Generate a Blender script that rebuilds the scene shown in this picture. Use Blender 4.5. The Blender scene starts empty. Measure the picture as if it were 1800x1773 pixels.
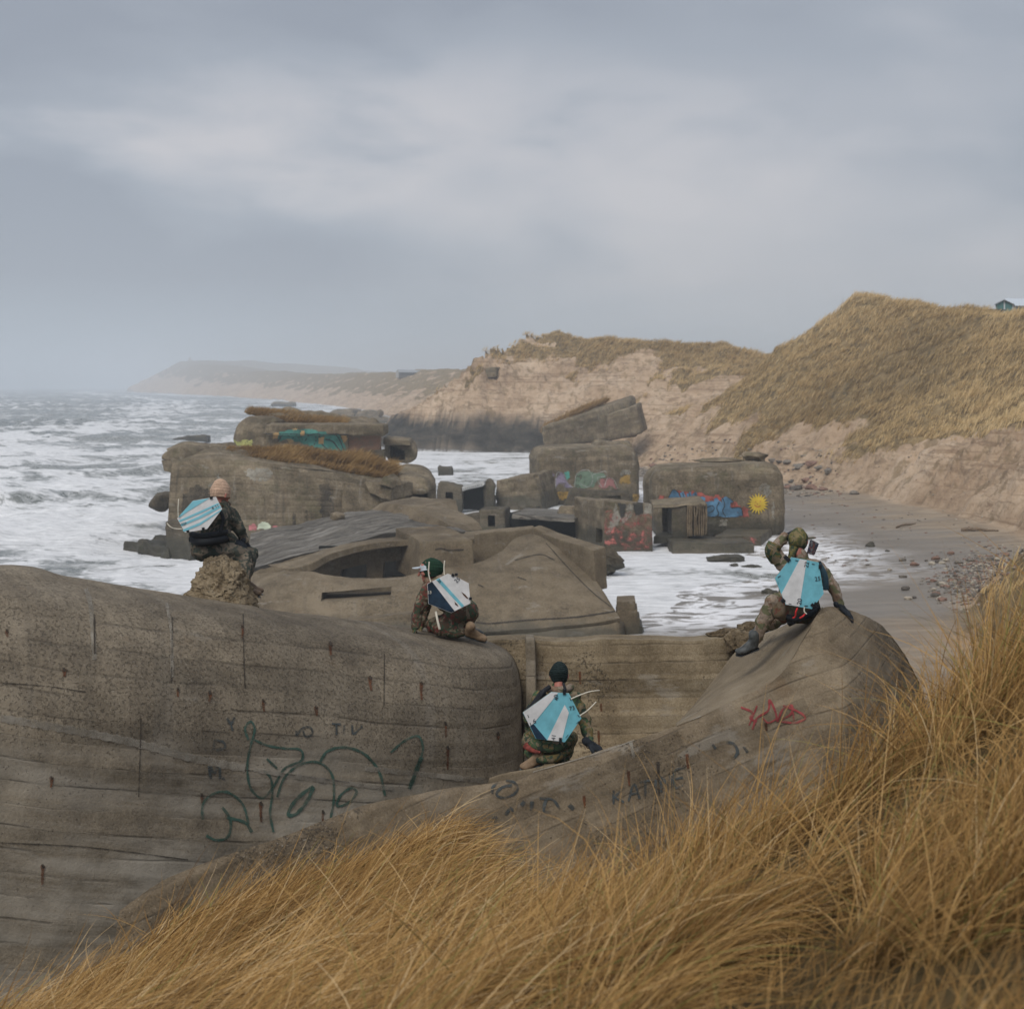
import bpy, bmesh, math, random
import numpy as np
from mathutils import Vector, Matrix
from mathutils.bvhtree import BVHTree

# ------------------------------------------------------------------ camera, sky, sun, exposure
scene = bpy.context.scene
C = scene.collection
CAM_H = 9.0            # camera height above the sea (m)
FPX = 2600.0           # focal length in pixels of the 1800 px wide photograph
HOR = 678.0            # row of the horizon
cam_data = bpy.data.cameras.new('camera')
cam = bpy.data.objects.new('camera', cam_data); C.objects.link(cam)
cam.location = (0, 0, CAM_H); cam.rotation_euler = (math.radians(90), 0, 0)
cam_data.sensor_fit = 'HORIZONTAL'; cam_data.sensor_width = 56.0
cam_data.lens = FPX/1800*56.0
cam_data.shift_y = -(886.5-HOR)/1800.0
cam_data.clip_start = 0.2; cam_data.clip_end = 20000
cam_data.dof.use_dof = True; cam_data.dof.focus_distance = 16.0; cam_data.dof.aperture_fstop = 5.6
scene.camera = cam

world = bpy.data.worlds.new('World'); scene.world = world; world.use_nodes = True
SUN_EL, SUN_AZ = math.radians(48), math.radians(-155)     # azimuth from +Y (view direction) towards +X: veiled sun high behind the camera, to the left
def build_world():
    nt = world.node_tree; nt.nodes.clear(); L = nt.links.new
    N = nt.nodes.new
    out = N('ShaderNodeOutputWorld'); bg = N('ShaderNodeBackground'); bg.inputs['Strength'].default_value = 0.1
    sky = N('ShaderNodeTexSky'); sky.sky_type = 'NISHITA'; sky.sun_disc = False
    sky.sun_elevation = SUN_EL; sky.sun_rotation = SUN_AZ; sky.air_density = 1.0; sky.dust_density = 2.0
    tc = N('ShaderNodeTexCoord'); sep = N('ShaderNodeSeparateXYZ'); L(tc.outputs['Generated'], sep.inputs[0])
    def math_(op, a, b=None, c=None, clamp=False):
        m = N('ShaderNodeMath'); m.operation = op; m.use_clamp = clamp
        for i, v in enumerate((a, b, c)):
            if v is None: continue
            if isinstance(v, (int, float)): m.inputs[i].default_value = v
            else: L(v, m.inputs[i])
        return m.outputs[0]
    # cloud cover: soft masses by direction, flattened towards the horizon
    el = sep.outputs[2]
    cmb = N('ShaderNodeCombineXYZ'); L(sep.outputs[0], cmb.inputs[0]); L(sep.outputs[1], cmb.inputs[1]); L(math_('MULTIPLY', el, 2.6), cmb.inputs[2])
    def noise(scale, detail, off, rough=.5, dist=0.0):
        mp = N('ShaderNodeMapping'); mp.inputs['Location'].default_value = off; L(cmb.outputs[0], mp.inputs[0])
        n = N('ShaderNodeTexNoise'); n.inputs['Scale'].default_value = scale; n.inputs['Detail'].default_value = detail
        n.inputs['Roughness'].default_value = rough; n.inputs['Distortion'].default_value = dist
        L(mp.outputs[0], n.inputs['Vector']); return n.outputs['Fac']
    n1 = noise(2.7, 4, SKY_OFF, .42, .15); n2 = noise(8.0, 5, (7, 3, 2), .5, .2)
    n = math_('ADD', math_('MULTIPLY', n1, .75), math_('MULTIPLY', n2, .25))
    # layers at different heights: pale break in the cover about 10 degrees up, darker shelves above and below it
    wob = math_('MULTIPLY', math_('SUBTRACT', n1, .5), .16)
    elw = math_('ADD', el, wob)
    band = N('ShaderNodeValToRGB'); L(math_('MULTIPLY', elw, 2.0), band.inputs[0]); bc = band.color_ramp; bc.interpolation = 'B_SPLINE'
    pts = [(0.0, .50), (.08, .44), (.17, .26), (.25, .55), (.33, .58), (.40, .50), (.50, .0), (.75, .25), (1.0, .5)]
    while len(bc.elements) < len(pts): bc.elements.new(.5)
    for e, (p_, v_) in zip(bc.elements, pts): e.position = p_; e.color = (v_, v_, v_, 1)
    lum = math_('ADD', math_('MULTIPLY', band.outputs[0], .5), math_('MULTIPLY', math_('ADD', math_('MULTIPLY', math_('SUBTRACT', n, .5), 3.4), .5), .5))
    side = math_('MULTIPLY', sep.outputs[0], .22); leftw = math_('MULTIPLY', math_('MAXIMUM', math_('MULTIPLY', sep.outputs[0], -1.0), 0.0), .75)
    gx = math_('DIVIDE', math_('ADD', math_('ADD', sep.outputs[0], .02), math_('MULTIPLY', math_('SUBTRACT', n2, .5), .9)), .20); gz = math_('DIVIDE', math_('SUBTRACT', elw, .165), .055)
    gap = math_('EXPONENT', math_('MULTIPLY', math_('ADD', math_('MULTIPLY', gx, gx), math_('MULTIPLY', gz, gz)), -1.0))
    lum0 = math_('MULTIPLY', gap, math_('MULTIPLY', math_('GREATER_THAN', sep.outputs[1], 0.0), .30))
    lum = math_('ADD', math_('SUBTRACT', math_('ADD', lum, lum0), math_('ADD', leftw, .03)), math_('MULTIPLY', math_('SUBTRACT', .0, math_('ABSOLUTE', side)), .9))
    ramp = N('ShaderNodeValToRGB'); L(lum, ramp.inputs[0]); cr = ramp.color_ramp
    cr.elements[0].position = .22; cr.elements[0].color = (.226, .247, .288, 1)
    cr.elements[1].position = .74; cr.elements[1].color = (.44, .43, .445, 1)
    e = cr.elements.new(.40); e.color = (.275, .298, .338, 1)
    e = cr.elements.new(.56); e.color = (.355, .365, .395, 1)
    # nearer the zenith the layer thins: physically brighter above
    hr = N('ShaderNodeValToRGB'); L(el, hr.inputs[0]); h = hr.color_ramp
    h.elements[0].position = 0.0; h.elements[0].color = (1.0, 1.0, 1.0, 1)
    h.elements[1].position = 1.0; h.elements[1].color = (1.9, 1.86, 1.82, 1)
    e = h.elements.new(.28); e.color = (1, 1, 1, 1)
    mul = N('ShaderNodeMix'); mul.data_type = 'RGBA'; mul.blend_type = 'MULTIPLY'; mul.inputs[0].default_value = 1
    L(ramp.outputs[0], mul.inputs[6]); L(hr.outputs[0], mul.inputs[7])
    sc = N('ShaderNodeVectorMath'); sc.operation = 'SCALE'; sc.inputs['Scale'].default_value = 10.0 * SKY_GAIN
    L(mul.outputs[2], sc.inputs[0])
    mist = N('ShaderNodeMix'); mist.data_type = 'RGBA'
    L(math_('SUBTRACT', 1.0, math_('MULTIPLY', math_('ABSOLUTE', el), 14.0, clamp=True)), mist.inputs[0])
    L(sc.outputs[0], mist.inputs[6]); mist.inputs[7].default_value = (3.1*SKY_GAIN, 3.65*SKY_GAIN, 4.15*SKY_GAIN, 1)
    mix = N('ShaderNodeMix'); mix.data_type = 'RGBA'; mix.inputs[0].default_value = .93   # a trace of blue sky through the cover
    L(sky.outputs[0], mix.inputs[6]); L(mist.outputs[2], mix.inputs[7])
    L(mix.outputs[2], bg.inputs['Color']); L(bg.outputs[0], out.inputs['Surface'])
SKY_GAIN = 1.0; SKY_OFF = (0.3, 0.2, 0.0)
build_world()

sun_d = bpy.data.lights.new('sun', 'SUN'); sun = bpy.data.objects.new('sun', sun_d); C.objects.link(sun)
sun_d.energy = 1.5; sun_d.angle = math.radians(25); sun_d.color = (1.0, .95, .88)
sv = Vector((math.sin(SUN_AZ)*math.cos(SUN_EL), math.cos(SUN_AZ)*math.cos(SUN_EL), math.sin(SUN_EL)))
sun.rotation_euler = (-sv).to_track_quat('-Z', 'Y').to_euler(); sun.location = sv*60

scene.view_settings.view_transform = 'Standard'; scene.view_settings.look = 'None'
scene.view_settings.exposure = 0.42; scene.view_settings.gamma = 1.0; scene.view_settings.use_curve_mapping = False
scene.render.engine = 'CYCLES'
scene.cycles.max_bounces = 6; scene.cycles.diffuse_bounces = 3; scene.cycles.volume_bounces = 1
scene.cycles.transparent_max_bounces = 8; scene.cycles.use_denoising = True
scene.cycles.volume_step_rate = 10

# ------------------------------------------------------------------ maths helpers
RNG = np.random.default_rng(11); random.seed(11)
def P(px, py, d):
    """world point seen at photo pixel px,py at distance d along the view"""
    return np.array(((px-900.0)/FPX*d, d, CAM_H-(py-HOR)/FPX*d))
def _hash(ix, iy, iz):
    h = (ix.astype(np.int64)*374761393 + iy.astype(np.int64)*668265263 + iz.astype(np.int64)*2147483647) & 0xFFFFFFFF
    h = ((h ^ (h >> 13))*1274126177) & 0xFFFFFFFF
    h = (h ^ (h >> 16))*2246822519 & 0xFFFFFFFF
    return ((h >> 8) & 0xFFFF)/65535.0*2-1
def vnoise(p):
    p = np.asarray(p, float); i = np.floor(p); f = p-i; f = f*f*f*(f*(f*6-15)+10); i = i.astype(np.int64)
    r = 0
    for dx in (0, 1):
        wx = f[..., 0] if dx else 1-f[..., 0]
        for dy in (0, 1):
            wy = f[..., 1] if dy else 1-f[..., 1]
            for dz in (0, 1):
                wz = f[..., 2] if dz else 1-f[..., 2]
                r = r + wx*wy*wz*_hash(i[..., 0]+dx, i[..., 1]+dy, i[..., 2]+dz)
    return r
def fbm(p, scale=1.0, octv=4, gain=.5, seed=0):
    p = np.asarray(p, float)*scale + seed*17.31; a = 1.0; s = 0; t = 0
    for _ in range(octv):
        s = s + a*vnoise(p); t += a; a *= gain; p = p*2.03+5.7
    return s/t*1.6
def p3(x, y, z=0.0):
    return np.stack(np.broadcast_arrays(x, y, z), -1).astype(float)
def sstep(a, b, x):
    t = np.clip((x-a)/(b-a), 0, 1); return t*t*(3-2*t)

# ------------------------------------------------------------------ object helpers
def fast_mesh(name, verts, faces_flat, loop_tot, smooth=True, uv=None, attrs=None, mat_idx=None):
    me = bpy.data.meshes.new(name)
    verts = np.asarray(verts, np.float32); faces_flat = np.asarray(faces_flat, np.int32).ravel()
    loop_tot = np.asarray(loop_tot, np.int32)
    me.vertices.add(len(verts)); me.vertices.foreach_set('co', verts.ravel())
    me.loops.add(len(faces_flat)); me.loops.foreach_set('vertex_index', faces_flat)
    me.polygons.add(len(loop_tot)); st = np.zeros(len(loop_tot), np.int32); st[1:] = np.cumsum(loop_tot)[:-1]
    me.polygons.foreach_set('loop_start', st)
    me.polygons.foreach_set('use_smooth', np.full(len(loop_tot), smooth))
    if mat_idx is not None: me.polygons.foreach_set('material_index', np.asarray(mat_idx, np.int32))
    if uv is not None:      # per-vertex uv
        l = me.uv_layers.new(name='UVMap'); l.data.foreach_set('uv', np.asarray(uv, np.float32)[faces_flat].ravel())
    for k, v in (attrs or {}).items():
        a = me.attributes.new(k, 'FLOAT', 'POINT'); a.data.foreach_set('value', np.asarray(v, np.float32))
    me.update(calc_edges=True); me.validate()
    return me
def grid_faces(nv, nu, flip=False):
    """nv x nu vertices"""
    a = np.arange(nv*nu).reshape(nv, nu)
    q = np.stack((a[:-1, :-1], a[:-1, 1:], a[1:, 1:], a[1:, :-1]), -1).reshape(-1, 4)
    return q[:, ::-1] if flip else q
def link(name, me, mats, parent=None, origin=None):
    """mesh data in world coordinates -> object; origin given: mesh is moved so that the object sits at origin"""
    o = bpy.data.objects.new(name, me); C.objects.link(o)
    for m in (mats if isinstance(mats, (list, tuple)) else [mats]): me.materials.append(m)
    if parent is not None:
        off = Vector(parent.get('_w', (0, 0, 0)))
        me.transform(Matrix.Translation(-off)); o.parent = parent; o['_w'] = tuple(off)
    elif origin is not None:
        off = Vector(origin); me.transform(Matrix.Translation(-off)); o.location = off; o['_w'] = tuple(off)
    return o
def tag(o, label=None, cat=None, group=None, kind=None):
    if label: o['label'] = label
    if cat: o['category'] = cat
    if group: o['group'] = group
    if kind: o['kind'] = kind
    return o
def thing(name, label, cat, loc, group=None):
    o = bpy.data.objects.new(name, None); C.objects.link(o); o.location = Vector(loc); o['_w'] = tuple(float(v) for v in loc)
    o.empty_display_size = .2
    return tag(o, label, cat, group)
def catmull(pts, n, linear=False):
    """pts (k,...) -> n samples along axis 0, with the parameter spread by chord length"""
    pts = np.asarray(pts, float); k = len(pts)
    flat = pts.reshape(k, -1, 3) if pts.ndim > 1 and pts.shape[-1] == 3 else pts.reshape(k, -1, 1)
    seg = np.linalg.norm(np.diff(flat, axis=0), axis=-1).mean(1)+1e-6
    t = np.concatenate(([0], np.cumsum(seg))); T = np.linspace(0, t[-1], n)
    i = np.clip(np.searchsorted(t, T, side='right')-1, 0, k-2)
    u = ((T-t[i])/(t[i+1]-t[i])).reshape((-1,)+(1,)*(pts.ndim-1))
    p1, p2 = pts[i], pts[i+1]
    if linear: return p1*(1-u)+p2*u
    def tang(j):
        a = np.clip(j-1, 0, k-1); b = np.clip(j+1, 0, k-1)
        return (pts[b]-pts[a])/(t[b]-t[a]).reshape((-1,)+(1,)*(pts.ndim-1))
    h = (t[i+1]-t[i]).reshape((-1,)+(1,)*(pts.ndim-1)); m1, m2 = tang(i)*h, tang(i+1)*h
    return (2*u**3-3*u**2+1)*p1+(u**3-2*u**2+u)*m1+(-2*u**3+3*u**2)*p2+(u**3-u**2)*m2
def normals_of(g):
    du = np.gradient(g, axis=1); dv = np.gradient(g, axis=0); n = np.cross(du, dv)
    return n/(np.linalg.norm(n, axis=-1, keepdims=True)+1e-9)
def loft_grid(rows, nu, nv, linu=False, linv=False):
    R = np.array([[P(*q) for q in r] for r in rows])            # (rows, cols, 3)
    R = catmull(R, nv, linv)
    return np.swapaxes(catmull(np.swapaxes(R, 0, 1), nu, linu), 0, 1)
def grid_uv(g):
    u = np.concatenate((np.zeros((g.shape[0], 1)), np.cumsum(np.linalg.norm(np.diff(g, axis=1), axis=-1), 1)), 1)
    u = np.broadcast_to(u.mean(0), u.shape)
    v = np.concatenate((np.zeros((1, g.shape[1])), np.cumsum(np.linalg.norm(np.diff(g, axis=0), axis=-1), 0)), 0)
    v = np.broadcast_to(v.mean(1)[:, None], v.shape)
    return np.stack((u, -v), -1)
def loft(name, rows, nu, nv, mat, parent, amp=0.0, scale=1.0, back=None, linu=False, linv=False, seed=0, octv=4, board=0.0, bw=.16, uvoff=(0, 0), shift=0.0, edge=0.0, planar=None):
    """surface through control rows; with back=(x,y,z) it becomes a closed body that thick"""
    g = loft_grid(rows, nu, nv, linu, linv); n = normals_of(g)
    view = -g.copy(); view[..., 2] += CAM_H
    if (n*view).sum(-1).mean() < 0: n = -n
    uv = grid_uv(g)
    if planar is not None: uv = np.stack((g@np.array(planar[0]), g@np.array(planar[1])), -1)
    if amp: g = g + n*(amp*fbm(g, scale, octv, seed=seed))[..., None]
    if board:
        b = np.floor(uv[..., 1]/bw); f = uv[..., 1]/bw-b
        off = _hash(b.astype(int), (np.floor(uv[..., 0]/2.6+_hash(b.astype(int), b.astype(int), b.astype(int)))).astype(int), np.full(b.shape, 3+seed))
        groove = np.exp(-(np.minimum(f, 1-f)/.12)**2)
        g = g + n*((off*.6-groove)*board)[..., None]
    if edge:   # broken rim at the first row
        w = np.exp(-np.arange(nv)/(nv*.03))[:, None]
        g = g + w[..., None]*np.array((0, 0, 1.0))*(edge*fbm(g, 2.2, 4, seed=seed+5))[..., None]
    V = g.reshape(-1, 3); F = grid_faces(nv, nu); UV = uv.reshape(-1, 2)+np.array(uvoff)
    if back is not None:
        bk = np.array(back, float); B = V+bk; k = len(V); UB = UV+np.array((0, .37))
        F2 = grid_faces(nv, nu)[:, ::-1]+k
        idx = np.arange(k).reshape(nv, nu)
        ring = np.concatenate((idx[0, :-1], idx[:-1, -1], idx[-1, :0:-1], idx[:0:-1, 0]))
        nx = np.roll(ring, -1); S = np.stack((nx, ring, ring+k, nx+k), -1)
        V = np.concatenate((V, B)); UV = np.concatenate((UV, UB)); F = np.concatenate((F, F2, S))
    me = fast_mesh(name, V, F, np.full(len(F), 4), uv=UV)
    bm = bmesh.new(); bm.from_mesh(me); bmesh.ops.recalc_face_normals(bm, faces=bm.faces); bm.to_mesh(me); bm.free()
    me.set_sharp_from_angle(angle=math.radians(38))
    return link(name, me, mat, parent)
def box_grid(n):
    """unit rounded-box lattice: list of 6 faces of n x n points in [-1,1]^3"""
    t = np.sin(np.linspace(-1, 1, n)*math.pi/2)*.35+np.linspace(-1, 1, n)*.65
    a, b = np.meshgrid(t, t); o = np.ones_like(a); out = []
    for ax in range(3):
        for s in (-1, 1):
            q = [None]*3; q[ax] = o*s; q[(ax+1) % 3] = a*(s); q[(ax+2) % 3] = b
            out.append(np.stack(q, -1))
    return out
def block(name, quad, back, mat, parent=None, r=.05, n=14, amp=.02, scale=1.2, seed=0, origin=None, flat=False, chip=0.0, quad2=None):
    """rounded, slightly uneven concrete body: quad = front face (bl,br,tr,tl) as (px,py,d) or world arrays, back = world vector to its back face"""
    q = [P(*c) if not isinstance(c, np.ndarray) else c for c in quad]
    b2 = [c+np.array(back, float) for c in q] if quad2 is None else [P(*c) if not isinstance(c, np.ndarray) else c for c in quad2]
    w = (np.linalg.norm(q[1]-q[0])+np.linalg.norm(q[2]-q[3]))/2; h = (np.linalg.norm(q[3]-q[0])+np.linalg.norm(q[2]-q[1]))/2
    dp = np.linalg.norm(b2[0]-q[0]); half = np.array((w, dp, h))/2; rr = min(r, half.min()*.98)
    V = []; F = []; UV = []; base = 0
    for fi, f in enumerate(box_grid(n)):
        s = f*half; inner = np.clip(s, -(half-rr), half-rr); d = s-inner; L_ = np.linalg.norm(d, axis=-1, keepdims=True)
        s = inner + np.where(L_ > 1e-9, d/np.maximum(L_, 1e-9)*rr, 0)
        t = (s/half+1)/2; x, y, z = t[..., 0:1], t[..., 1:2], t[..., 2:3]
        front = (q[0]*(1-x)+q[1]*x)*(1-z)+(q[3]*(1-x)+q[2]*x)*z
        bk = (b2[0]*(1-x)+b2[1]*x)*(1-z)+(b2[3]*(1-x)+b2[2]*x)*z
        w3 = front*(1-y)+bk*y
        ax = fi//2
        uu = s[..., 1] if ax == 0 else s[..., 0]; vv = s[..., 1] if ax == 2 else s[..., 2]
        V.append(w3.reshape(-1, 3)); UV.append(np.stack((uu+fi*.31+seed, vv), -1).reshape(-1, 2))
        F.append(grid_faces(n, n, flip=False)+base); base += n*n
    V = np.concatenate(V); F = np.concatenate(F); UV = np.concatenate(UV)
    cen = V.mean(0)
    if amp:
        dv = np.stack([fbm(V, scale, 4, seed=seed+k*3) for k in range(3)], -1); V = V+dv*amp
    if chip:
        k = np.clip(fbm(V, 1.3*scale, 4, seed=seed+9)-.25, 0, 1); V = V-(V-cen)*(k*chip)[:, None]
    me = fast_mesh(name, V, F, np.full(len(F), 4), uv=UV)
    bm = bmesh.new(); bm.from_mesh(me); bmesh.ops.remove_doubles(bm, verts=bm.verts, dist=1e-4)
    bmesh.ops.recalc_face_normals(bm, faces=bm.faces); bm.to_mesh(me); bm.free()
    me.set_sharp_from_angle(angle=math.radians(32))
    return link(name, me, mat, parent, origin=(None if parent is not None else (origin if origin is not None else (q[0]+q[1])/2)))
def cut(o, quads):
    """real openings: subtract boxes given as (quad, back vector)"""
    for quad, bk in quads:
        c = block('cutter', quad, bk, [], None, r=.01, n=3, amp=0, origin=(0, 0, 0))
        mod = o.modifiers.new('cut', 'BOOLEAN'); mod.object = c; mod.operation = 'DIFFERENCE'; mod.solver = 'EXACT'
        if o.parent: c.location = -Vector(o['_w']); c.parent = o.parent
        else: pass
        bpy.context.view_layer.update()
        dg = bpy.context.evaluated_depsgraph_get()
        me = bpy.data.meshes.new_from_object(o.evaluated_get(dg)); o.modifiers.clear()
        old = o.data; o.data = me; me.name = old.name
        me.set_sharp_from_angle(angle=math.radians(32))
        bpy.data.objects.remove(c)
    return o
def rock(name, c, r, mat, parent=None, seed=0, sub=4, amp=.35, flatness=1.0, sharp=True, strat=0.0):
    bm = bmesh.new(); bmesh.ops.create_icosphere(bm, subdivisions=sub, radius=1.0)
    V = np.array([v.co[:] for v in bm.verts]); d = V/np.linalg.norm(V, axis=1, keepdims=True)
    # facetted: cut by random planes
    rg = np.random.default_rng(seed+100)
    rad = np.ones(len(V))
    for _ in range(12):
        nn = rg.normal(size=3); nn /= np.linalg.norm(nn); h = rg.uniform(.62, .9); dp = d@nn
        rad = np.where(dp > 0.05, np.minimum(rad, h/np.maximum(dp, .05)), rad)
    rad = rad*(1+amp*fbm(d, 1.6, 5, seed=seed)*.35)
    V = d*rad[:, None]*np.array(r)
    if strat:
        k = V[:, 2]*0.9+V[:, 0]*.3; V[:, :2] *= (1+strat*np.sign(np.sin(k*14/np.mean(r)))*.5)[:, None]
    V = V+np.array(c)
    for v, co in zip(bm.verts, V): v.co = co
    me = bpy.data.meshes.new(name); bm.to_mesh(me); bm.free()
    me.polygons.foreach_set('use_smooth', np.full(len(me.polygons), True)); me.set_sharp_from_angle(angle=math.radians(30))
    return link(name, me, mat, parent, origin=None if parent is not None else tuple(np.array(c)-np.array((0, 0, r[2]*.6))))

# ------------------------------------------------------------------ material helpers
class M:
    def __init__(s, name, rough=.85, spec=.25):
        s.m = bpy.data.materials.new(name); s.m.use_nodes = True; s.nt = s.m.node_tree; s.nt.nodes.clear()
        s.out = s.N('ShaderNodeOutputMaterial'); s.b = s.N('ShaderNodeBsdfPrincipled')
        s.nt.links.new(s.b.outputs[0], s.out.inputs[0])
        s.b.inputs['Roughness'].default_value = rough; s.b.inputs['Specular IOR Level'].default_value = spec
        s._pos = None; s._uv = None
    def N(s, t): return s.nt.nodes.new(t)
    def L(s, a, b): s.nt.links.new(a, b)
    def _in(s, sock, v):
        if v is None: return
        if isinstance(v, bpy.types.NodeSocket): s.L(v, sock)
        elif isinstance(v, (tuple, list)) and len(v) == 3 and sock.type == 'RGBA': sock.default_value = (*v, 1)
        else: sock.default_value = v
    def pos(s):
        if s._pos is None: s._pos = s.N('ShaderNodeNewGeometry').outputs['Position']
        return s._pos
    def uv(s):
        if s._uv is None: s._uv = s.N('ShaderNodeTexCoord').outputs['UV']
        return s._uv
    def attr(s, name):
        a = s.N('ShaderNodeAttribute'); a.attribute_name = name; return a.outputs['Fac']
    def math(s, op, a, b=None, c=None, clamp=False):
        n = s.N('ShaderNodeMath'); n.operation = op; n.use_clamp = clamp
        for i, v in enumerate((a, b, c)): s._in(n.inputs[i], v)
        return n.outputs[0]
    def map(s, v, scale=(1, 1, 1), loc=(0, 0, 0), rot=(0, 0, 0)):
        n = s.N('ShaderNodeMapping'); s.L(v, n.inputs[0]); n.inputs['Scale'].default_value = scale
        n.inputs['Location'].default_value = loc; n.inputs['Rotation'].default_value = rot; return n.outputs[0]
    def noise(s, v, scale, detail=4, rough=.55, dist=0.0):
        n = s.N('ShaderNodeTexNoise'); s._in(n.inputs['Vector'], v); n.inputs['Scale'].default_value = scale
        n.inputs['Detail'].default_value = detail; n.inputs['Roughness'].default_value = rough; n.inputs['Distortion'].default_value = dist
        return n.outputs['Fac']
    def voro(s, v, scale, feature='F1', out='Distance'):
        n = s.N('ShaderNodeTexVoronoi'); s._in(n.inputs['Vector'], v); n.inputs['Scale'].default_value = scale; n.feature = feature
        return n.outputs[out]
    def white(s, v, out='Value'):
        n = s.N('ShaderNodeTexWhiteNoise'); n.noise_dimensions = '3D'; s._in(n.inputs['Vector'], v); return n.outputs[out]
    def ramp(s, f, stops):
        n = s.N('ShaderNodeValToRGB'); s._in(n.inputs[0], f); cr = n.color_ramp
        while len(cr.elements) < len(stops): cr.elements.new(.5)
        for e, (p, c) in zip(cr.elements, stops):
            e.position = p; e.color = (*c, 1) if isinstance(c, (tuple, list)) else (c, c, c, 1)
        return n.outputs[0]
    def rng(s, f, a, b, c=0.0, d=1.0):
        n = s.N('ShaderNodeMapRange'); s._in(n.inputs[0], f); n.interpolation_type = 'SMOOTHSTEP'
        for i, v in enumerate((a, b, c, d)): s._in(n.inputs[i+1], v)
        return n.outputs[0]
    def mix(s, f, a, b, mode='MIX'):
        n = s.N('ShaderNodeMix'); n.data_type = 'RGBA'; n.blend_type = mode
        s._in(n.inputs[0], f); s._in(n.inputs[6], a); s._in(n.inputs[7], b); return n.outputs[2]
    def comb(s, x, y, z=0.0):
        n = s.N('ShaderNodeCombineXYZ'); s._in(n.inputs[0], x); s._in(n.inputs[1], y); s._in(n.inputs[2], z); return n.outputs[0]
    def sep(s, v):
        n = s.N('ShaderNodeSeparateXYZ'); s.L(v, n.inputs[0]); return n.outputs
    def bump(s, h, dist=.02, strength=.6, prev=None):
        n = s.N('ShaderNodeBump'); s._in(n.inputs['Height'], h); n.inputs['Distance'].default_value = dist
        n.inputs['Strength'].default_value = strength
        if prev is not None: s.L(prev, n.inputs['Normal'])
        return n.outputs[0]
    def done(s, color=None, rough=None, normal=None, alpha=None, **kw):
        s._in(s.b.inputs['Base Color'], color); s._in(s.b.inputs['Roughness'], rough)
        if normal is not None: s.L(normal, s.b.inputs['Normal'])
        if alpha is not None: s._in(s.b.inputs['Alpha'], alpha)
        for k, v in kw.items(): s._in(s.b.inputs[k], v)
        return s.m

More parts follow.
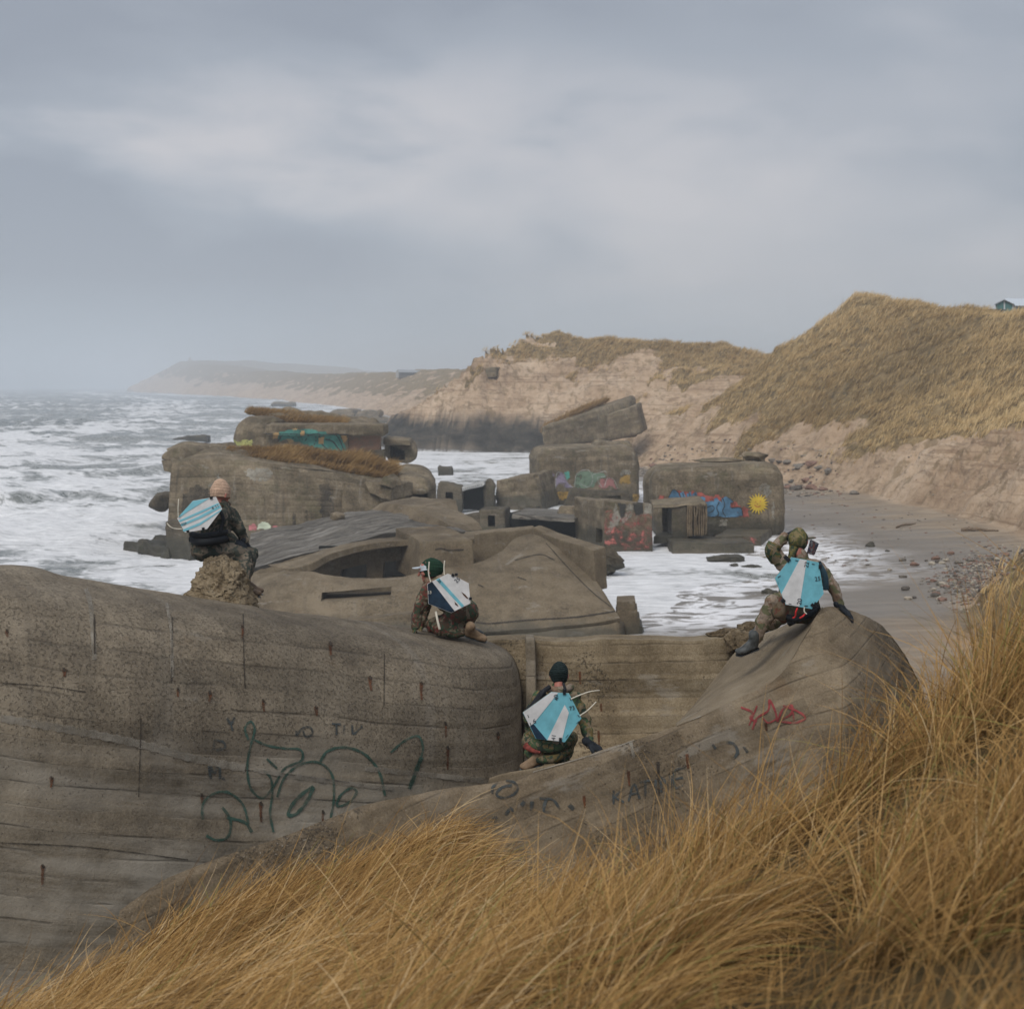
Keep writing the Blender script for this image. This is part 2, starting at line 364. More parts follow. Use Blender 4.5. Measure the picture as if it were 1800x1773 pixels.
def concrete(name, dark=(.10, .085, .065), mid=(.185, .16, .125), light=(.29, .26, .215), bw=.16, lines=.6, wetz=None, smooth=False, pits=1.0, scale=1.0, bumpd=.02, moss=0.0, streak=.35, fine=40.0, zone=0.0):
    m = M(name, .9, .2); pos = m.pos(); uv = m.uv()
    dark, mid, light = [(c[0]*1.08, c[1]*1.0, c[2]*.86) for c in (dark, mid, light)]
    wob = m.noise(pos, .5*scale, 3)
    u, v, _ = m.sep(uv)
    v = m.math('ADD', v, m.math('MULTIPLY', wob, .10))
    vb = m.math('DIVIDE', v, bw); bi = m.math('FLOOR', vb); bf = m.math('FRACT', vb)
    ub = m.math('FLOOR', m.math('ADD', m.math('DIVIDE', u, 2.3), m.white(m.comb(bi, 3.1, 7.7))))
    tone = m.white(m.comb(bi, ub, 1.5))
    strength = m.white(m.comb(bi, 9.2, 4.4))
    edge = m.math('MINIMUM', bf, m.math('SUBTRACT', 1.0, bf))
    line = m.math('SUBTRACT', 1.0, m.rng(edge, .0, .10))
    breakup = m.rng(m.noise(m.map(uv, (1.2, 4, 1)), 1.5, 4, .6), .42, .6)
    line = m.math('MULTIPLY', m.math('MULTIPLY', line, m.rng(strength, .25, .9)), breakup)
    big = m.noise(pos, .55*scale, 6, .62, .3); med = m.noise(pos, 3.2*scale, 5, .65); fin = m.noise(pos, fine, 4, .8)
    f = m.math('ADD', m.math('ADD', m.math('MULTIPLY', big, .36), m.math('MULTIPLY', med, .31)), m.math('MULTIPLY', fin, .33))
    col = m.ramp(f, [(.41, dark), (.5, mid), (.59, light)])
    col = m.mix(m.math('MULTIPLY', lines, 1.0), col, m.mix(1.0, col, m.ramp(tone, [(0, .74), (.5, .98), (1, 1.22)]), 'MULTIPLY'))
    col = m.mix(m.math('MULTIPLY', line, .62*lines), col, (.05, .042, .034))
    # downward streaks of damp
    st = m.noise(m.map(uv, (2.2, .16, 1)), 1.6, 5, .6)
    col = m.mix(m.rng(st, .54, .72, 0.0, streak), col, (.062, .056, .048))
    st2 = m.noise(m.map(uv, (1.3, .22, 1), loc=(4, 8, 0)), 2.0, 5, .6)
    col = m.mix(m.rng(st2, .57, .75, 0.0, streak*.75), col, (.36, .335, .29))
    # scraped pale plaster patches and ferruginous bloom
    pt = m.noise(m.map(uv, (.5, 1.6, 1), loc=(2, 5, 0)), 1.1, 6, .65)
    col = m.mix(m.rng(pt, .60, .66, 0.0, .30), col, (.34, .32, .28))
    rs = m.noise(pos, 1.7, 5, .65)
    col = m.mix(m.rng(rs, .60, .74, 0.0, .35), col, (.17, .105, .055))
    if moss:
        ms = m.noise(pos, 1.1, 5, .6); col = m.mix(m.rng(ms, .5, .68, 0.0, moss), col, (.085, .088, .035))
    if pits:
        k_ = 1.0 if scale > .5 else .3
        pn = m.noise(pos, 38*k_, 3, .6); region = m.rng(m.noise(pos, .9*scale, 5, .6), .44, .62)
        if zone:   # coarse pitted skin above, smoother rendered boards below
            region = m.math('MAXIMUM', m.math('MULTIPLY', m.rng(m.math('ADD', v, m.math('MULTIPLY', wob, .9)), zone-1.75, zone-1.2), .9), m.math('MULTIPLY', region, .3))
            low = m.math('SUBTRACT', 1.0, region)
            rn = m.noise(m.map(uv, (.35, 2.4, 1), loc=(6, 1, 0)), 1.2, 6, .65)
            col = m.mix(m.math('MULTIPLY', low, m.rng(rn, .40, .58, .05, .85)), col, m.ramp(m.noise(pos, 1.3, 6, .7), [(.35, (.19, .168, .132)), (.6, (.33, .298, .245))]))  # lower boards also lightened to offset the shade from the dune in front
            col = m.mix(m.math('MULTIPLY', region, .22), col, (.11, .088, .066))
        pthr = m.math('SUBTRACT', .70, m.math('MULTIPLY', region, .15)); pit0 = m.rng(m.math('SUBTRACT', pn, pthr), -.01, .05)
        pit = m.math('SUBTRACT', 1.0, pit0)
        col = m.mix(m.math('MULTIPLY', pit0, .6*pits), col, (.045, .038, .030))
        sn = m.noise(m.map(pos, (1, 1, 1), loc=(5, 2, 8)), 52*k_, 3, .6); spk = m.rng(m.math('SUBTRACT', sn, m.math('SUBTRACT', .70, m.math('MULTIPLY', region, .07))), -.01, .05)
        col = m.mix(m.math('MULTIPLY', spk, .5*pits), col, (.40, .355, .29))
    rough = .9
    if wetz is not None:
        z = m.sep(pos)[2]; zz = m.math('ADD', z, m.math('MULTIPLY', m.math('SUBTRACT', m.noise(pos, .8, 4), .5), 1.2))
        wet = m.rng(zz, wetz*.45, wetz, 1.0, 0.0)
        col = m.mix(m.math('MULTIPLY', wet, .62), col, (.032, .034, .026)); rough = m.rng(wet, 0, 1, .9, .55)
    h = m.math('ADD', m.math('MULTIPLY', fin, .35), m.math('MULTIPLY', med, .8))
    h = m.math('SUBTRACT', h, m.math('MULTIPLY', line, .5*lines))
    h = m.math('ADD', h, m.math('MULTIPLY', tone, .25*lines))
    if pits: h = m.math('ADD', h, m.math('MULTIPLY', pit, .45))
    return m.done(col, rough, m.bump(h, bumpd, .8))

def plain(name, col, rough=.8, spec=.3, var=.25, scale=8.0, bump=.004):
    m = M(name, rough, spec); n = m.noise(m.pos(), scale, 5, .6)
    c0 = tuple(x*(1-var) for x in col); c1 = tuple(min(1, x*(1+var)) for x in col)
    return m.done(m.ramp(n, [(.35, c0), (.65, c1)]), rough, m.bump(n, bump, .5))
# ------------------------------------------------------------------ coast: heights of beach, dunes, cliffs
#        x      y     H     W    step  bt   gs    sandy
TOE = [(14.5,   5,   6.0, 10.0, 0.3, 0.9, 0.10, 0.2),
       (14.5,  30,   6.0, 10.0, 0.3, 0.9, 0.10, 0.2),
       (14.2,  44,   7.5, 10.0, 1.6, 0.8, 0.00, 0.3),
       (15.8,  52,   9.0, 11.0, 2.0, 0.6, 0.02, 0.4),
       (18.2,  57.5, 9.5, 13.0, 1.8, 0.6, 0.06, 0.6),
       (24.0,  64,  10.5, 16.0, 1.0, 0.62, 0.55, 0.8),
       (27.5,  74,  11.0, 18.0, 1.4, 0.68, 0.62, 1.0),
       (28.6,  90,  11.0, 20.0, 2.2, 0.8, 0.47, 1.0),
       (28.0, 103,  12.6, 21.0, 2.0, 0.8, 0.34, 1.0),
       (26.2, 117,  13.4, 21.0, 1.2, 0.8, 0.22, 0.6),
       (23.0, 130,  15.6, 21.0, 0.6, 0.7, 0.16, 0.4),
       (18.4, 143,  17.8, 21.0, 0.5, 0.6, 0.20, 0.4),
       (13.6, 155,  18.6, 24.0, 0.4, 0.5, 0.25, 0.5),
       (10.5, 172,  13.2, 25.0, 0.4, 0.4, 0.60, 0.9),
       (7.5,  188,  11.8, 32.0, 1.5, 0.2, 0.74, 1.0),
       (3.0,  198,  15.6, 25.0, 4.2, -.1, 0.72, 1.0),
       (-8.0, 201,  17.6, 20.0, 4.6, -.1, 0.74, 1.0),
       (-16.0, 206, 15.6, 22.0, 4.6, -.1, 0.80, 1.0),
       (-20.0, 220, 12.8, 32.0, 4.2, -.1, 0.82, 1.0),
       (-22.5, 245, 11.5, 38.0, 3.2, -.1, 0.80, 1.0),
       (-24.5, 285, 12.0, 38.0, 2.0,  .2, 0.60, 1.0),
       (-26.0, 340, 13.0, 36.0, 1.0,  .7, 0.40, 0.9),
       (-36.0, 430, 14.5, 34.0, 1.0,  .4, 0.34, 0.9),
       (-73.0, 632, 15.5, 34.0, 1.5,  .1, 0.30, 0.9),
       (-133., 867, 16.4, 40.0, 2.0,  .0, 0.34, 0.9),
       (-237., 1231, 19.5, 50.0, 3.0, .0, 0.42, 0.9),
       (-420., 1750, 30.0, 70.0, 3.0, .0, 0.50, 0.9),
       (-585., 2250, 48.0, 90., 6.0, .0, 0.50, 1.0),
       (-610., 2600, 50.0, 120., 6.0, .0, 0.60, 1.0),
       (-300., 4200, 30.0, 160., 4.0, .0, 0.60, 1.0)]
_T = catmull(np.array(TOE)[:, :, None].repeat(3, 2)[..., :], 220)[..., 0] if False else None
def _dense_toe():
    A = np.array(TOE); t = np.concatenate(([0], np.cumsum(np.linalg.norm(np.diff(A[:, :2], axis=0), axis=1))))
    out = []
    for i in range(len(A)-1):
        n = 6
        for k in range(n):
            u = k/n; a = A[max(i-1, 0)]; b = A[i]; c = A[i+1]; d = A[min(i+2, len(A)-1)]
            hb = t[i+1]-t[i]; m1 = (c-a)/(t[i+1]-t[max(i-1, 0)])*hb; m2 = (d-b)/(t[min(i+2, len(A)-1)]-t[i])*hb
            out.append((2*u**3-3*u**2+1)*b+(u**3-2*u**2+u)*m1+(-2*u**3+3*u**2)*c+(u**3-u**2)*m2)
    out.append(A[-1]); return np.array(out)
TOE_D = _dense_toe(); TOE_LEN = np.concatenate(([0], np.cumsum(np.linalg.norm(np.diff(TOE_D[:, :2], axis=0), axis=1))))
def coast(x, y):
    """signed distance inland from the foot of the dunes, position along it, and the interpolated profile"""
    sh = x.shape; x = x.ravel(); y = y.ravel()
    best = np.full(len(x), 1e18); D = np.zeros(len(x)); S = np.zeros(len(x)); I = np.zeros(len(x), int); U = np.zeros(len(x))
    for i in range(len(TOE_D)-1):
        ax, ay = TOE_D[i, 0], TOE_D[i, 1]; bx, by = TOE_D[i+1, 0]-ax, TOE_D[i+1, 1]-ay; l2 = bx*bx+by*by
        u = np.clip(((x-ax)*bx+(y-ay)*by)/l2, 0, 1); qx = x-ax-u*bx; qy = y-ay-u*by; d2 = qx*qx+qy*qy
        k = d2 < best
        sg = np.where(qx*by-qy*bx >= 0, 1.0, -1.0)
        best = np.where(k, d2, best); D = np.where(k, sg*np.sqrt(d2), D); I = np.where(k, i, I); U = np.where(k, u, U)
    S = TOE_LEN[I]+U*(TOE_LEN[I+1]-TOE_LEN[I]); A = TOE_D[I]*(1-U)[:, None]+TOE_D[I+1]*U[:, None]
    return D.reshape(sh), S.reshape(sh), A.reshape(sh+(TOE_D.shape[1],))
def terrain(x, y):
    x = np.asarray(x, float); y = np.asarray(y, float)
    D, S, A = coast(x, y); H, W, step, bt, gs, sandy = [A[..., i] for i in range(2, 8)]
    far = sstep(300, 1200, y)
    D = D + (1-far)*(1.2*fbm(p3(x, y), .09, 3, seed=1)+.35*fbm(p3(x, y), .5, 3, seed=2))*sstep(-8, 2, D) + far*12*fbm(p3(x, y), .01, 4, seed=3)
    t = D/W
    beach = bt+np.minimum(D, 0)*.048+.05*fbm(p3(x, y*.6), .35, 4, seed=4)
    beach = np.maximum(beach, -1.5)
    g = np.clip(t, 0, 1); g = g**1.05; g = g*(1-.18*sstep(.75, 1.05, t)*0)
    crest = 1-far*.62*sstep(1.3, 3.2, t)-.24*sstep(1.0, 1.7, t)*(1-far)*(1-sstep(180, 200, y))-.30*sstep(1.1, 1.55, t)*sstep(180, 200, y)*(1-far)
    Dn = D+1.0*fbm(p3(x, y), .22, 3, seed=18)*sstep(2.2, 3.6, step)*(y < 290)
    stp = step*(.45*sstep(-.2, .9+.4*far*8, Dn)+.55*sstep(.8, 3.2+.4*far*8, Dn)) if True else 0
    up = (H-bt-step)*g*crest
    # round the lip
    up = np.where(t > .8, up-(H*.03)*sstep(.8, 1, t)*(1-sstep(1, 1.25, t)), up)
    z = beach+np.where(D > -.2, stp+up, 0)
    inl = sstep(0, 3, D)
    # erosion gullies in bare sand, hummocks in grass
    gul = np.abs(fbm(p3(S*.55, D*.09, 0), 1.0, 4, seed=7)); gul2 = fbm(p3(S*.9+D*.4, D*.25), 1.0, 4, seed=8)
    bare = np.clip(sandy*(1-sstep(gs-.08, gs+.12, t)), 0, 1)
    wetzone = sstep(2.2, 3.6, step)*(1-sstep(2.5, 6, D))*(y < 290)
    z = z + inl*bare*(1-.85*wetzone)*(1.3*gul-.45+.35*gul2)*np.minimum(H, 16)/15*(1-.6*far)
    z = z + inl*(.75*fbm(p3(x, y), .085, 4, seed=9)+.38*fbm(p3(x, y), .42, 4, seed=10))*(1+.25*sstep(.6, 1, t))
    z = z + far*inl*4.0*fbm(p3(x, y), .006, 4, seed=19)*sstep(.7, 1.2, t)
    # small terraces / slumps in the bare slope
    ter = fbm(p3(x, y), .16, 3, seed=11); lev = z/1.1+ter*1.5
    z = z + bare*inl*.32*(sstep(.35, .65, lev-np.floor(lev))-.5)*1.4
    n = fbm(p3(x, y), .11, 5, seed=12)
    n2 = fbm(p3(S*.5, D*.12), .6, 5, seed=13)
    grass = sstep(gs-.06, gs+.08, t+.16*n+.10*n2)
    # isolated tussocks lower down, bare blowouts higher up
    grass = np.maximum(grass, sstep(.30, .44, n+.3*n2)*sstep(.15, .35, t)*.9)
    blow = sstep(.30, .5, fbm(p3(S*.10, D*.22), 1.0, 4, seed=14))*sandy*(y > 170)*(t < .95)
    # diagonal bare streaks near the right margin
    str_ = sstep(.05, .35, fbm(p3((x+ (z-5)*.3)*.16, y*.5), 1.0, 4, seed=15))*(1-sstep(85, 112, y))*(1-sstep(.72, .98, t))*(y > 56)
    grass = grass*(1-blow)*(1-.85*str_)
    wetc = (1-sstep(3.6, 5.2, z+.9*fbm(p3(x, y), .25, 3, seed=16)))*sstep(2.2, 3.6, step)*(D > -1)*(y < 290)
    grass = grass*(1-wetc)
    return z, D, S, t, grass, wetc, sandy

def sand_material():
    m = M('dune_sand_and_turf', .95, .12); pos = m.pos()
    gr = m.attr('grass'); wet = m.attr('wet'); dd = m.attr('inland')
    x, y, z = m.sep(pos)
    big = m.noise(pos, .12, 5, .6); med = m.noise(pos, 1.1, 6, .65); fine = m.noise(pos, 9, 4, .7)
    f = m.math('ADD', m.math('MULTIPLY', big, .5), m.math('ADD', m.math('MULTIPLY', med, .35), m.math('MULTIPLY', fine, .15)))
    sand = m.ramp(f, [(.36, (.30, .205, .13)), (.5, (.46, .335, .225)), (.62, (.58, .45, .325))])
    # layers in the cut sand
    lay = m.noise(m.comb(m.math('MULTIPLY', x, .05), m.math('MULTIPLY', y, .05), m.math('MULTIPLY', z, 2.6)), 1.0, 5, .7)
    sand = m.mix(m.rng(lay, .53, .66, 0.0, .6), sand, (.21, .135, .08))
    # blown grass litter
    lit = m.noise(m.map(pos, (1, 1, .4)), .75, 6, .7)
    sand = m.mix(m.rng(lit, .52, .62, 0.0, .65), sand, (.20, .145, .08))
    slump = m.noise(m.map(pos, (.35, .35, 1.4), rot=(0, 0, .5)), 1.0, 7, .72, 1.2)
    sand = m.mix(m.rng(slump, .54, .62, 0.0, .6), sand, (.19, .13, .082))
    turf = m.ramp(m.noise(pos, .8, 6, .7), [(.35, (.11, .084, .045)), (.5, (.21, .15, .075)), (.66, (.33, .24, .125))])
    g2 = m.rng(m.math('ADD', gr, m.math('MULTIPLY', m.math('SUBTRACT', med, .5), .9)), .38, .6)
    col = m.mix(g2, sand, turf)
    wd = m.ramp(m.noise(m.comb(m.math('MULTIPLY', x, .35), m.math('MULTIPLY', y, .3), m.math('MULTIPLY', z, .9)), 1.2, 6, .7), [(.35, (.03, .028, .024)), (.55, (.062, .056, .046)), (.7, (.12, .10, .075))])
    col = m.mix(wet, col, wd)
    # beach: dry above, wet and dark towards the water
    zn = m.math('ADD', z, m.math('MULTIPLY', m.math('SUBTRACT', m.noise(m.map(pos, (.08, .22, 0)), 1.0, 5, .55), .5), .75))
    bw = m.rng(zn, .36, .80, 1.0, 0.0)
    bsand = m.ramp(m.noise(m.map(pos, (.5, 1.6, 1)), .9, 6, .65), [(.32, (.19, .15, .108)), (.5, (.28, .22, .158)), (.68, (.36, .29, .21))])
    bsand = m.mix(m.rng(m.noise(m.map(pos, (.25, 1.2, 1), loc=(3, 3, 0)), 1.2, 6, .65), .58, .68, 0.0, .6), bsand, (.10, .085, .066))
    bwet = m.ramp(m.noise(m.map(pos, (.25, 1.1, 1)), .6, 5, .6), [(.35, (.12, .102, .08)), (.65, (.20, .168, .13))])
    bs = m.mix(bw, bsand, bwet)
    # lace of foam left by the last wave
    zf = m.math('ADD', z, m.math('MULTIPLY', m.math('SUBTRACT', m.noise(m.map(pos, (.10, .10, 0), loc=(9, 2, 0)), 1.0, 3, .5), .5), .55))
    lace = m.noise(m.map(pos, (.75, .95, 1)), .8, 8, .70, .9)
    fo = m.math('MULTIPLY', m.rng(zf, .04, .42, 1.0, 0.0), m.rng(lace, .43, .54))
    lip = m.math('MULTIPLY', m.rng(m.math('ABSOLUTE', m.math('SUBTRACT', zf, .10)), .0, .03, 1.0, 0.0), .9)
    fo = m.math('MAXIMUM', fo, m.math('MULTIPLY', lip, m.rng(lace, .36, .5)), clamp=True)
    bs = m.mix(fo, bs, (.80, .80, .81))
    isb = m.rng(dd, -1.2, .4, 1.0, 0.0)
    col = m.mix(isb, col, bs)
    rough = m.math('SUBTRACT', .95, m.math('MULTIPLY', m.math('MULTIPLY', bw, isb), .62))
    rough = m.math('MAXIMUM', rough, m.math('MULTIPLY', fo, .9))
    bd = m.math('ADD', m.math('MULTIPLY', m.noise(pos, .7, 8, .72), 1.0), m.math('MULTIPLY', m.noise(pos, 4, 5, .7), .25))
    bd = m.math('MULTIPLY', bd, m.math('SUBTRACT', 1.0, m.math('MULTIPLY', isb, .90)))
    sp = m.math('ADD', .12, m.math('MULTIPLY', m.math('MULTIPLY', bw, isb), .4))
    return m.done(col, rough, m.bump(bd, .5, .75), **{'Specular IOR Level': sp})
def build_land():
    rows = np.concatenate((np.geomspace(14, 44, 30, endpoint=False), np.geomspace(44, 84, 90, endpoint=False), np.geomspace(84, 262, 330, endpoint=False),
                           np.geomspace(262, 1500, 130, endpoint=False), np.geomspace(1500, 5200, 60)))
    tn = np.concatenate((np.linspace(-.75, -.36, 24, endpoint=False), np.linspace(-.36, .40, 470), np.linspace(.41, .9, 30)))
    Y, T = np.meshgrid(rows, tn, indexing='ij'); X = T*Y
    z, D, S, t, grass, wet, sandy = terrain(X, Y)
    z = np.where(Y > 3000, np.minimum(z, 30), z)
    V = np.stack((X, Y, z), -1).reshape(-1, 3); F = grid_faces(len(rows), len(tn))
    # drop the deep sea bed far from shore
    keep = (V[F][:, :, 2].max(1) > -1.45); F = F[keep]
    me = fast_mesh('beach_and_dunes', V, F, np.full(len(F), 4), attrs={'grass': grass.ravel(), 'wet': wet.ravel(), 'inland': D.ravel()})
    o = link('beach_and_dunes', me, MAT_SAND, origin=(0, 0, 0)); tag(o, kind='structure'); return o

# ------------------------------------------------------------------ sea
def water_material():
    m = M('churned_sea', .22, .5); pos = m.pos(); f = m.attr('foam'); x, y, z = m.sep(pos)
    # foam strings lie along the wave crests
    rot = m.map(pos, (1, 1, 1), rot=(0, 0, math.radians(22)))
    a = m.noise(m.map(rot, (.24, .24, 0)), 1.0, 9, .68, 1.3)
    b = m.noise(m.map(rot, (.85, .75, 0), loc=(4, 4, 0)), 1.0, 7, .7, 1.0)
    c = m.noise(m.map(pos, (.09, .075, 0)), 1.0, 5, .6, 1.2)
    n = m.math('ADD', m.math('ADD', m.math('MULTIPLY', a, .40), m.math('MULTIPLY', b, .24)), m.math('MULTIPLY', c, .36))
    thr = m.math('SUBTRACT', .660, m.math('MULTIPLY', f, .25))
    fo = m.rng(m.math('SUBTRACT', n, thr), -.035, .05)
    web = m.rng(m.math('ABSOLUTE', m.math('SUBTRACT', b, .5)), .0, .05, 1.0, 0.0)
    fo = m.math('MAXIMUM', fo, m.math('MULTIPLY', m.math('MULTIPLY', web, f), .6), clamp=True)
    wcol = m.ramp(m.noise(m.map(pos, (.05, .09, 0)), 1.0, 4), [(.35, (.13, .145, .135)), (.65, (.20, .20, .175))])
    fcol = m.ramp(m.noise(m.map(pos, (.6, 1.6, 0)), 1.2, 6, .7), [(.3, (.46, .47, .475)), (.5, (.68, .685, .69)), (.66, (.84, .845, .85))])
    col = m.mix(fo, wcol, fcol)
    rough = m.math('ADD', .25, m.math('MULTIPLY', fo, .6))
    h = m.math('ADD', m.math('MULTIPLY', m.noise(m.map(rot, (.8, .8, 0)), 1.0, 7, .65, .5), .8), m.math('MULTIPLY', fo, .14))
    return m.done(col, rough, m.bump(h, .34, .7))
def sea_height(X, Y, D):
    off = -D-14                                                 # metres out from the waterline
    amp = sstep(0, 26, off)*(.35+.65*sstep(10, 70, off)); amp = amp*(1-.3*sstep(500, 2500, Y))
    w = fbm(p3(X, Y), .03, 3, seed=21)
    h = 0; steep = 0
    for lam, a, ang, sd in ((23, .46, 62, 1), (13.5, .30, 50, 2), (8.0, .17, 74, 3), (4.6, .09, 40, 4)):
        dx, dy = math.sin(math.radians(ang)), -math.cos(math.radians(ang))
        ph = (X*dx+Y*dy)/lam*2*math.pi+w*3.5+1.9*fbm(p3(X, Y), 1.0/lam*.7, 2, seed=20+sd)
        s = (np.sin(ph)+1)/2; k = .55+.75*np.clip(fbm(p3(X, Y), .35/lam, 2, seed=30+sd)+.3, 0, 1)
        h = h+a*k*(s**2.2*2-1); steep = steep+a*k*np.cos(ph)*s
    h = h + .14*fbm(p3(X, Y), .5, 4, seed=26) + .07*fbm(p3(X, Y), 1.6, 3, seed=27)
    return h*amp+.025*fbm(p3(X, Y), .6, 3, seed=28), steep*amp, off
def build_sea():
    rows = np.concatenate((np.geomspace(14, 44, 24, endpoint=False), np.geomspace(44, 260, 430, endpoint=False), np.geomspace(260, 1200, 120, endpoint=False), np.geomspace(1200, 14000, 60)))
    tn = np.concatenate((np.linspace(-1.0, -.37, 30, endpoint=False), np.linspace(-.37, .25, 360), np.linspace(.27, .9, 12)))
    Y, T = np.meshgrid(rows, tn, indexing='ij'); X = T*Y
    D, S, A = coast(X, Y); h, st, off = sea_height(X, Y, D)
    foam = .53+.24*(1-sstep(60, 420, Y))+.30*np.clip(st*2.2, -1, 1)+.22*fbm(p3(X, Y), .02, 3, seed=33)+.22*fbm(p3(X, Y), .09, 3, seed=35)-.10*sstep(260, 1500, Y)
    foam = foam+.14*sstep(18, 0, off)
    foam = foam+.35*np.exp(-((off-55-10*fbm(p3(X, Y), .02, 2, seed=34))/14)**2)
    for bx_, by_, br_ in ((-12, 79, 11), (-20, 83, 5), (0, 55, 8), (7, 80, 6), (10, 82, 6), (-1, 86, 8), (3, 111, 8), (-14, 104, 10)):
        foam = foam+.14*np.exp(-np.clip(np.hypot(X-bx_, Y-by_)-br_, 0, 99)/3.0)
    V = np.stack((X, Y, h), -1).reshape(-1, 3); F = grid_faces(len(rows), len(tn))
    me = fast_mesh('sea', V, F, np.full(len(F), 4), attrs={'foam': np.clip(foam, 0, 1.3).ravel()})
    return tag(link('sea', me, MAT_WATER, origin=(0, 0, 0)), kind='structure')

# ------------------------------------------------------------------ grass
def grass_material(name, stops, foot=.3):
    m = M(name, .75, .18); u, v, _ = m.sep(m.uv())
    col = m.ramp(u, stops)
    m.b.inputs['Transmission Weight'].default_value = 0
    col = m.mix(m.rng(v, 0, .35, foot, 0.0), col, (.055, .045, .02))       # blade feet darkened: shade between the tussocks put into the colour
    tr = m.N('ShaderNodeBsdfTranslucent'); m.L(col, tr.inputs[0]); ms = m.N('ShaderNodeMixShader'); ms.inputs[0].default_value = .28
    m.L(col, m.b.inputs['Base Color']); m.L(m.b.outputs[0], ms.inputs[1]); m.L(tr.outputs[0], ms.inputs[2]); m.L(ms.outputs[0], m.out.inputs[0])
    return m.m
def blades(base, Ln, head, a0, a1, width, segs, hue, rg, roll=None, twist=0.0):
    """base (N,3); head: heading angle in the xy plane; a0,a1: lean from vertical at root and tip"""
    N = len(base); s = np.linspace(0, 1, segs+1)
    ang = a0[:, None]+(a1-a0)[:, None]*(s[None, :]**.8)
    hd = head[:, None]+twist*(s[None, :]-.0)*rg.normal(0, 1, N)[:, None]
    hx, hy = np.cos(hd), np.sin(hd)
    dirs = np.stack((hx*np.sin(ang), hy*np.sin(ang), np.cos(ang)), -1)
    step = (Ln/segs)[:, None, None]*dirs
    pts = base[:, None, :]+np.concatenate((np.zeros((N, 1, 3)), np.cumsum(step[:, :-1], 1)), 1)
    side = np.stack((-hy, hx, np.zeros_like(hx)), -1)
    if roll is None: roll = rg.uniform(-1.0, 1.0, N)
    up = np.cross(side, dirs); r = roll[:, None, None]
    side = side*np.cos(r)+up*np.sin(r)
    w = (width[:, None]*(1-s[None, :]**1.6*.85)/2)[..., None]
    Lp = pts-side*w; Rp = pts+side*w
    V = np.empty((N, 2*segs+1, 3)); V[:, 0:2*segs:2] = Lp[:, :-1]; V[:, 1:2*segs:2] = Rp[:, :-1]; V[:, -1] = pts[:, -1]
    k = 2*segs+1; fo = []; lt = []
    for i in range(segs-1): fo += [2*i, 2*i+1, 2*i+3, 2*i+2]; lt.append(4)
    fo += [2*segs-2, 2*segs-1, 2*segs]; lt.append(3)
    F = (np.array(fo)[None, :]+(np.arange(N)*k)[:, None]).ravel(); T = np.tile(lt, N)
    uv = np.zeros((N, k, 2)); uv[..., 0] = hue[:, None]; uv[:, 0:2*segs:2, 1] = s[:-1]; uv[:, 1:2*segs:2, 1] = s[:-1]; uv[:, -1, 1] = 1
    return V.reshape(-1, 3), F, T, uv.reshape(-1, 2)
def blade_object(name, args, mat, parent=None, origin=(0, 0, 0)):
    V, F, T, uv = blades(*args)
    return link(name, fast_mesh(name, V, F, T, uv=uv), mat, parent, origin=None if parent is not None else origin)

def build_dune_grass():
    rg = np.random.default_rng(5)
    n = 170000; tn = rg.uniform(-.06, .40, n); y = np.sqrt(rg.uniform(0, 1, n))*220+44; x = tn*y
    z, D, S, t, g, wet, sandy = terrain(x, y)
    k = (rg.uniform(0, 1, n) < g*np.clip(1.3-.25*(y < 75), 0, 1)) & (D > .2) & (t < 1.6) & (z > 1.0)
    x, y, z, t, g = x[k], y[k], z[k], t[k], g[k]; print('dune tufts', len(x))
    if len(x) > 36000:
        s_ = rg.permutation(len(x))[:36000]; x, y, z, t, g = x[s_], y[s_], z[s_], t[s_], g[s_]
    nb = 7; N = len(x)*nb
    clump = fbm(p3(x, y), .3, 3, seed=41)
    base = np.repeat(np.stack((x, y, z-.06), -1), nb, 0)+rg.normal(0, .13, (N, 3))*np.array((1, 1, .1))
    size = np.repeat(np.clip(.75+.35*clump+rg.normal(0, .12, len(x)), .35, 1.3), nb)
    Ln = size*rg.uniform(.65, 1.15, N)
    head = math.radians(8)+rg.normal(0, .42, N)+np.repeat(.5*fbm(p3(x, y), .08, 2, seed=42), nb)
    a0 = rg.uniform(.1, .7, N); a1 = a0+rg.uniform(.3, .9, N)
    hue = np.clip(np.repeat(.5+.32*fbm(p3(x, y), .07, 4, seed=43)+rg.normal(0, .09, len(x)), nb)+rg.normal(0, .13, N), 0, 1)
    o = blade_object('dune_grass', (base, Ln, head, a0, a1, np.full(N, .055), 3, hue, rg), MAT_DGRASS)
    tag(o, 'windswept straw coloured marram grass covering the slopes of the far dunes', 'grass', kind='stuff')

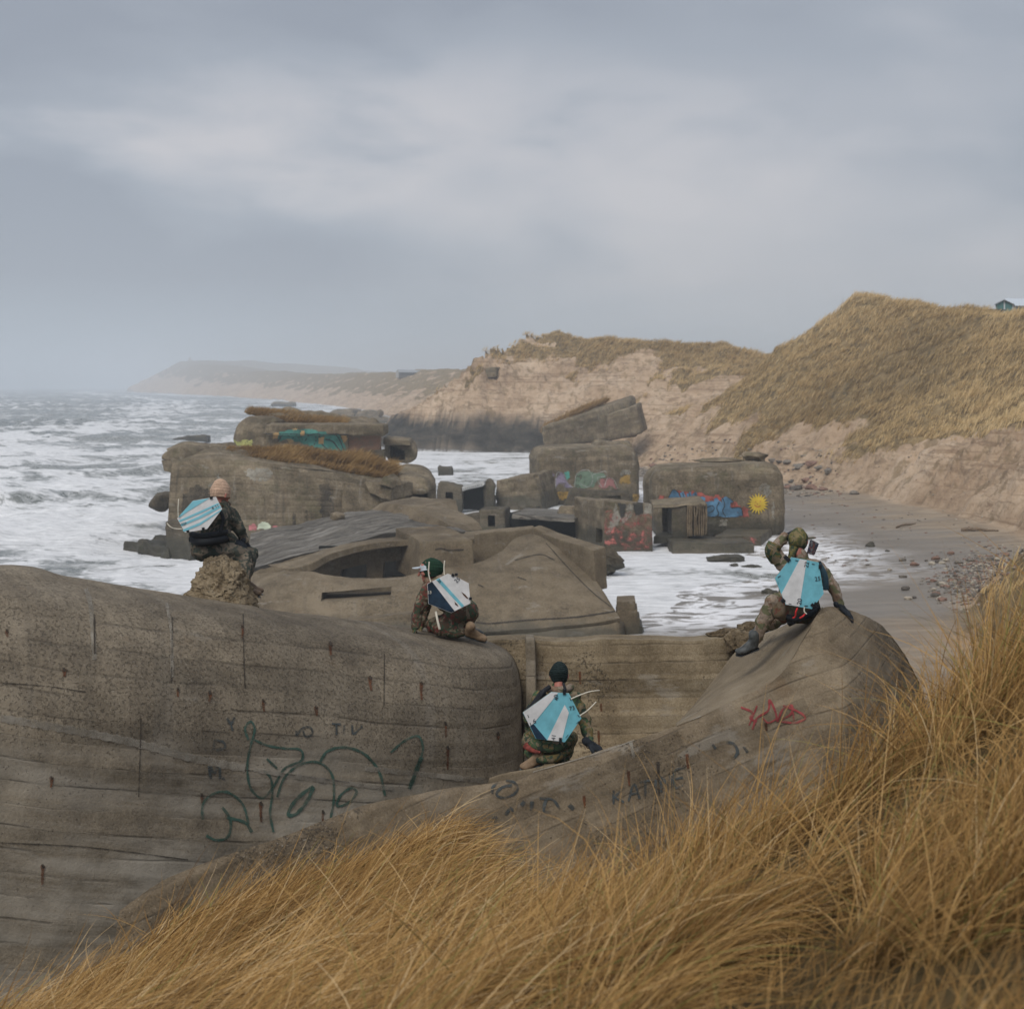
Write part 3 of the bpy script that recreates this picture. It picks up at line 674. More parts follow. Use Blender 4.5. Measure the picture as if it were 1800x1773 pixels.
# foreground dune: ground heights through these points (x, y, z)
FG = np.array([P(*q) for q in [(-150, 1830, 7.6), (0, 1730, 8.4), (170, 1635, 9.2), (400, 1535, 10.0), (600, 1475, 10.4), (760, 1425, 10.7), (850, 1500, 10.4), (1000, 1530, 9.8),
                               (1110, 1590, 9.2), (1200, 1545, 9.2), (1300, 1480, 9.2), (1500, 1405, 9.0), (1600, 1305, 8.8), (1640, 1240, 8.6), (1800, 1165, 8.4), (2050, 1080, 8.0),
                               (0, 1900, 5.6), (450, 1800, 5.6), (900, 1780, 5.2), (1200, 1700, 5.6), (900, 1620, 7.4), (450, 1640, 7.6), (1350, 1540, 6.8), (1500, 1750, 4.4), (1800, 1800, 4.0),
                               (1700, 1500, 5.6), (1500, 1620, 5.2), (1900, 1300, 6.2), (1750, 1250, 7.4), (900, 2000, 4.2), (200, 2100, 4.4), (1600, 2050, 3.4), (1250, 1760, 4.7), (1050, 1690, 5.9)]]
              + [np.array(v) for v in [(0, 0, 7.35), (1.5, 0, 7.7), (-1.5, 0, 6.9), (3, 1.5, 8.3), (-3, 1, 6.2), (0, 2.0, 7.35), (-4, 4, 5.6), (4.5, 4, 8.6), (6, 8, 8.6), (0, -4, 7.2), (5, -4, 8.4), (-5, -4, 5.4)]])
def _rbf():
    n = len(FG); r = np.linalg.norm(FG[:, None, :2]-FG[None, :, :2], axis=-1); K = r+np.eye(n)*.12
    A = np.zeros((n+3, n+3)); A[:n, :n] = -K; Pm = np.column_stack((np.ones(n), FG[:, :2])); A[:n, n:] = Pm; A[n:, :n] = Pm.T
    return np.linalg.solve(A, np.concatenate((FG[:, 2], np.zeros(3))))
_RW = _rbf()
def fg_height(x, y):
    sh = np.shape(x); q = np.stack((np.ravel(x), np.ravel(y)), -1)
    r = np.linalg.norm(q[:, None]-FG[None, :, :2], axis=-1)
    z = -(r@_RW[:len(FG)])+_RW[-3]+q@_RW[-2:]-.26*sstep(4.0, 8.5, q[:, 1])-.10
    z = z+.07*fbm(p3(q[:, 0], q[:, 1]), .9, 3, seed=51)+.12*fbm(p3(q[:, 0], q[:, 1]), .35, 2, seed=52)
    return z.reshape(sh)
def brink(x):
    """distance at which the foreground dune drops away"""
    k = [(-8, 7.5), (-3, 8.6), (-1.9, 10.1), (-1.2, 10.5), (-.5, 10.8), (.35, 9.9), (.75, 9.3), (1.4, 9.3), (2.1, 9.1), (2.5, 8.7), (2.9, 8.5), (4, 8.1), (9, 7.6)]
    return np.interp(x, [a for a, _ in k], [b for _, b in k])
def build_foreground():
    xs = np.linspace(-9, 12, 190); ys = np.concatenate((np.linspace(-8, 3, 40, endpoint=False), np.linspace(3, 13.5, 170), np.linspace(14, 24, 20)))
    X, Y = np.meshgrid(xs, ys); Z = fg_height(X, np.minimum(Y, brink(X)+.5))
    over = np.clip(Y-brink(X), 0, 99); Z = Z-over*1.1-1.2*sstep(0, .9, over)
    Z = np.maximum(Z, .6)
    side = np.clip(np.abs(X-1)-7, 0, 9); Z = Z-side*.5
    V = np.stack((X, Y, Z), -1).reshape(-1, 3)
    me = fast_mesh('foreground_dune', V, grid_faces(len(ys), len(xs)), np.full((len(ys)-1)*(len(xs)-1), 4))
    tag(link('foreground_dune', me, MAT_FGSOIL, origin=(0, 0, 0)), kind='structure')
    rg = np.random.default_rng(8)
    n = 1000; y = 2.5+9.0*rg.uniform(0, 1, n*8)**.85; x = rg.uniform(-.41, .41, n*8)*y; k = (y < brink(x)+.2)&((x < -.3)|(fbm(p3(x, y), 1.3, 2, seed=71) > -.12)); x, y = x[k][:n], y[k][:n]
    xb = rg.uniform(-3.6, 3.7, 260); yb = brink(xb)+rg.uniform(-.8, .05, 260); x = np.concatenate((x, xb)); y = np.concatenate((y, yb))
    z = fg_height(x, y); T_ = len(x)
    left = 1-sstep(-1.4, 1.0, x); tall = sstep(2.2, 2.9, x)*sstep(5.5, 7, y)
    tw = np.radians(6)+.55*fbm(p3(x, y), .55, 2, seed=62)*(1-.6*left)+rg.normal(0, .22, T_)*(1-.5*left)          # each tussock's own set in the wind
    lean = .62+.30*left+.35*fbm(p3(x, y), .7, 2, seed=63)-.2*tall; tsz = np.clip(1+.25*rg.normal(0, 1, T_), .55, 1.5); thue = rg.normal(0, .10, T_)+.14*fbm(p3(x, y), .6, 3, seed=61)
    nb = 74; idx = np.repeat(np.arange(T_), nb); N = len(idx)
    rr = np.abs(rg.normal(0, .05, N))*tsz[idx]*(1+1.3*left[idx]); th = rg.uniform(0, 2*math.pi, N)
    bx = x[idx]+rr*np.cos(th); by = y[idx]+rr*np.sin(th); bz = fg_height(bx, by)-.03
    Ln = .66*tsz[idx]*rg.uniform(.55, 1.25, N)*(1+.20*tall[idx])*(1-.14*left[idx])*(1-.30*sstep(-1.3, -.4, by-brink(bx))*(bx < 2.1))
    fan = rg.normal(0, .55, N)*(1-.45*left[idx]); head = tw[idx]+fan
    back_ = rg.uniform(0, 1, N) < .14*(1-.9*left[idx]); head = np.where(back_, th, head)
    a0 = np.clip(lean[idx]+rg.normal(0, .28, N), 0, 1.2); a1 = a0+rg.uniform(.4, 1.5, N)*(1-.35*tall[idx]); a1 = np.minimum(a1, 2.3-.5*left[idx]-.7*tall[idx])
    hue = np.clip(.45+thue[idx]+rg.normal(0, .19, N), 0, .86); gz = rg.uniform(0, 1, N) < .09*(1-.6*left[idx])+.04*tall[idx]; hue = np.where(gz, rg.uniform(.9, 1, N), hue)
    wd = rg.uniform(.0026, .0062, N)*(.85+.05*by)
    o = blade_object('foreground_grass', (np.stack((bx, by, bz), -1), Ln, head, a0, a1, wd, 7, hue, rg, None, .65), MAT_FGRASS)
    tag(o, 'long golden marram grass bent by the wind over the foreground dune', 'grass', kind='stuff')
    # short thatch of dead stalks between them
    n = 9000; y = rg.uniform(2.5, 11.2, n); x = rg.uniform(-.40, .40, n)*y; k = y < brink(x)+.2; x, y = x[k], y[k]; N = len(x)
    o = blade_object('grass_litter', (np.stack((x, y, fg_height(x, y)-.01), -1), rg.uniform(.12, .4, N), rg.uniform(-1.4, 1.6, N), rg.uniform(.5, 1.3, N), rg.uniform(1.3, 1.9, N),
                                 rg.uniform(.003, .005, N), 3, np.clip(rg.normal(.22, .14, N), 0, .8), rg, None, .3), MAT_FGRASS)
    tag(o, 'short dead stalks and litter between the foreground grass tussocks', 'grass litter', kind='stuff')

MAT_SAND = sand_material(); MAT_WATER = water_material()
MAT_DGRASS = grass_material('dune_grass', [(0, (.22, .165, .08)), (.3, (.42, .295, .14)), (.55, (.58, .42, .205)), (.8, (.68, .51, .27)), (1, (.74, .58, .33))])
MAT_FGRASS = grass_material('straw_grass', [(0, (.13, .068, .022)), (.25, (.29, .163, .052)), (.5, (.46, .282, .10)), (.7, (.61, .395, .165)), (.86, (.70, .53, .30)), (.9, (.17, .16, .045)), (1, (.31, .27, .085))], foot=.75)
def fgsoil():
    m = M('dune_soil', .95, .1); n = m.noise(m.pos(), 3.0, 6, .7); s = m.noise(m.map(m.pos(), (5, 30, 5), rot=(0, 0, .3)), 3.0, 5, .7)
    return m.done(m.ramp(m.math('ADD', m.math('MULTIPLY', n, .5), m.math('MULTIPLY', s, .5)), [(.35, (.03, .024, .011)), (.5, (.07, .05, .022)), (.66, (.14, .10, .045))]), .95, m.bump(s, .02, .8))
MAT_FGSOIL = fgsoil()
LAND = build_land(); SEA = build_sea(); build_dune_grass(); build_foreground()
# ------------------------------------------------------------------ concrete
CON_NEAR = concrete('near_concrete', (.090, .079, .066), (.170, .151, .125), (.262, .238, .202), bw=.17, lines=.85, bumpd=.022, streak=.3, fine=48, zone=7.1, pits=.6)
CON_SLAB = concrete('slab_near_concrete', (.082, .067, .050), (.145, .121, .093), (.212, .182, .143), bw=.15, lines=.7, bumpd=.018, streak=.2, fine=55)
CON_RAMP = concrete('smooth_near_concrete', (.125, .106, .080), (.185, .158, .122), (.24, .21, .168), bw=.3, lines=.15, bumpd=.01, streak=.15, fine=60, pits=.7)
CON_BACK = concrete('yellowish_near_concrete', (.11, .09, .064), (.195, .165, .122), (.285, .252, .198), bw=.19, lines=1.0, bumpd=.02, streak=.2, fine=50)
CON_RUB = concrete('rubble_concrete', (.055, .043, .028), (.115, .092, .064), (.235, .20, .15), bw=5, lines=0, bumpd=.05, streak=0, fine=24, scale=2.2)
CON_MID = concrete('mid_concrete', (.085, .070, .052), (.142, .120, .090), (.195, .168, .132), bw=.6, lines=.12, bumpd=.03, streak=.22, fine=14, pits=.5, scale=.45, wetz=.9)
CON_FAR = concrete('far_concrete', (.075, .064, .048), (.145, .124, .094), (.235, .205, .162), bw=.34, lines=.8, bumpd=.05, streak=.5, fine=9, pits=.6, scale=.45, wetz=1.5, moss=.25)
CON_WET = concrete('wet_dark_concrete', (.045, .04, .033), (.085, .076, .062), (.13, .118, .098), bw=.34, lines=.7, bumpd=.05, streak=.4, fine=9, pits=.4, scale=.45, wetz=1.2, moss=.35)
def slate():
    m = M('weathered_wet_slab', .7, .2); pos = m.pos(); uv = m.uv()
    s = m.noise(m.map(uv, (.22, 2.6, 1)), 1.1, 7, .7, .6); b = m.noise(pos, .5, 5, .6)
    col = m.ramp(m.math('ADD', m.math('MULTIPLY', s, .7), m.math('MULTIPLY', b, .3)), [(.38, (.09, .078, .06)), (.5, (.19, .17, .14)), (.62, (.30, .28, .245))])
    lay = m.noise(m.map(uv, (.1, 1.5, 1), loc=(3, 1, 0)), 1.4, 6, .75, .8)
    crack = m.rng(m.math('ABSOLUTE', m.math('SUBTRACT', lay, .5)), 0, .02, 1, 0)
    col = m.mix(m.math('MULTIPLY', crack, .75), col, (.04, .035, .03))
    return m.done(col, .72, m.bump(m.math('SUBTRACT', m.math('MULTIPLY', lay, 2.0), m.math('MULTIPLY', crack, .3)), .18, .9))
CON_SLATE = slate()
SHADE = plain('interior_shade_black', (.02, .02, .018), .95, .1)  # near-black colour standing for the shade inside hollows
ROCKM = concrete('sea_rock', (.035, .032, .026), (.075, .066, .052), (.13, .115, .09), bw=9, lines=0, bumpd=.08, streak=0, fine=6, pits=.2, scale=.6, wetz=.9)
EARTH = plain('brown_earth', (.10, .075, .045), .95, .1)

def off(q, dx, dy, dz):
    w = P(*q)+np.array((dx, dy, dz)); return (900+w[0]/w[1]*FPX, HOR+(CAM_H-w[2])/w[1]*FPX, w[1])
def shiftrow(row, dx, dy, dz): return [off(q, dx, dy, dz) for q in row]

# ------------------------------------------------------------------ paint, stains: thin skins laid on the surfaces they mark
def bvh(*objs):
    V = []; F = []; b = 0
    for o in objs:
        w = Vector(o['_w']); V += [v.co+w for v in o.data.vertices]; F += [tuple(i+b for i in p.vertices) for p in o.data.polygons]; b = len(V)
    return BVHTree.FromPolygons(V, F)
CAMP = Vector((0, 0, CAM_H))
def hit(tree, px, py, lift=1.0):
    d = Vector(((px-900)/FPX, 1, -(py-HOR)/FPX)).normalized()
    r = tree.ray_cast(CAMP, d, 900)
    if r[0] is None: return None
    n = r[1] if r[1].dot(d) < 0 else -r[1]
    return r[0]+n*(.004+.00022*r[3])*lift
def stroke_mesh(tree, lines, lift=1.0):
    V = []; F = []; UV = []
    for ln in lines:
        pts, w = ln[0], ln[1]; pts = np.array(pts, float)
        tot = np.linalg.norm(np.diff(pts, axis=0), axis=1).sum(); n = max(3, int(tot/3.0))
        q = catmull(np.column_stack((pts, np.zeros(len(pts))))[:, None, :], n)[:, 0, :2] if len(pts) > 2 else np.linspace(pts[0], pts[1], n)
        t = np.gradient(q, axis=0); t /= np.linalg.norm(t, axis=1, keepdims=True)+1e-9; nn = np.stack((-t[:, 1], t[:, 0]), -1)
        prev = None
        for i in range(n):
            ww = w*(.92+.13*math.sin(i*.9+w))*.5*(1 if len(ln) < 3 else (1-ln[2]*i/n))
            a = hit(tree, *(q[i]-nn[i]*ww), lift); b = hit(tree, *(q[i]+nn[i]*ww), lift)
            if a is None or b is None or (a-b).length > .02*a.y: prev = None; continue
            V += [a, b]; UV += [(i*.1, 0), (i*.1, 1)]; k = len(V)-2
            if prev is not None and (V[prev]-a).length < .03*a.y: F.append((prev, prev+1, k+1, k))
            prev = k
    return V, F, UV
def stroke(name, tree, lines, mat, parent, label=None, lift=1.0):
    if len(lines) > 1:
        for k_, l_ in enumerate(lines): stroke(name, tree, [l_], mat, parent, label, lift*(1+.12*(k_ % 5)))
        return
    V, F, UV = stroke_mesh(tree, lines, lift)
    if not F: return None
    me = bpy.data.meshes.new(name); me.from_pydata([tuple(v) for v in V], [], F)
    l = me.uv_layers.new(name='UVMap')
    for lp in me.loops: l.data[lp.index].uv = UV[lp.vertex_index]
    o = link(name, me, mat, parent); tag(o, label); return o
def inside(poly, x, y):
    c = np.zeros(np.shape(x), bool); n = len(poly)
    for i in range(n):
        x0, y0 = poly[i]; x1, y1 = poly[(i+1) % n]
        if y0 == y1: continue
        c ^= ((y0 > y) != (y1 > y)) & (x < (x1-x0)*(y-y0)/(y1-y0)+x0)
    return c
def fill(name, tree, polys, mat, parent, label=None, step=1.5, lift=1.0, ragged=0.0, seed=0):
    """painted areas: a fine lattice clipped to the outline"""
    if len(polys) > 1:
        for k_, l_ in enumerate(polys): fill(name, tree, [l_], mat, parent, label, step, lift*(1+.06*(k_ % 5)), ragged, seed+k_)
        return
    V = []; F = []; idx = {}
    P_ = [p for p in polys]; ax = [q[0] for p in P_ for q in p]; ay = [q[1] for p in P_ for q in p]
    gx = np.arange(min(ax), max(ax)+step, step); gy = np.arange(min(ay), max(ay)+step, step)
    X, Y = np.meshgrid(gx[:-1]+step/2, gy[:-1]+step/2)
    jx = ragged*fbm(p3(X, Y), .22, 3, seed=seed); jy = ragged*fbm(p3(X, Y), .22, 3, seed=seed+4)
    m_ = np.zeros(X.shape, bool)
    for p in P_: m_ |= inside(p, X+jx, Y+jy)
    def vid(i, j):
        if (i, j) not in idx:
            h = hit(tree, gx[i], gy[j], lift); idx[(i, j)] = None if h is None else len(V)
            if h is not None: V.append(tuple(h))
        return idx[(i, j)]
    for j, i in zip(*np.nonzero(m_)):
        q = [vid(i, j), vid(i+1, j), vid(i+1, j+1), vid(i, j+1)]
        if None in q: continue
        ys = [V[k][1] for k in q]
        if max(ys)-min(ys) > .02*ys[0]: continue
        F.append(q)
    if not F: return None
    me = bpy.data.meshes.new(name); me.from_pydata(V, [], F); o = link(name, me, mat, parent); tag(o, label); return o
def fan(name, tree, poly, c, mat, parent, label=None, lift=1.0):
    V = [hit(tree, *c, lift)]+[hit(tree, *q, lift) for q in poly]; n = len(poly); me = bpy.data.meshes.new(name)
    me.from_pydata([tuple(v) for v in V], [], [(0, 1+i, 1+(i+1) % n) for i in range(n)]); return tag(link(name, me, mat, parent), label)
def paint(name, col, cover=.75, scale=6.0, rough=.7, soft=.12, var=.2):  # worn spray paint
    m = M(name, rough, .25); n = m.noise(m.pos(), scale, 6, .7); n2 = m.noise(m.pos(), scale*.4, 3)
    c = m.ramp(n2, [(.35, tuple(x*(1-var) for x in col)), (.65, tuple(min(1, x*(1+var)) for x in col))])
    a = m.rng(n, .62-cover*.42-soft, .62-cover*.42+soft)
    return m.done(c, rough, None, a)

# ------------------------------------------------------------------ the tilted bunker in the foreground
B = thing('foreground_bunker', 'huge tilted concrete bunker nearest the camera, with rust streaks and looping green graffiti', 'bunker', P(700, 1500, 13.5))
top = [(-140, 986, 13.3), (0, 998, 13.6), (60, 1001, 13.7), (110, 1016, 13.8), (300, 1043, 14.3), (450, 1068, 14.8), (640, 1096, 15.8), (760, 1112, 16.4), (850, 1127, 16.5), (893, 1145, 16.5), (915, 1165, 16.8)]
r1 = [(-140, 1018, 12.2), (0, 1028, 12.5), (60, 1034, 12.6), (110, 1042, 12.7), (300, 1068, 13.2), (450, 1089, 13.7), (640, 1114, 14.5), (760, 1131, 14.9), (850, 1146, 15.2), (900, 1170, 15.5), (915, 1190, 16.6)]
r2 = [(-140, 1060, 11.8), (0, 1068, 12.1), (60, 1075, 12.2), (110, 1084, 12.3), (300, 1110, 12.8), (450, 1130, 13.2), (640, 1155, 14.0), (760, 1170, 14.4), (850, 1190, 14.8), (905, 1215, 15.3), (918, 1235, 16.5)]
r3 = [(-140, 1230, 11.3), (0, 1230, 11.6), (60, 1232, 11.7), (110, 1235, 11.8), (300, 1245, 12.3), (450, 1262, 12.8), (640, 1275, 13.5), (760, 1282, 14.0), (850, 1290, 14.5), (908, 1300, 15.2), (920, 1310, 16.4)]
r4 = [(-140, 1480, 11.1), (0, 1470, 11.4), (60, 1465, 11.5), (110, 1460, 11.6), (300, 1440, 12.1), (450, 1425, 12.6), (640, 1405, 13.3), (760, 1392, 13.9), (850, 1385, 14.4), (908, 1385, 15.1), (920, 1390, 16.3)]
r5 = [(-140, 1850, 10.9), (0, 1820, 11.2), (60, 1800, 11.3), (110, 1790, 11.4), (300, 1700, 11.9), (450, 1640, 12.4), (640, 1560, 13.1), (760, 1520, 13.7), (850, 1500, 14.2), (908, 1480, 14.9), (920, 1480, 16.1)]
for r in (top, r1, r2, r3, r4, r5): r[:0] = [off(r[0], -7.5, -.2, .1), off(r[0], -3.5, -.25, .12)]
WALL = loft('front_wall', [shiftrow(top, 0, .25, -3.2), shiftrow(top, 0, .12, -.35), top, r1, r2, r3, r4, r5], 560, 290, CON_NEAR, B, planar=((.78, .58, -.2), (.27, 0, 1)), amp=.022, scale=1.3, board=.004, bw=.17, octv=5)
# slab lying against it: its upper edge climbs to the right and rounds off into a hood
e0 = [(212, 1600, 11.0), (300, 1540, 11.2), (480, 1475, 11.7), (640, 1415, 12.1), (740, 1392, 12.4), (850, 1375, 12.6), (905, 1364, 12.7), (1060, 1318, 12.9), (1230, 1258, 13.2), (1300, 1226, 13.32),
      (1370, 1187, 13.45), (1412, 1125, 13.65), (1445, 1070, 13.85), (1475, 1066, 14.1), (1510, 1077, 14.35), (1560, 1108, 14.7), (1598, 1160, 14.95), (1622, 1215, 15.1), (1640, 1280, 15.2)]
lo = e0[:10]
e1 = [off(q, 0, -.08, -.06) for q in lo]+[(1374, 1203, 13.43), (1424, 1139, 13.6), (1452, 1084, 13.8), (1479, 1078, 13.98), (1507, 1088, 14.15), (1550, 1118, 14.45), (1586, 1168, 14.7), (1608, 1222, 14.85), (1624, 1290, 14.95)]
e2 = [off(q, -.02, -.24, -.40) for q in lo]+[(1386, 1245, 13.35), (1436, 1188, 13.46), (1460, 1132, 13.62), (1482, 1120, 13.74), (1503, 1124, 13.86), (1534, 1147, 14.08), (1564, 1187, 14.3), (1584, 1237, 14.5), (1598, 1305, 14.62)]
e3 = [off(q, -.05, -.5, -1.0) for q in lo]+[(1392, 1325, 13.2), (1440, 1292, 13.22), (1463, 1262, 13.26), (1482, 1252, 13.2), (1500, 1252, 13.27), (1522, 1258, 13.4), (1546, 1275, 13.6), (1564, 1305, 13.8), (1578, 1355, 13.95)]
e4 = [off(q, -.1, -.9, -2.6) for q in lo]+[(x_, 1520, 12.9+.1*i_) for i_, x_ in enumerate((1400, 1435, 1460, 1480, 1500, 1522, 1545, 1562, 1578))]
PLN = ((.93, .2, .31), (-.31, .0, .95))
SLAB = loft('sloping_slab', [e0, e1, e2, e3, e4], 360, 120, CON_SLAB, B, planar=PLN, amp=.018, scale=1.6, board=.005, bw=.15, octv=5, back=(0, .13, -.05), seed=3)
crown = [q for q in e0 if q[0] >= 1440]
loft('hood_back', [shiftrow(crown, 0, -.01, -.03), shiftrow(crown, -.03, .5, -.22), shiftrow(crown, -.08, 1.4, -.9), shiftrow(crown, -.1, 2.2, -2.6)], 60, 50, CON_RAMP, B, amp=0, seed=4)
dA = [(1446, 1068, 13.83), (1418, 1115, 13.66), (1370, 1187, 13.44), (1290, 1233, 13.3), (1190, 1276, 13.12)]
dB = [(1446, 1067, 14.3), (1395, 1116, 14.2), (1340, 1170, 14.2), (1275, 1212, 14.0), (1190, 1270, 13.7)]
dC = [(1446, 1066, 14.9), (1372, 1101, 15.1), (1305, 1132, 15.5), (1258, 1188, 15.5), (1205, 1258, 15.4)]
RAMP = loft('smooth_ramp', [dA, dB, dC], 90, 60, CON_RAMP, B, amp=.012, scale=1.5, back=(0, .05, -1.6), seed=6)
cw0 = [(850, 1126, 16.3), (905, 1124, 16.1), (1000, 1127, 16.0), (1150, 1123, 16.0), (1270, 1121, 16.0), (1335, 1108, 16.1)]
cw1 = [(850, 1240, 16.1), (905, 1240, 15.95), (1000, 1240, 15.9), (1150, 1238, 15.9), (1270, 1238, 15.9), (1335, 1240, 16.0)]
cw2 = [(850, 1420, 15.8), (905, 1420, 15.7), (1000, 1420, 15.7), (1150, 1420, 15.7), (1270, 1420, 15.7), (1335, 1420, 15.8)]
REAR = loft('recess_wall', [cw0, cw1, cw2], 200, 110, CON_BACK, B, amp=.010, scale=1.8, board=.006, bw=.19, octv=5, back=(0, .3, 0), seed=7, edge=.02)
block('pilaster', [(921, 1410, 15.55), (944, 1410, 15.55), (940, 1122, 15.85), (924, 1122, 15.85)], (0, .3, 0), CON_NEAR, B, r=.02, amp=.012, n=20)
block('trough_floor', [P(860, 1365, 12.8)-np.array((0, 0, .3)), P(1240, 1285, 13.3)-np.array((0, 0, .3)), P(1240, 1285, 13.3), P(860, 1365, 12.8)], (0, 3.0, -1.0), CON_RAMP, B, r=.03, amp=.02, n=16)
# broken rubble on the ramp's foot and along the top edge
rock('broken_edge', P(1298, 1128, 15.9), (.16, .18, .15), CON_RUB, B, seed=4, amp=.9)
rock('broken_edge', P(1278, 1112, 16.2), (.20, .16, .06), CON_RUB, B, seed=5, amp=.9)
rock('broken_edge', P(1322, 1104, 16.3), (.16, .16, .07), CON_RUB, B, seed=15, amp=.9)
# the torn-off lump on top of the wall
def lump():
    rg = np.random.default_rng(3); n1, n2 = 110, 84; V = []
    th = np.linspace(0, 2*math.pi, n1, endpoint=False); hh = np.linspace(0, 1, n2)
    b = P(376, 1092, 14.55); zt = P(376, 980, 15.0)[2]-b[2]
    prof = np.interp(hh, [0, .15, .35, .6, .8, .93, 1], [.42, .40, .33, .24, .19, .13, .0])
    for k, h in enumerate(hh):
        V.append(np.stack((b[0]+prof[k]*np.cos(th)*1.0-.10*h*0+.02*h, b[1]+.15*h+prof[k]*1.25*np.sin(th)+.2, np.full(n1, b[2]+zt*h-.0)+(1-h)*.10*np.where(np.cos(th) < 0, -np.cos(th)*2.0, -np.cos(th)*.2)-(1-h)*.10), -1))
    V = np.array(V); c = np.array((b[0], b[1]+.2, b[2]+.3)); d = V-c; L_ = np.linalg.norm(d, axis=-1, keepdims=True)+1e-6; n = d/L_
    V = V+n*(.07*fbm(V, 4.0, 5, .6, seed=2)+.035*np.abs(fbm(V, 11.0, 3, seed=6))+.03*np.abs(fbm(V, 24.0, 2, seed=8))+.05*fbm(V, 2.0, 3, seed=9))[..., None]
    a = np.arange(n1*n2).reshape(n2, n1); a2 = np.roll(a, -1, 1)
    F = np.stack((a[:-1], a2[:-1], a2[1:], a[1:]), -1).reshape(-1, 4)
    me = fast_mesh('broken_lump', V.reshape(-1, 3), F, np.full(len(F), 4), smooth=True); me.set_sharp_from_angle(angle=math.radians(35))
    return link('broken_lump', me, CON_RUB, B)
LUMP = lump(); tag(LUMP, 'ragged lump of broken concrete full of pebbles')
TW = bvh(WALL); TSL = bvh(SLAB); TR = bvh(REAR)
GREEN = paint('faded_green_spray', (.042, .085, .066), .50, 9, soft=.25); RED = paint('red_spray', (.27, .05, .05), .55, 12, soft=.2); BLACK = paint('faded_black_spray', (.05, .058, .058), .42, 10, soft=.2)
RUST = paint('rust', (.105, .042, .02), .48, 22, .9, soft=.28, var=.45); GREY = paint('lime_bloom', (.42, .40, .35), .42, 14, .9); PALEF = paint('pale_scuff', (.32, .30, .25), .35, 1.6, .9, soft=.3); GREYS = paint('soft_lime_and_highlight', (.25, .225, .185), .30, 7, .9, soft=.3); CRACK = paint('dark_joint', (.045, .037, .029), .50, 9, .95, soft=.2)
G = [([(436, 1300), (430, 1280), (440, 1268), (447, 1280), (440, 1310), (434, 1345), (440, 1385), (460, 1402), (478, 1385), (500, 1350), (530, 1335), (528, 1318), (500, 1315), (470, 1310), (446, 1300)], 4.4),
     ([(462, 1353), (474, 1365), (478, 1390), (474, 1430), (480, 1462)], 4.4), ([(486, 1400), (500, 1365), (530, 1342), (560, 1340), (582, 1360), (586, 1400), (580, 1440)], 4.4),
     ([(468, 1333), (486, 1350)], 4.4), ([(550, 1382), (530, 1395), (512, 1415), (506, 1432), (520, 1430), (540, 1405), (550, 1382)], 6.7),
     ([(562, 1338), (575, 1320), (605, 1313), (640, 1325), (665, 1355), (676, 1398)], 5.2), ([(590, 1412), (600, 1395), (618, 1384), (626, 1392), (612, 1410), (592, 1416), (596, 1398)], 4.4),
     ([(686, 1322), (710, 1302), (735, 1294), (742, 1320), (730, 1350), (720, 1385)], 4.4), ([(740, 1330), (728, 1362), (718, 1386)], 7.4),
     ([(355, 1440), (356, 1412), (375, 1394), (400, 1392), (425, 1412), (436, 1448)], 4.4), ([(390, 1418), (404, 1440), (400, 1470), (380, 1476), (362, 1468)], 5.2), ([(398, 1436), (430, 1445), (442, 1462)], 5.9)]
stroke('graffiti', TW, G, GREEN, B, 'large faded dark green looping spray lettering')
stroke('graffiti', TW, [([(366, 1345), (370, 1368)], 5), ([(368, 1345), (376, 1358), (384, 1344), (386, 1368)], 5), ([(392, 1366), (392, 1370)], 5), ([(376, 1300), (374, 1318)], 4), ([(376, 1300), (392, 1304), (394, 1314), (378, 1318)], 4),
      ([(398, 1262), (405, 1272), (412, 1260)], 5), ([(405, 1272), (408, 1284)], 4), ([(520, 1284), (520, 1292), (530, 1280), (544, 1278), (548, 1290), (536, 1294), (532, 1284)], 4),
      ([(582, 1272), (598, 1273)], 4), ([(590, 1272), (590, 1292)], 4), ([(604, 1274), (604, 1290)], 4), ([(618, 1274), (620, 1290), (636, 1276)], 4)], BLACK, B, 'small dark scrawled letters')
stroke('graffiti', TSL, [([(1302, 1243), (1322, 1252), (1318, 1262), (1330, 1268)], 4), ([(1322, 1282), (1330, 1262), (1350, 1248), (1352, 1230), (1362, 1250), (1366, 1268)], 4), ([(1330, 1240), (1316, 1275)], 3),
      ([(1366, 1268), (1376, 1246), (1392, 1240), (1390, 1254), (1374, 1264)], 4), ([(1376, 1240), (1402, 1250), (1416, 1262), (1398, 1270), (1372, 1268)], 4), ([(1392, 1242), (1396, 1268)], 3), ([(1340, 1262), (1350, 1270), (1366, 1262)], 3)], RED, B, 'red scribbled tag')
stroke('graffiti', TSL, [([(865, 1395), (866, 1384), (880, 1374), (900, 1374), (910, 1384), (902, 1396), (884, 1402), (872, 1396), (882, 1384), (900, 1380)], 5),
      ([(888, 1432), (898, 1420), (902, 1430)], 6), ([(916, 1416), (922, 1408)], 7), ([(935, 1408), (934, 1424)], 7), ([(948, 1402), (972, 1406), (984, 1422)], 5), ([(960, 1404), (956, 1425), (968, 1428)], 6), ([(1000, 1414), (1008, 1422)], 8), ([(866, 1440), (874, 1436)], 8), ([(830, 1450), (846, 1446)], 8)], BLACK, B, 'row of faded grey looping letters')
KAT = []
def kat(x, y, sc, segs):
    for s in segs: KAT.append(([(x+a*sc, y+b*sc-a*sc*.22) for a, b in s], 4.5))
kat(1078, 1414, 1, [[(0, 0), (0, -26)], [(18, -26), (2, -13)], [(2, -13), (18, 0)]]); kat(1104, 1408, 1, [[(0, 0), (10, -28), (20, 0)], [(4, -11), (17, -11)]])
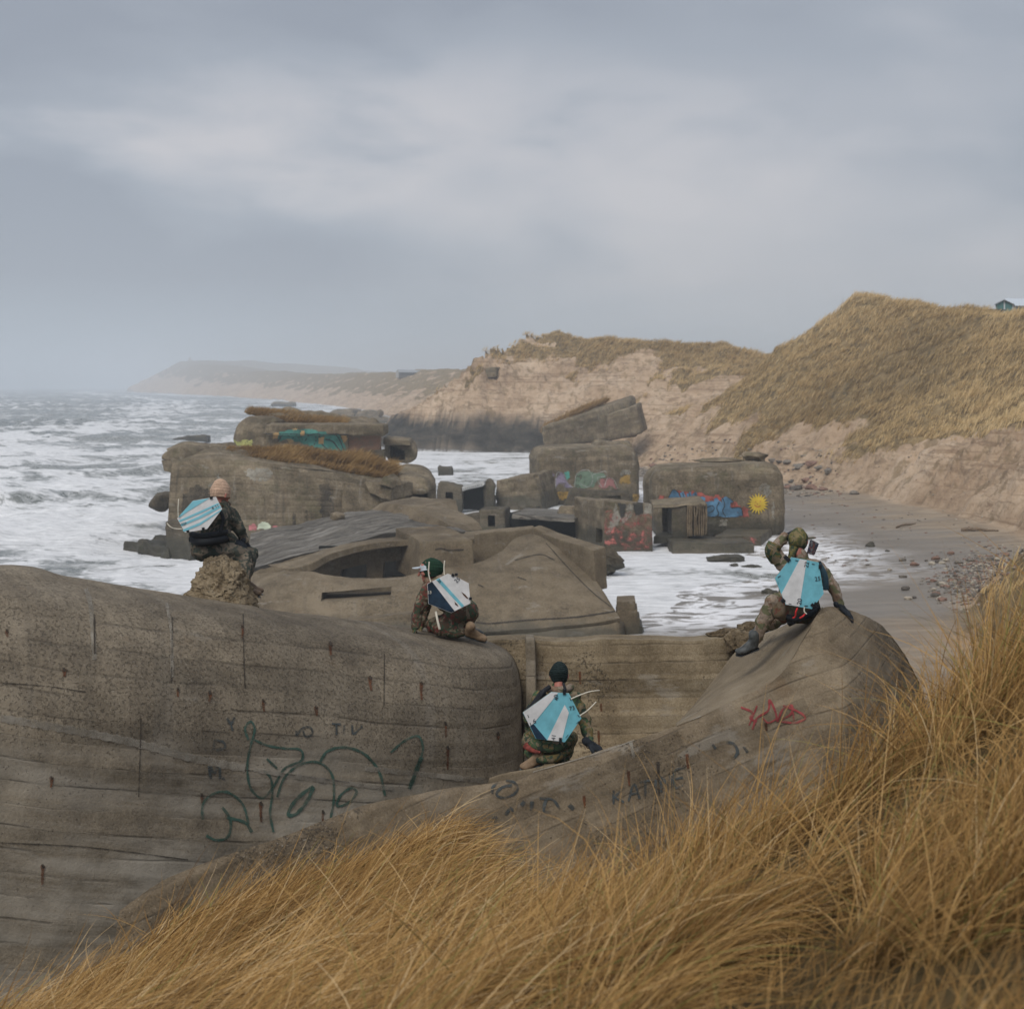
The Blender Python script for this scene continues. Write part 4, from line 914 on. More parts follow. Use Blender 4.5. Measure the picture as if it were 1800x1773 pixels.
kat(1124, 1402, 1, [[(10, 0), (10, -27)], [(0, -27), (20, -27)]]); kat(1152, 1396, 1, [[(0, 0), (0, -26)]]); kat(1162, 1392, 1, [[(0, 0), (0, -26), (16, 0), (16, -26)]]); kat(1186, 1384, 1, [[(14, 0), (0, 0), (0, -30), (20, -30)], [(0, -15), (14, -15)]])
stroke('graffiti', TSL, KAT, BLACK, B, 'faded grey capital letters KATINE')
stroke('graffiti', TSL, [([(1252, 1308), (1258, 1316)], 5), ([(1276, 1304), (1290, 1308), (1296, 1322), (1288, 1334)], 6), ([(1306, 1312), (1314, 1322)], 5)], BLACK, B)
rg = np.random.default_rng(4)
rust = [(112, 1176, 14), (62, 1112, 10), (312, 1210, 15), (268, 1155, 12), (368, 1216, 18), (462, 1230, 20), (555, 1242, 16), (650, 1190, 24), (652, 1255, 55), (740, 1200, 30), (782, 1270, 26), (786, 1312, 40), (425, 1100, 22), (482, 1088, 20), (580, 1130, 22), (90, 1365, 18), (236, 1380, 22), (354, 1395, 16), (458, 1410, 34), (567, 1425, 22), (75, 1520, 34), (874, 1288, 12), (12, 1108, 12), (800, 1225, 10), (410, 1120, 12)]
rust = [r for k_, r in enumerate(rust) if k_ not in (1, 3, 8, 13, 16, 23, 24)]
for x, y, l in rust:
    stroke('rust_stain', TW, [([(x, y), (x+rg.uniform(-1, 1), y+l*.5), (x+rg.uniform(-2, 2), y+l)], rg.uniform(3.5, 7.5), .55)], RUST, B, lift=1.3)
    stroke('iron_stub', TW, [([(x-1, y-2), (x+1, y+5)], 5)], CRACK, B, lift=1.6)
for x, y, l in [(1166, 1238, 22), (1207, 1325, 26), (1104, 1355, 26), (1026, 1398, 22), (1345, 1270, 14), (1156, 1338, 60)]:
    stroke('rust_stain', TSL, [([(x, y), (x+2, y+l)], 6, .5)], RUST if l < 50 else CRACK, B)
for x, y, l in [(1019, 1180, 22), (1056, 1236, 14), (1052, 1284, 30)]:
    stroke('rust_stain', TR, [([(x, y), (x+1, y+l)], 5, .5)], RUST, B)
stroke('joint', TW, [([(427, 1080), (428, 1150), (430, 1210)], 2.2), ([(302, 1085), (302, 1140), (300, 1200)], 2.0), ([(247, 1262), (246, 1310), (243, 1400)], 2), ([(675, 1150), (674, 1240)], 1.8), ([(165, 1080), (166, 1150)], 3)], CRACK, B, 'pour joint')
stroke('lime_streak', TW, [([(150, 1035), (158, 1060), (162, 1100), (166, 1160)], 9), ([(292, 1060), (300, 1110), (302, 1190)], 6), ([(0, 1262), (120, 1282), (240, 1306), (330, 1330), (430, 1350)], 15), ([(445, 1352), (560, 1370), (690, 1385)], 9), ([(640, 1350), (760, 1362), (850, 1372)], 10)], GREYS, B, 'pale lime bloom')
stroke('joint', TW, [([(420, 1352), (520, 1362), (640, 1378)], 2), ([(0, 1200), (80, 1206), (150, 1216)], 1.6), ([(0, 1480), (150, 1488), (330, 1510)], 1.8)], CRACK, B, 'horizontal board seam')
stroke('edge_highlight', TSL, [([(905, 1367), (1060, 1322), (1130, 1296), (1200, 1272), (1232, 1260)], 2.2), ([(1232, 1260), (1300, 1226), (1368, 1190)], 3.6)], GREYS, B, 'painted highlight along the slab edge', lift=1.6)  # light on the chamfered edge, painted on as pale strokes
stroke('white_streak', TSL, [([(1108, 1302), (1114, 1332)], 8, .5)], GREYS, B, 'short white run of paint')

# ------------------------------------------------------------------ the bunker with the round gun pit, standing in the surf behind
K2 = thing('gun_pit_bunker', 'brown concrete bunker with open round gun pit, directly behind the foreground wall', 'bunker', P(800, 1110, 53))
s0 = [(430, 1012, 57.5), (470, 1005, 57), (545, 1004, 55.6), (575, 1011, 55.2), (620, 1015, 55), (700, 1014, 55), (745, 1005, 55.3), (790, 998, 55.8), (836, 990, 56.2), (880, 968, 57.5), (905, 946, 59), (932, 938, 59.3), (965, 950, 58), (1000, 976, 57), (1030, 1000, 56), (1048, 1020, 55)]
s1 = [(425, 1045, 55.5), (465, 1040, 55), (535, 1035, 54.2), (575, 1038, 53.9), (625, 1042, 53.7), (700, 1045, 53.6), (750, 1042, 53.7), (800, 1040, 53.8), (850, 1032, 54), (895, 1015, 54.6), (930, 1003, 55), (960, 1005, 54.8), (995, 1018, 54.4), (1030, 1035, 54), (1058, 1050, 53.6), (1072, 1060, 53.3)]
s2 = [(420, 1078, 53.5), (460, 1080, 53.2), (530, 1086, 52.8), (575, 1090, 52.6), (630, 1098, 52.4), (700, 1105, 52.2), (750, 1110, 52.1), (800, 1112, 52), (850, 1110, 52), (900, 1107, 51.9), (940, 1104, 51.8), (980, 1100, 51.8), (1015, 1097, 51.8), (1045, 1094, 51.8), (1070, 1090, 51.8), (1090, 1086, 51.8)]
SK = loft('sloping_apron', [s0, s1, s2], 200, 80, CON_MID, K2, amp=.05, scale=.5, back=(0, 1.2, -2.2), seed=11)
b0 = [(700, 1112, 52.5), (830, 1118, 52.0), (960, 1108, 51.9), (1060, 1098, 51.8), (1088, 1092, 51.9), (1100, 1092, 53.0)]
loft('base_wall', [b0, shiftrow(b0, .05, -.2, -.5), shiftrow(b0, .12, -.3, -1.6)], 80, 24, CON_MID, K2, amp=.04, scale=.9, board=.02, bw=.3, seed=12)
block('base_front', [(592, 1150, 51.6), (724, 1150, 51.4), (723, 1080, 52.0), (604, 1092, 52.0)], (0, 2, 0), CON_MID, K2, r=.05, amp=.03)
cut(SK, [([(541, 1083, 50), (672, 1077, 50), (671, 1060, 50), (540, 1069, 50)], (0, 6.5, 0))])
block('slit_recess', [(535, 1092, 53.75), (680, 1086, 53.75), (680, 1052, 53.75), (535, 1062, 53.75)], (0, .3, 0), CON_WET, K2, r=.01, amp=0, n=4)  # dark concrete stands in for the shade inside the slit
# rear wall of the pit with two openings, the overhanging lintel ring, the block beside it
w0 = [(546, 995, 56.2), (556, 980, 57.0), (590, 966, 58.2), (640, 956, 58.9), (700, 952, 59.0), (760, 950, 58.8), (830, 948, 58.4)]
PW = loft('pit_wall', [w0, [(q[0], 1060, q[2]-.05) for q in w0]], 90, 24, CON_MID, K2, amp=.03, scale=.8, back=(0, .8, 0), board=.015, bw=.3, seed=13)
cut(PW, [([(664, 1030, 57), (742, 1030, 57), (742, 993, 57), (666, 998, 57)], (0, 6, 0)), ([(588, 1030, 57), (636, 1030, 57), (636, 1001, 57), (592, 1009, 57)], (0, 6, 0))])
block('inner_room_shade', [(560, 1060, 61.6), (800, 1060, 61.6), (800, 960, 61.6), (560, 960, 61.6)], (0, .3, 0), SHADE, K2, r=.01, amp=0, n=4)  # black panel behind the openings, painted shade of the room
l0 = [(470, 992, 58.2), (520, 984, 57.8), (580, 962, 58.6), (650, 948, 59.4), (740, 941, 59.6), (790, 938, 59.5), (834, 938, 58.6)]
l1 = [(505, 1000, 56.6), (545, 990, 56.2), (582, 972, 57.0), (650, 955, 58.0), (740, 947, 58.2), (790, 946, 58.2), (834, 946, 57.4)]
l2 = [(515, 1010, 56.5), (548, 1003, 56.2), (584, 984, 57.0), (650, 966, 58.0), (740, 957, 58.2), (790, 956, 58.2), (834, 956, 57.4)]
loft('lintel', [l0, l1, l2], 100, 24, CON_MID, K2, amp=.03, scale=.8, back=(0, .45, -.04), seed=14, linv=True)
block('pier', [(738, 1030, 56.4), (836, 1030, 56.0), (830, 948, 56.2), (738, 952, 56.8)], (-1.2, 3.2, .25), CON_MID, K2, r=.06, amp=.035, n=18)
block('parapet', [(815, 1030, 60.4), (940, 1000, 60.4), (938, 928, 60.4), (815, 940, 60.4)], (0, .8, .05), CON_MID, K2, r=.05, amp=.03, n=18)
block('parapet', [(935, 1000, 60.2), (1014, 1000, 60.4), (1010, 957, 60.4), (935, 926, 60.2)], (.3, .6, .05), CON_MID, K2, r=.05, amp=.03, n=14)
block('parapet', [(955, 1010, 58.6), (1046, 1040, 54.8), (1043, 966, 55.0), (950, 937, 58.8)], (.5, .55, .05), CON_MID, K2, r=.05, amp=.03, n=16)
g0 = [(442, 938, 68), (500, 926, 69), (560, 913, 71), (620, 902, 73), (690, 893, 74), (735, 897, 73), (790, 922, 70), (822, 938, 67)]
g1 = [(432, 985, 61), (500, 962, 63), (560, 948, 64.5), (620, 935, 66), (690, 925, 67), (735, 921, 67), (790, 927, 66), (826, 938, 64)]
g2 = [(428, 1012, 58.5), (455, 996, 59), (520, 975, 60), (590, 958, 61.5), (680, 941, 63), (740, 934, 63.5), (795, 932, 63), (826, 938, 62)]
g3 = [(430, 1060, 58.2), (452, 1046, 58.6), (520, 1020, 59.6), (590, 1000, 61.2), (680, 990, 62.7), (740, 985, 63.2), (795, 975, 62.7), (826, 975, 61.8)]
SLT = loft('wet_roof_slab', [g0, g1, g2], 150, 60, CON_SLATE, K2, amp=.12, scale=.6, back=(0, .2, -.35), seed=15)
loft('roof_edge', [shiftrow(g2, 0, .05, -.12), g3], 120, 24, CON_MID, K2, amp=.10, scale=.8, seed=16, board=.03, bw=.4)
block('slab_chunk', [(640, 905, 74), (750, 925, 69), (742, 890, 70.5), (668, 884, 74.5)], (1.5, 3, .1), CON_MID, K2, r=.08, amp=.06, n=18)
block('slab_chunk', [(715, 912, 69), (800, 938, 65), (792, 925, 65.3), (735, 892, 69.5)], (1.2, 2.2, 0), CON_MID, K2, r=.06, amp=.05, n=16)
rock('slab_chunk', P(592, 908, 71), (.42, .5, .28), CON_MID, K2, seed=33)
for k in range(5):
    y0 = 1056+k*14.5; xr = 1117+k*4.2; d = 52.8
    block('step', [(1084, y0+46, d), (xr, y0+46, d), (xr, y0, d), (1084, y0+1, d)], (.1, 1.5-.2*k*0+.02*k, .0), CON_WET if k > 2 else CON_MID, K2, r=.04, amp=.02, n=8, seed=k)
TK = bvh(SK)
stroke('crack', TK, [([(836, 1094), (860, 1096), (930, 1090), (1010, 1085), (1060, 1078), (1084, 1074)], 3), ([(960, 955), (1000, 1000), (1040, 1040), (1075, 1068)], 1.6), ([(905, 985), (950, 975), (975, 985)], 1.6), ([(840, 1028), (850, 1032)], 2), ([(910, 1015), (925, 1020)], 2)], CRACK, K2, 'crack')
stroke('crack', bvh(bpy.data.objects['pier']), [([(765, 966), (775, 964), (790, 967), (815, 966)], 3)], CRACK, K2, 'crack')

# ------------------------------------------------------------------ big bunker standing in the sea at the left
L = thing('sea_bunker', 'large concrete bunker with hooked left end and thick grassy roof, in the sea', 'bunker', P(480, 975, 80))
f0 = [(303, 812, 81), (350, 806, 81.5), (420, 808, 82), (480, 815, 82), (560, 826, 82.5), (640, 838, 83.5), (692, 848, 84.5)]
f1 = [(300, 830, 80.6), (348, 828, 81), (420, 828, 81.4), (480, 833, 81.5), (560, 842, 82), (640, 852, 83), (692, 862, 84)]
f2 = [(296, 900, 80.2), (348, 900, 80.6), (420, 900, 81), (480, 900, 81.1), (560, 900, 81.6), (640, 900, 82.6), (692, 905, 83.6)]
f3 = [(290, 995, 79.8), (348, 995, 80.2), (420, 995, 80.6), (480, 990, 80.7), (560, 980, 81.2), (640, 975, 82.2), (692, 970, 83.2)]
LW = loft('front_wall', [f0, f1, f2, f3], 200, 110, CON_FAR, L, amp=.09, scale=.45, board=.03, bw=.34, octv=5, back=(1.5, 5, 0), seed=20)
ro = [(296, 790, 86), (330, 778, 87), (400, 783, 88), (460, 787, 89), (560, 800, 90), (640, 815, 91), (700, 832, 91)]
LR = loft('roof', [f0, [((a[0]+b[0])/2-4, (a[1]+b[1])/2-5, (a[2]+b[2])/2) for a, b in zip(f0, ro)], ro, shiftrow(ro, .5, 3, -1)], 120, 40, CON_FAR, L, amp=.12, scale=.4, seed=21)
block('hooked_end', [(277, 811, 83), (322, 822, 81.2), (322, 788, 82), (280, 792, 83)], (2.2, 5.5, .15), CON_FAR, L, r=.75, amp=.12, n=20, seed=2)
block('ledge', [(288, 828, 82.2), (318, 836, 81), (318, 812, 81), (284, 808, 82.4)], (1, 3, 0), CON_FAR, L, r=.08, amp=.06, n=10)
block('corner_pier', [(289, 990, 78.4), (336, 992, 77.6), (334, 922, 78.4), (292, 914, 79)], (1.0, 3, 0), CON_WET, L, r=.15, amp=.12, n=14)
rock('boulder_stub', P(286, 880, 92), (.9, 1.2, .7), ROCKM, L, seed=7)
SB = block('side_block', [(690, 912, 86.5), (769, 908, 86), (767, 828, 87.5), (688, 822, 88.5)], (-.5, 6, .1), CON_FAR, L, r=1.15, amp=.07, n=26, seed=3)
cut(SB, [([(694, 886, 84), (748, 892, 84), (746, 872, 84), (692, 862, 84)], (0, 5, 0))])
SB2 = block('side_block', [(690, 868, 84.6), (752, 873, 84), (750, 842, 84.6), (690, 834, 85.6)], (.4, 3.0, .1), CON_FAR, L, r=.6, amp=.06, n=20, seed=5)
block('side_block', [(690, 915, 85), (768, 915, 84.6), (764, 888, 85), (694, 884, 85.6)], (.2, 2, 0), CON_WET, L, r=.3, amp=.1, n=14, seed=6)
block('roof_block', [(648, 868, 82.2), (690, 880, 82), (689, 852, 82.2), (640, 846, 82.6)], (1.0, 2.5, .1), CON_FAR, L, r=.12, amp=.1, n=14, seed=8)
block('roof_block', [(662, 853, 82), (690, 858, 82), (687, 846, 82.2), (674, 836, 82.4)], (.5, 1, .1), CON_FAR, L, r=.1, amp=.08, n=10, seed=9)
block('post', [(758, 914, 83.6), (766, 914, 83.6), (765, 880, 83.8), (759, 880, 83.8)], (0, .3, 0), CON_FAR, L, r=.04, amp=.03, n=6)
block('buttress', [(596, 915, 81.6), (700, 915, 82.4), (688, 866, 83), (606, 850, 82.2)], (0, 1, 0), CON_FAR, L, r=.15, amp=.1, n=16, seed=12)
TL = bvh(LW)
PALE = paint('pale_graffiti', (.50, .55, .42), .7, 3); PINK = paint('pink_graffiti', (.42, .16, .16), .5, 3)
fill('graffiti', TL, [[(452, 930), (454, 922), (462, 917), (470, 918), (476, 924), (477, 930)]], PALE, L, 'round pale green graffiti blob', ragged=1)
fill('graffiti', TL, [[(436, 932), (436, 924), (446, 920), (452, 926), (450, 932)], [(478, 930), (480, 924), (488, 924), (488, 930)]], PINK, L, 'small pinkish graffiti', ragged=1.5)
fill('lime_patch', TL, [[(366, 858), (366, 850), (378, 848), (380, 840), (384, 832), (387, 846), (394, 850), (394, 856)], [(430, 826), (470, 822), (480, 832), (470, 846), (440, 844)]], PALEF, L, 'white lime patch', ragged=3)
STAIN = paint('damp_stain', (.06, .052, .042), .30, 1.1, .9, soft=.4)
fill('dark_patch', TL, [[(320, 870), (345, 852), (352, 852), (372, 870), (372, 925), (318, 925)]], STAIN, L, 'dark damp patch', ragged=4)
fill('dark_patch', TL, [[(560, 850), (580, 850), (582, 905), (600, 905), (602, 915), (566, 915)], [(620, 862), (632, 862), (634, 895), (616, 895)], [(514, 900), (520, 900), (519, 925), (515, 925)], [(536, 895), (540, 895), (541, 920), (537, 920)]], STAIN, L, 'dark damp streak', ragged=4)
def roof_grass(name, parent, rows, n, seed, ht, label, head=8, wd=.035):
    """thick grass carpet on a roof, springing from the control surface"""
    rg = np.random.default_rng(seed); g = loft_grid(rows, 60, 30)
    i = rg.uniform(0, 28.99, n); j = rg.uniform(0, 58.99, n); a = i.astype(int); b = j.astype(int); u = (i-a)[:, None]; v = (j-b)[:, None]
    p = g[a, b]*(1-u)*(1-v)+g[a+1, b]*u*(1-v)+g[a, b+1]*(1-u)*v+g[a+1, b+1]*u*v
    lump = fbm(p, .45, 3, seed=seed)
    p = p+np.stack((rg.normal(0, .1, n), rg.normal(0, .1, n), -.05+0*lump), -1)
    hue = np.clip(.50+.28*lump+rg.normal(0, .12, n), 0, 1)
    a0 = rg.uniform(.1, .8, n)
    o = blade_object(name, (p, ht*rg.uniform(.6, 1.2, n)*(1+.5*lump), np.radians(head)+rg.normal(0, .5, n), a0, a0+rg.uniform(.4, 1.3, n), np.full(n, wd), 4, hue, rg), MAT_RGRASS, parent)
    tag(o, label, kind='stuff'); return o
MAT_RGRASS = grass_material('roof_grass', [(0, (.11, .07, .028)), (.35, (.21, .125, .045)), (.6, (.34, .21, .08)), (.85, (.46, .31, .13)), (1, (.54, .40, .19))])
roof_grass('roof_grass', L, [[(392, 792, 86), (470, 790, 87), (560, 798, 88), (640, 812, 89), (694, 832, 88)], [(400, 797, 84.5), (470, 803, 84.5), (560, 816, 84.5), (640, 832, 84.6), (690, 844, 85)], [(420, 802, 83.6), (490, 812, 83.2), (560, 823, 83.4), (640, 837, 83.9), (688, 846, 84.7)]], 15000, 3, .5, 'thick orange brown grass on the roof')
roof_grass('roof_grass', L, [[(480, 797, 88), (540, 795, 88), (600, 802, 88.5), (650, 812, 88.5), (690, 825, 88)], [(520, 806, 85.6), (560, 808, 85.4), (610, 817, 85.2), (655, 826, 85.4), (692, 838, 85.6)]], 6000, 4, .75, 'thick orange brown grass on the roof')

# ------------------------------------------------------------------ bunker behind it with the teal mural
Kb = thing('mural_bunker', 'concrete bunker with teal graffiti mural, brick patch and grass roof, behind the large sea bunker', 'bunker', P(560, 800, 105))
KT = block('round_tower', [(392, 812, 104.5), (474, 812, 103), (470, 744, 103.5), (400, 728, 105)], (3.4, 8, .45), CON_FAR, Kb, r=1.7, amp=.07, n=28, seed=30)
block('roof_body', [(440, 800, 107), (660, 800, 107), (655, 752, 107), (450, 727, 107)], (0, 7, .5), CON_FAR, Kb, r=.7, amp=.2, n=24, seed=31)
BE = block('long_beam', [(463, 765, 102), (674, 766, 102), (674, 746, 102), (467, 745, 102)], (0, 4, 0), CON_FAR, Kb, r=.18, amp=.06, n=22, seed=32)
MW = block('mural_wall', [(468, 812, 102.7), (612, 812, 102.7), (612, 762, 102.7), (468, 762, 102.7)], (0, 2, 0), CON_FAR, Kb, r=.05, amp=.04, n=22, seed=33)
rock('roof_knob', P(474, 742, 105.5), (1.0, 1.0, .45), CON_FAR, Kb, seed=41, amp=.3)
BW = block('brick_wall', [(611, 797, 102.9), (668, 797, 102.9), (668, 765, 102.9), (611, 765, 102.9)], (0, 1, 0), CON_FAR, Kb, r=.03, amp=.03, n=10, seed=34)
def brickmat():
    m = M('weathered_brick', .9, .15); p = m.sep(m.pos()); n = m.N('ShaderNodeTexBrick'); m.L(m.comb(p[0], p[2], 0), n.inputs['Vector'])
    n.inputs['Scale'].default_value = 1.0; n.inputs['Brick Width'].default_value = .24; n.inputs['Row Height'].default_value = .08; n.inputs['Mortar Size'].default_value = .012
    n.inputs['Color1'].default_value = (.23, .10, .055, 1); n.inputs['Color2'].default_value = (.17, .085, .05, 1); n.inputs['Mortar'].default_value = (.25, .2, .15, 1)
    c = m.mix(m.rng(m.noise(m.pos(), 1.2, 5, .7), .45, .62, 0, .8), n.outputs[0], (.16, .135, .10)); return m.done(c, .9)
BW.data.materials.clear(); BW.data.materials.append(brickmat())
block('base_wall', [(612, 812, 102.8), (676, 812, 102.8), (676, 790, 102.8), (612, 796, 102.8)], (0, 1, 0), CON_WET, Kb, r=.05, amp=.05, n=10)
KR = block('side_block', [(676, 815, 105), (735, 815, 104.5), (733, 777, 105), (676, 772, 106)], (-.4, 6, .1), CON_FAR, Kb, r=1.0, amp=.06, n=24, seed=35)
cut(KR, [([(679, 812, 102), (706, 812, 102), (706, 796, 102), (678, 787, 102)], (0, 6, 0))])
block('top_slab', [(672, 782, 104), (722, 784, 104), (718, 774, 104), (672, 769, 104)], (0, 4, 0), CON_FAR, Kb, r=.15, amp=.08, n=12, seed=36)
TM = bvh(MW, BE, KT)
TEAL = paint('teal_paint', (.06, .20, .165), .66, 2.2, soft=.08, var=.45); ORANGE = paint('ochre_paint', (.42, .27, .12), .6, 2.5); DK = paint('mural_black', (.03, .035, .035), .8, 2.5); YEL = paint('yellowish_green_paint', (.36, .36, .12), .5, 2.5)
fill('mural', TM, [[(485, 763), (498, 757), (520, 755), (540, 754), (560, 757), (578, 762), (598, 764), (600, 770), (608, 785), (612, 796), (600, 794), (580, 792), (566, 790), (545, 783), (520, 776), (505, 772), (492, 776)]], TEAL, Kb, 'teal graffiti mural', ragged=2)
stroke('mural_line', TM, [([(488, 776), (500, 762), (515, 770), (525, 762), (535, 775), (548, 758), (556, 772), (552, 782)], 1.7), ([(560, 760), (566, 780), (576, 790)], 2), ([(572, 772), (585, 776), (596, 790), (604, 796)], 2.6), ([(590, 762), (598, 775), (606, 795)], 2), ([(540, 765), (558, 762), (570, 768)], 1.4), ([(466, 762), (530, 762.6), (612, 763.5)], 1.3)], DK, Kb, 'black outlines of the mural')
fill('mural', TM, [[(514, 754), (520, 752), (524, 756), (516, 758)], [(600, 766), (610, 765), (609, 776), (604, 778)], [(480, 762), (490, 760), (488, 770), (480, 772)], [(530, 757), (536, 757), (534, 766), (528, 765)], [(560, 770), (570, 768), (568, 780), (560, 780)], [(504, 772), (512, 770), (516, 776), (508, 778)]], ORANGE, Kb, 'ochre patches of the mural', ragged=1)
fill('graffiti', TM, [[(408, 776), (444, 773), (444, 786), (408, 786)]], YEL, Kb, 'faded yellow green tag', ragged=4)
roof_grass('roof_grass', Kb, [[(432, 723, 110), (480, 726, 111), (540, 735, 111), (610, 744, 111)], [(438, 727, 107), (480, 737, 106), (540, 744, 106), (600, 749, 106)]], 9000, 9, .6, 'brown grass on the roof')

# ------------------------------------------------------------------ bunkers on the beach in the middle
S = thing('sun_mural_bunker', 'rounded concrete bunker with yellow smiling sun and blue lettering painted on it', 'bunker', P(1260, 945, 88))
block('outer_shell', [(1135, 945, 91.5), (1370, 945, 91.5), (1372, 812, 91.5), (1135, 822, 91.5)], (.2, 4.5, 0), CON_FAR, S, r=1.1, amp=.08, n=26, seed=50)
SF = block('painted_face', [(1150, 952, 88.5), (1386, 954, 87), (1379, 813, 87), (1148, 826, 88.6)], (.1, 4.5, .0), CON_FAR, S, r=.95, amp=.07, n=40, seed=51)
rock('roof_stub', P(1326, 803, 91), (.85, .8, .42), CON_FAR, S, seed=52, amp=.4)
rock('roof_stub', P(1262, 808, 92), (1.6, .9, .16), CON_FAR, S, seed=53, amp=.4)
TS = bvh(SF)
SUNY = paint('sun_yellow_paint', (.62, .44, .045), .93, 4, soft=.05, var=.1); SUNR = paint('sun_face_red', (.5, .10, .05), .95, 4); BLUE = paint('blue_paint', (.075, .17, .27), .72, 3.0, soft=.06, var=.55); REDP = paint('red_mural_paint', (.34, .09, .07), .50, 2.6, soft=.15, var=.3)
cx, cy = 1332.5, 885
rays = [(cx+math.cos(a)*r, cy+math.sin(a)*r) for k in range(38) for a, r in [(k*math.pi/19, (19.5+1.2*math.sin(k*5)) if k % 2 else 11.2)]]
fan('sun_painting', TS, rays, (cx, cy), SUNY, S, 'yellow smiling sun with pointed rays', lift=1.6)
stroke('sun_face', TS, [([(cx-6, cy+2), (cx-1, cy+6), (cx+5, cy+3)], 1.3), ([(cx-4, cy-4), (cx-4, cy-2)], 1.3), ([(cx+4, cy-5), (cx+4, cy-3)], 1.3), ([(cx-1, cy-1), (cx-1.5, cy+1), (cx, cy+1)], 1.0)], SUNR, S, 'smile and eyes of the sun', lift=2.2)
blue = [[(1172, 882), (1176, 872), (1184, 860), (1192, 866), (1198, 880), (1196, 884)], [(1195, 866), (1202, 864), (1208, 880), (1200, 882)], [(1206, 868), (1214, 864), (1218, 880), (1210, 880)], [(1217, 868), (1224, 864), (1229, 878), (1220, 880)], [(1228, 872), (1239, 874), (1240, 880), (1229, 880)],
        [(1240, 882), (1252, 880), (1262, 884), (1266, 880), (1270, 884), (1268, 876), (1276, 872), (1284, 876), (1290, 882), (1284, 884), (1284, 892), (1302, 892), (1306, 906), (1296, 908), (1278, 909), (1262, 907), (1248, 908), (1240, 906)],
        [(1254, 876), (1261, 874), (1265, 882), (1256, 884)]]
fill('red_shadow', TS, [[(1156, 884), (1160, 872), (1176, 872), (1190, 862), (1232, 866), (1240, 872), (1250, 869), (1256, 874), (1262, 868), (1271, 874), (1286, 880), (1296, 886), (1308, 892), (1314, 898), (1316, 906), (1306, 908), (1290, 900), (1280, 884), (1240, 884), (1200, 882), (1170, 886)]], REDP, S, 'red blurred backing of the lettering', ragged=3.5, lift=1.0, step=1.2)
fill('blue_lettering', TS, blue, BLUE, S, 'blue bubble graffiti lettering', ragged=.8, lift=1.6, step=.7)
stroke('letter_outline', TS, [([(1173, 880), (1177, 870), (1184, 860), (1194, 868), (1198, 880)], 1.3), ([(1200, 866), (1205, 880)], 1.2), ([(1211, 866), (1215, 880)], 1.2), ([(1222, 866), (1226, 879)], 1.2), ([(1264, 882), (1260, 892), (1263, 902), (1260, 908)], 1.5), ([(1270, 874), (1274, 888), (1270, 898), (1276, 908)], 1.6), ([(1286, 892), (1302, 892), (1306, 906)], 1.4), ([(1242, 892), (1252, 888), (1256, 894), (1246, 902)], 1.3), ([(1284, 884), (1290, 882), (1280, 874)], 1.2)], DK, S, 'dark outlines of the lettering', lift=2.2)
fill('lime_patch', TS, [[(1334, 860), (1340, 846), (1352, 852), (1356, 864), (1350, 876), (1342, 866)], [(1358, 880), (1362, 884), (1360, 910), (1356, 912)], [(1264, 912), (1278, 912), (1280, 924), (1266, 924)]], PALEF, S, 'pale scuffed patch', ragged=3)
G2 = thing('purple_graffiti_bunker', 'square rounded concrete bunker with faint purple and green graffiti, behind the red stained block', 'bunker', P(1036, 888, 113))
GF = block('body', [(948, 895, 112), (1129, 895, 112), (1126, 784, 112), (945, 790, 112)], (-.75, 6.5, .1), CON_FAR, G2, r=1.05, amp=.08, n=40, seed=60)
block('roof_ridge', [(1035, 790, 115), (1116, 792, 115), (1108, 777, 116), (1046, 776, 116)], (0, 3, 0), CON_FAR, G2, r=.3, amp=.15, n=14, seed=61)
TG = bvh(GF)
PURP = paint('purple_paint', (.20, .17, .23), .5, 1.8); GRN = paint('green_paint', (.14, .20, .14), .5, 1.8); PNK = paint('pink_paint', (.28, .13, .12), .48, 1.8); OCH = paint('ochre_stain', (.30, .19, .05), .55, 1.5); WHT = paint('white_outline', (.40, .40, .37), .38, 3, soft=.2)
fill('graffiti', TG, [[(958, 834), (970, 828), (976, 836), (962, 838)], [(976, 840), (980, 830), (990, 830), (996, 846), (1006, 856), (996, 858), (984, 850), (976, 858)]], PURP, G2, 'purple graffiti letters', ragged=1.5)
fill('graffiti', TG, [[(992, 830), (1000, 828), (1002, 838), (996, 844)]], TEAL, G2, 'small bright green graffiti patch')
fill('graffiti', TG, [[(1008, 850), (1012, 836), (1020, 828), (1034, 828), (1048, 832), (1062, 830), (1066, 838), (1052, 842), (1044, 856), (1030, 858), (1012, 858)]], GRN, G2, 'pale green graffiti letters', ragged=1.5)
fill('graffiti', TG, [[(1052, 856), (1056, 842), (1068, 838), (1076, 842), (1084, 858), (1070, 854), (1064, 860)]], PNK, G2, 'pink graffiti letters', ragged=1.5)
stroke('graffiti_outline', TG, [([(976, 858), (980, 830), (992, 834), (1000, 852), (1008, 856)], 1.2), ([(1010, 856), (1014, 832), (1034, 826), (1042, 842), (1034, 856), (1020, 850)], 1.2), ([(1042, 834), (1064, 828), (1066, 836), (1050, 840), (1058, 856)], 1.2), ([(1062, 856), (1068, 840), (1078, 842), (1086, 858)], 1.2), ([(958, 836), (964, 828), (972, 836), (966, 840)], 1)], WHT, G2, 'white outlines of the graffiti', lift=1.8)
fill('ochre_stain', TG, [[(1090, 838), (1108, 834), (1108, 850), (1088, 850)], [(972, 866), (1000, 864), (998, 876), (970, 880)], [(1112, 870), (1126, 868), (1126, 892), (1112, 892)]], OCH, G2, 'ochre stain', ragged=3)
fill('lime_patch', TG, [[(1090, 836), (1094, 826), (1108, 828), (1108, 840), (1098, 834)]], PALEF, G2, 'white lime patch', ragged=2)
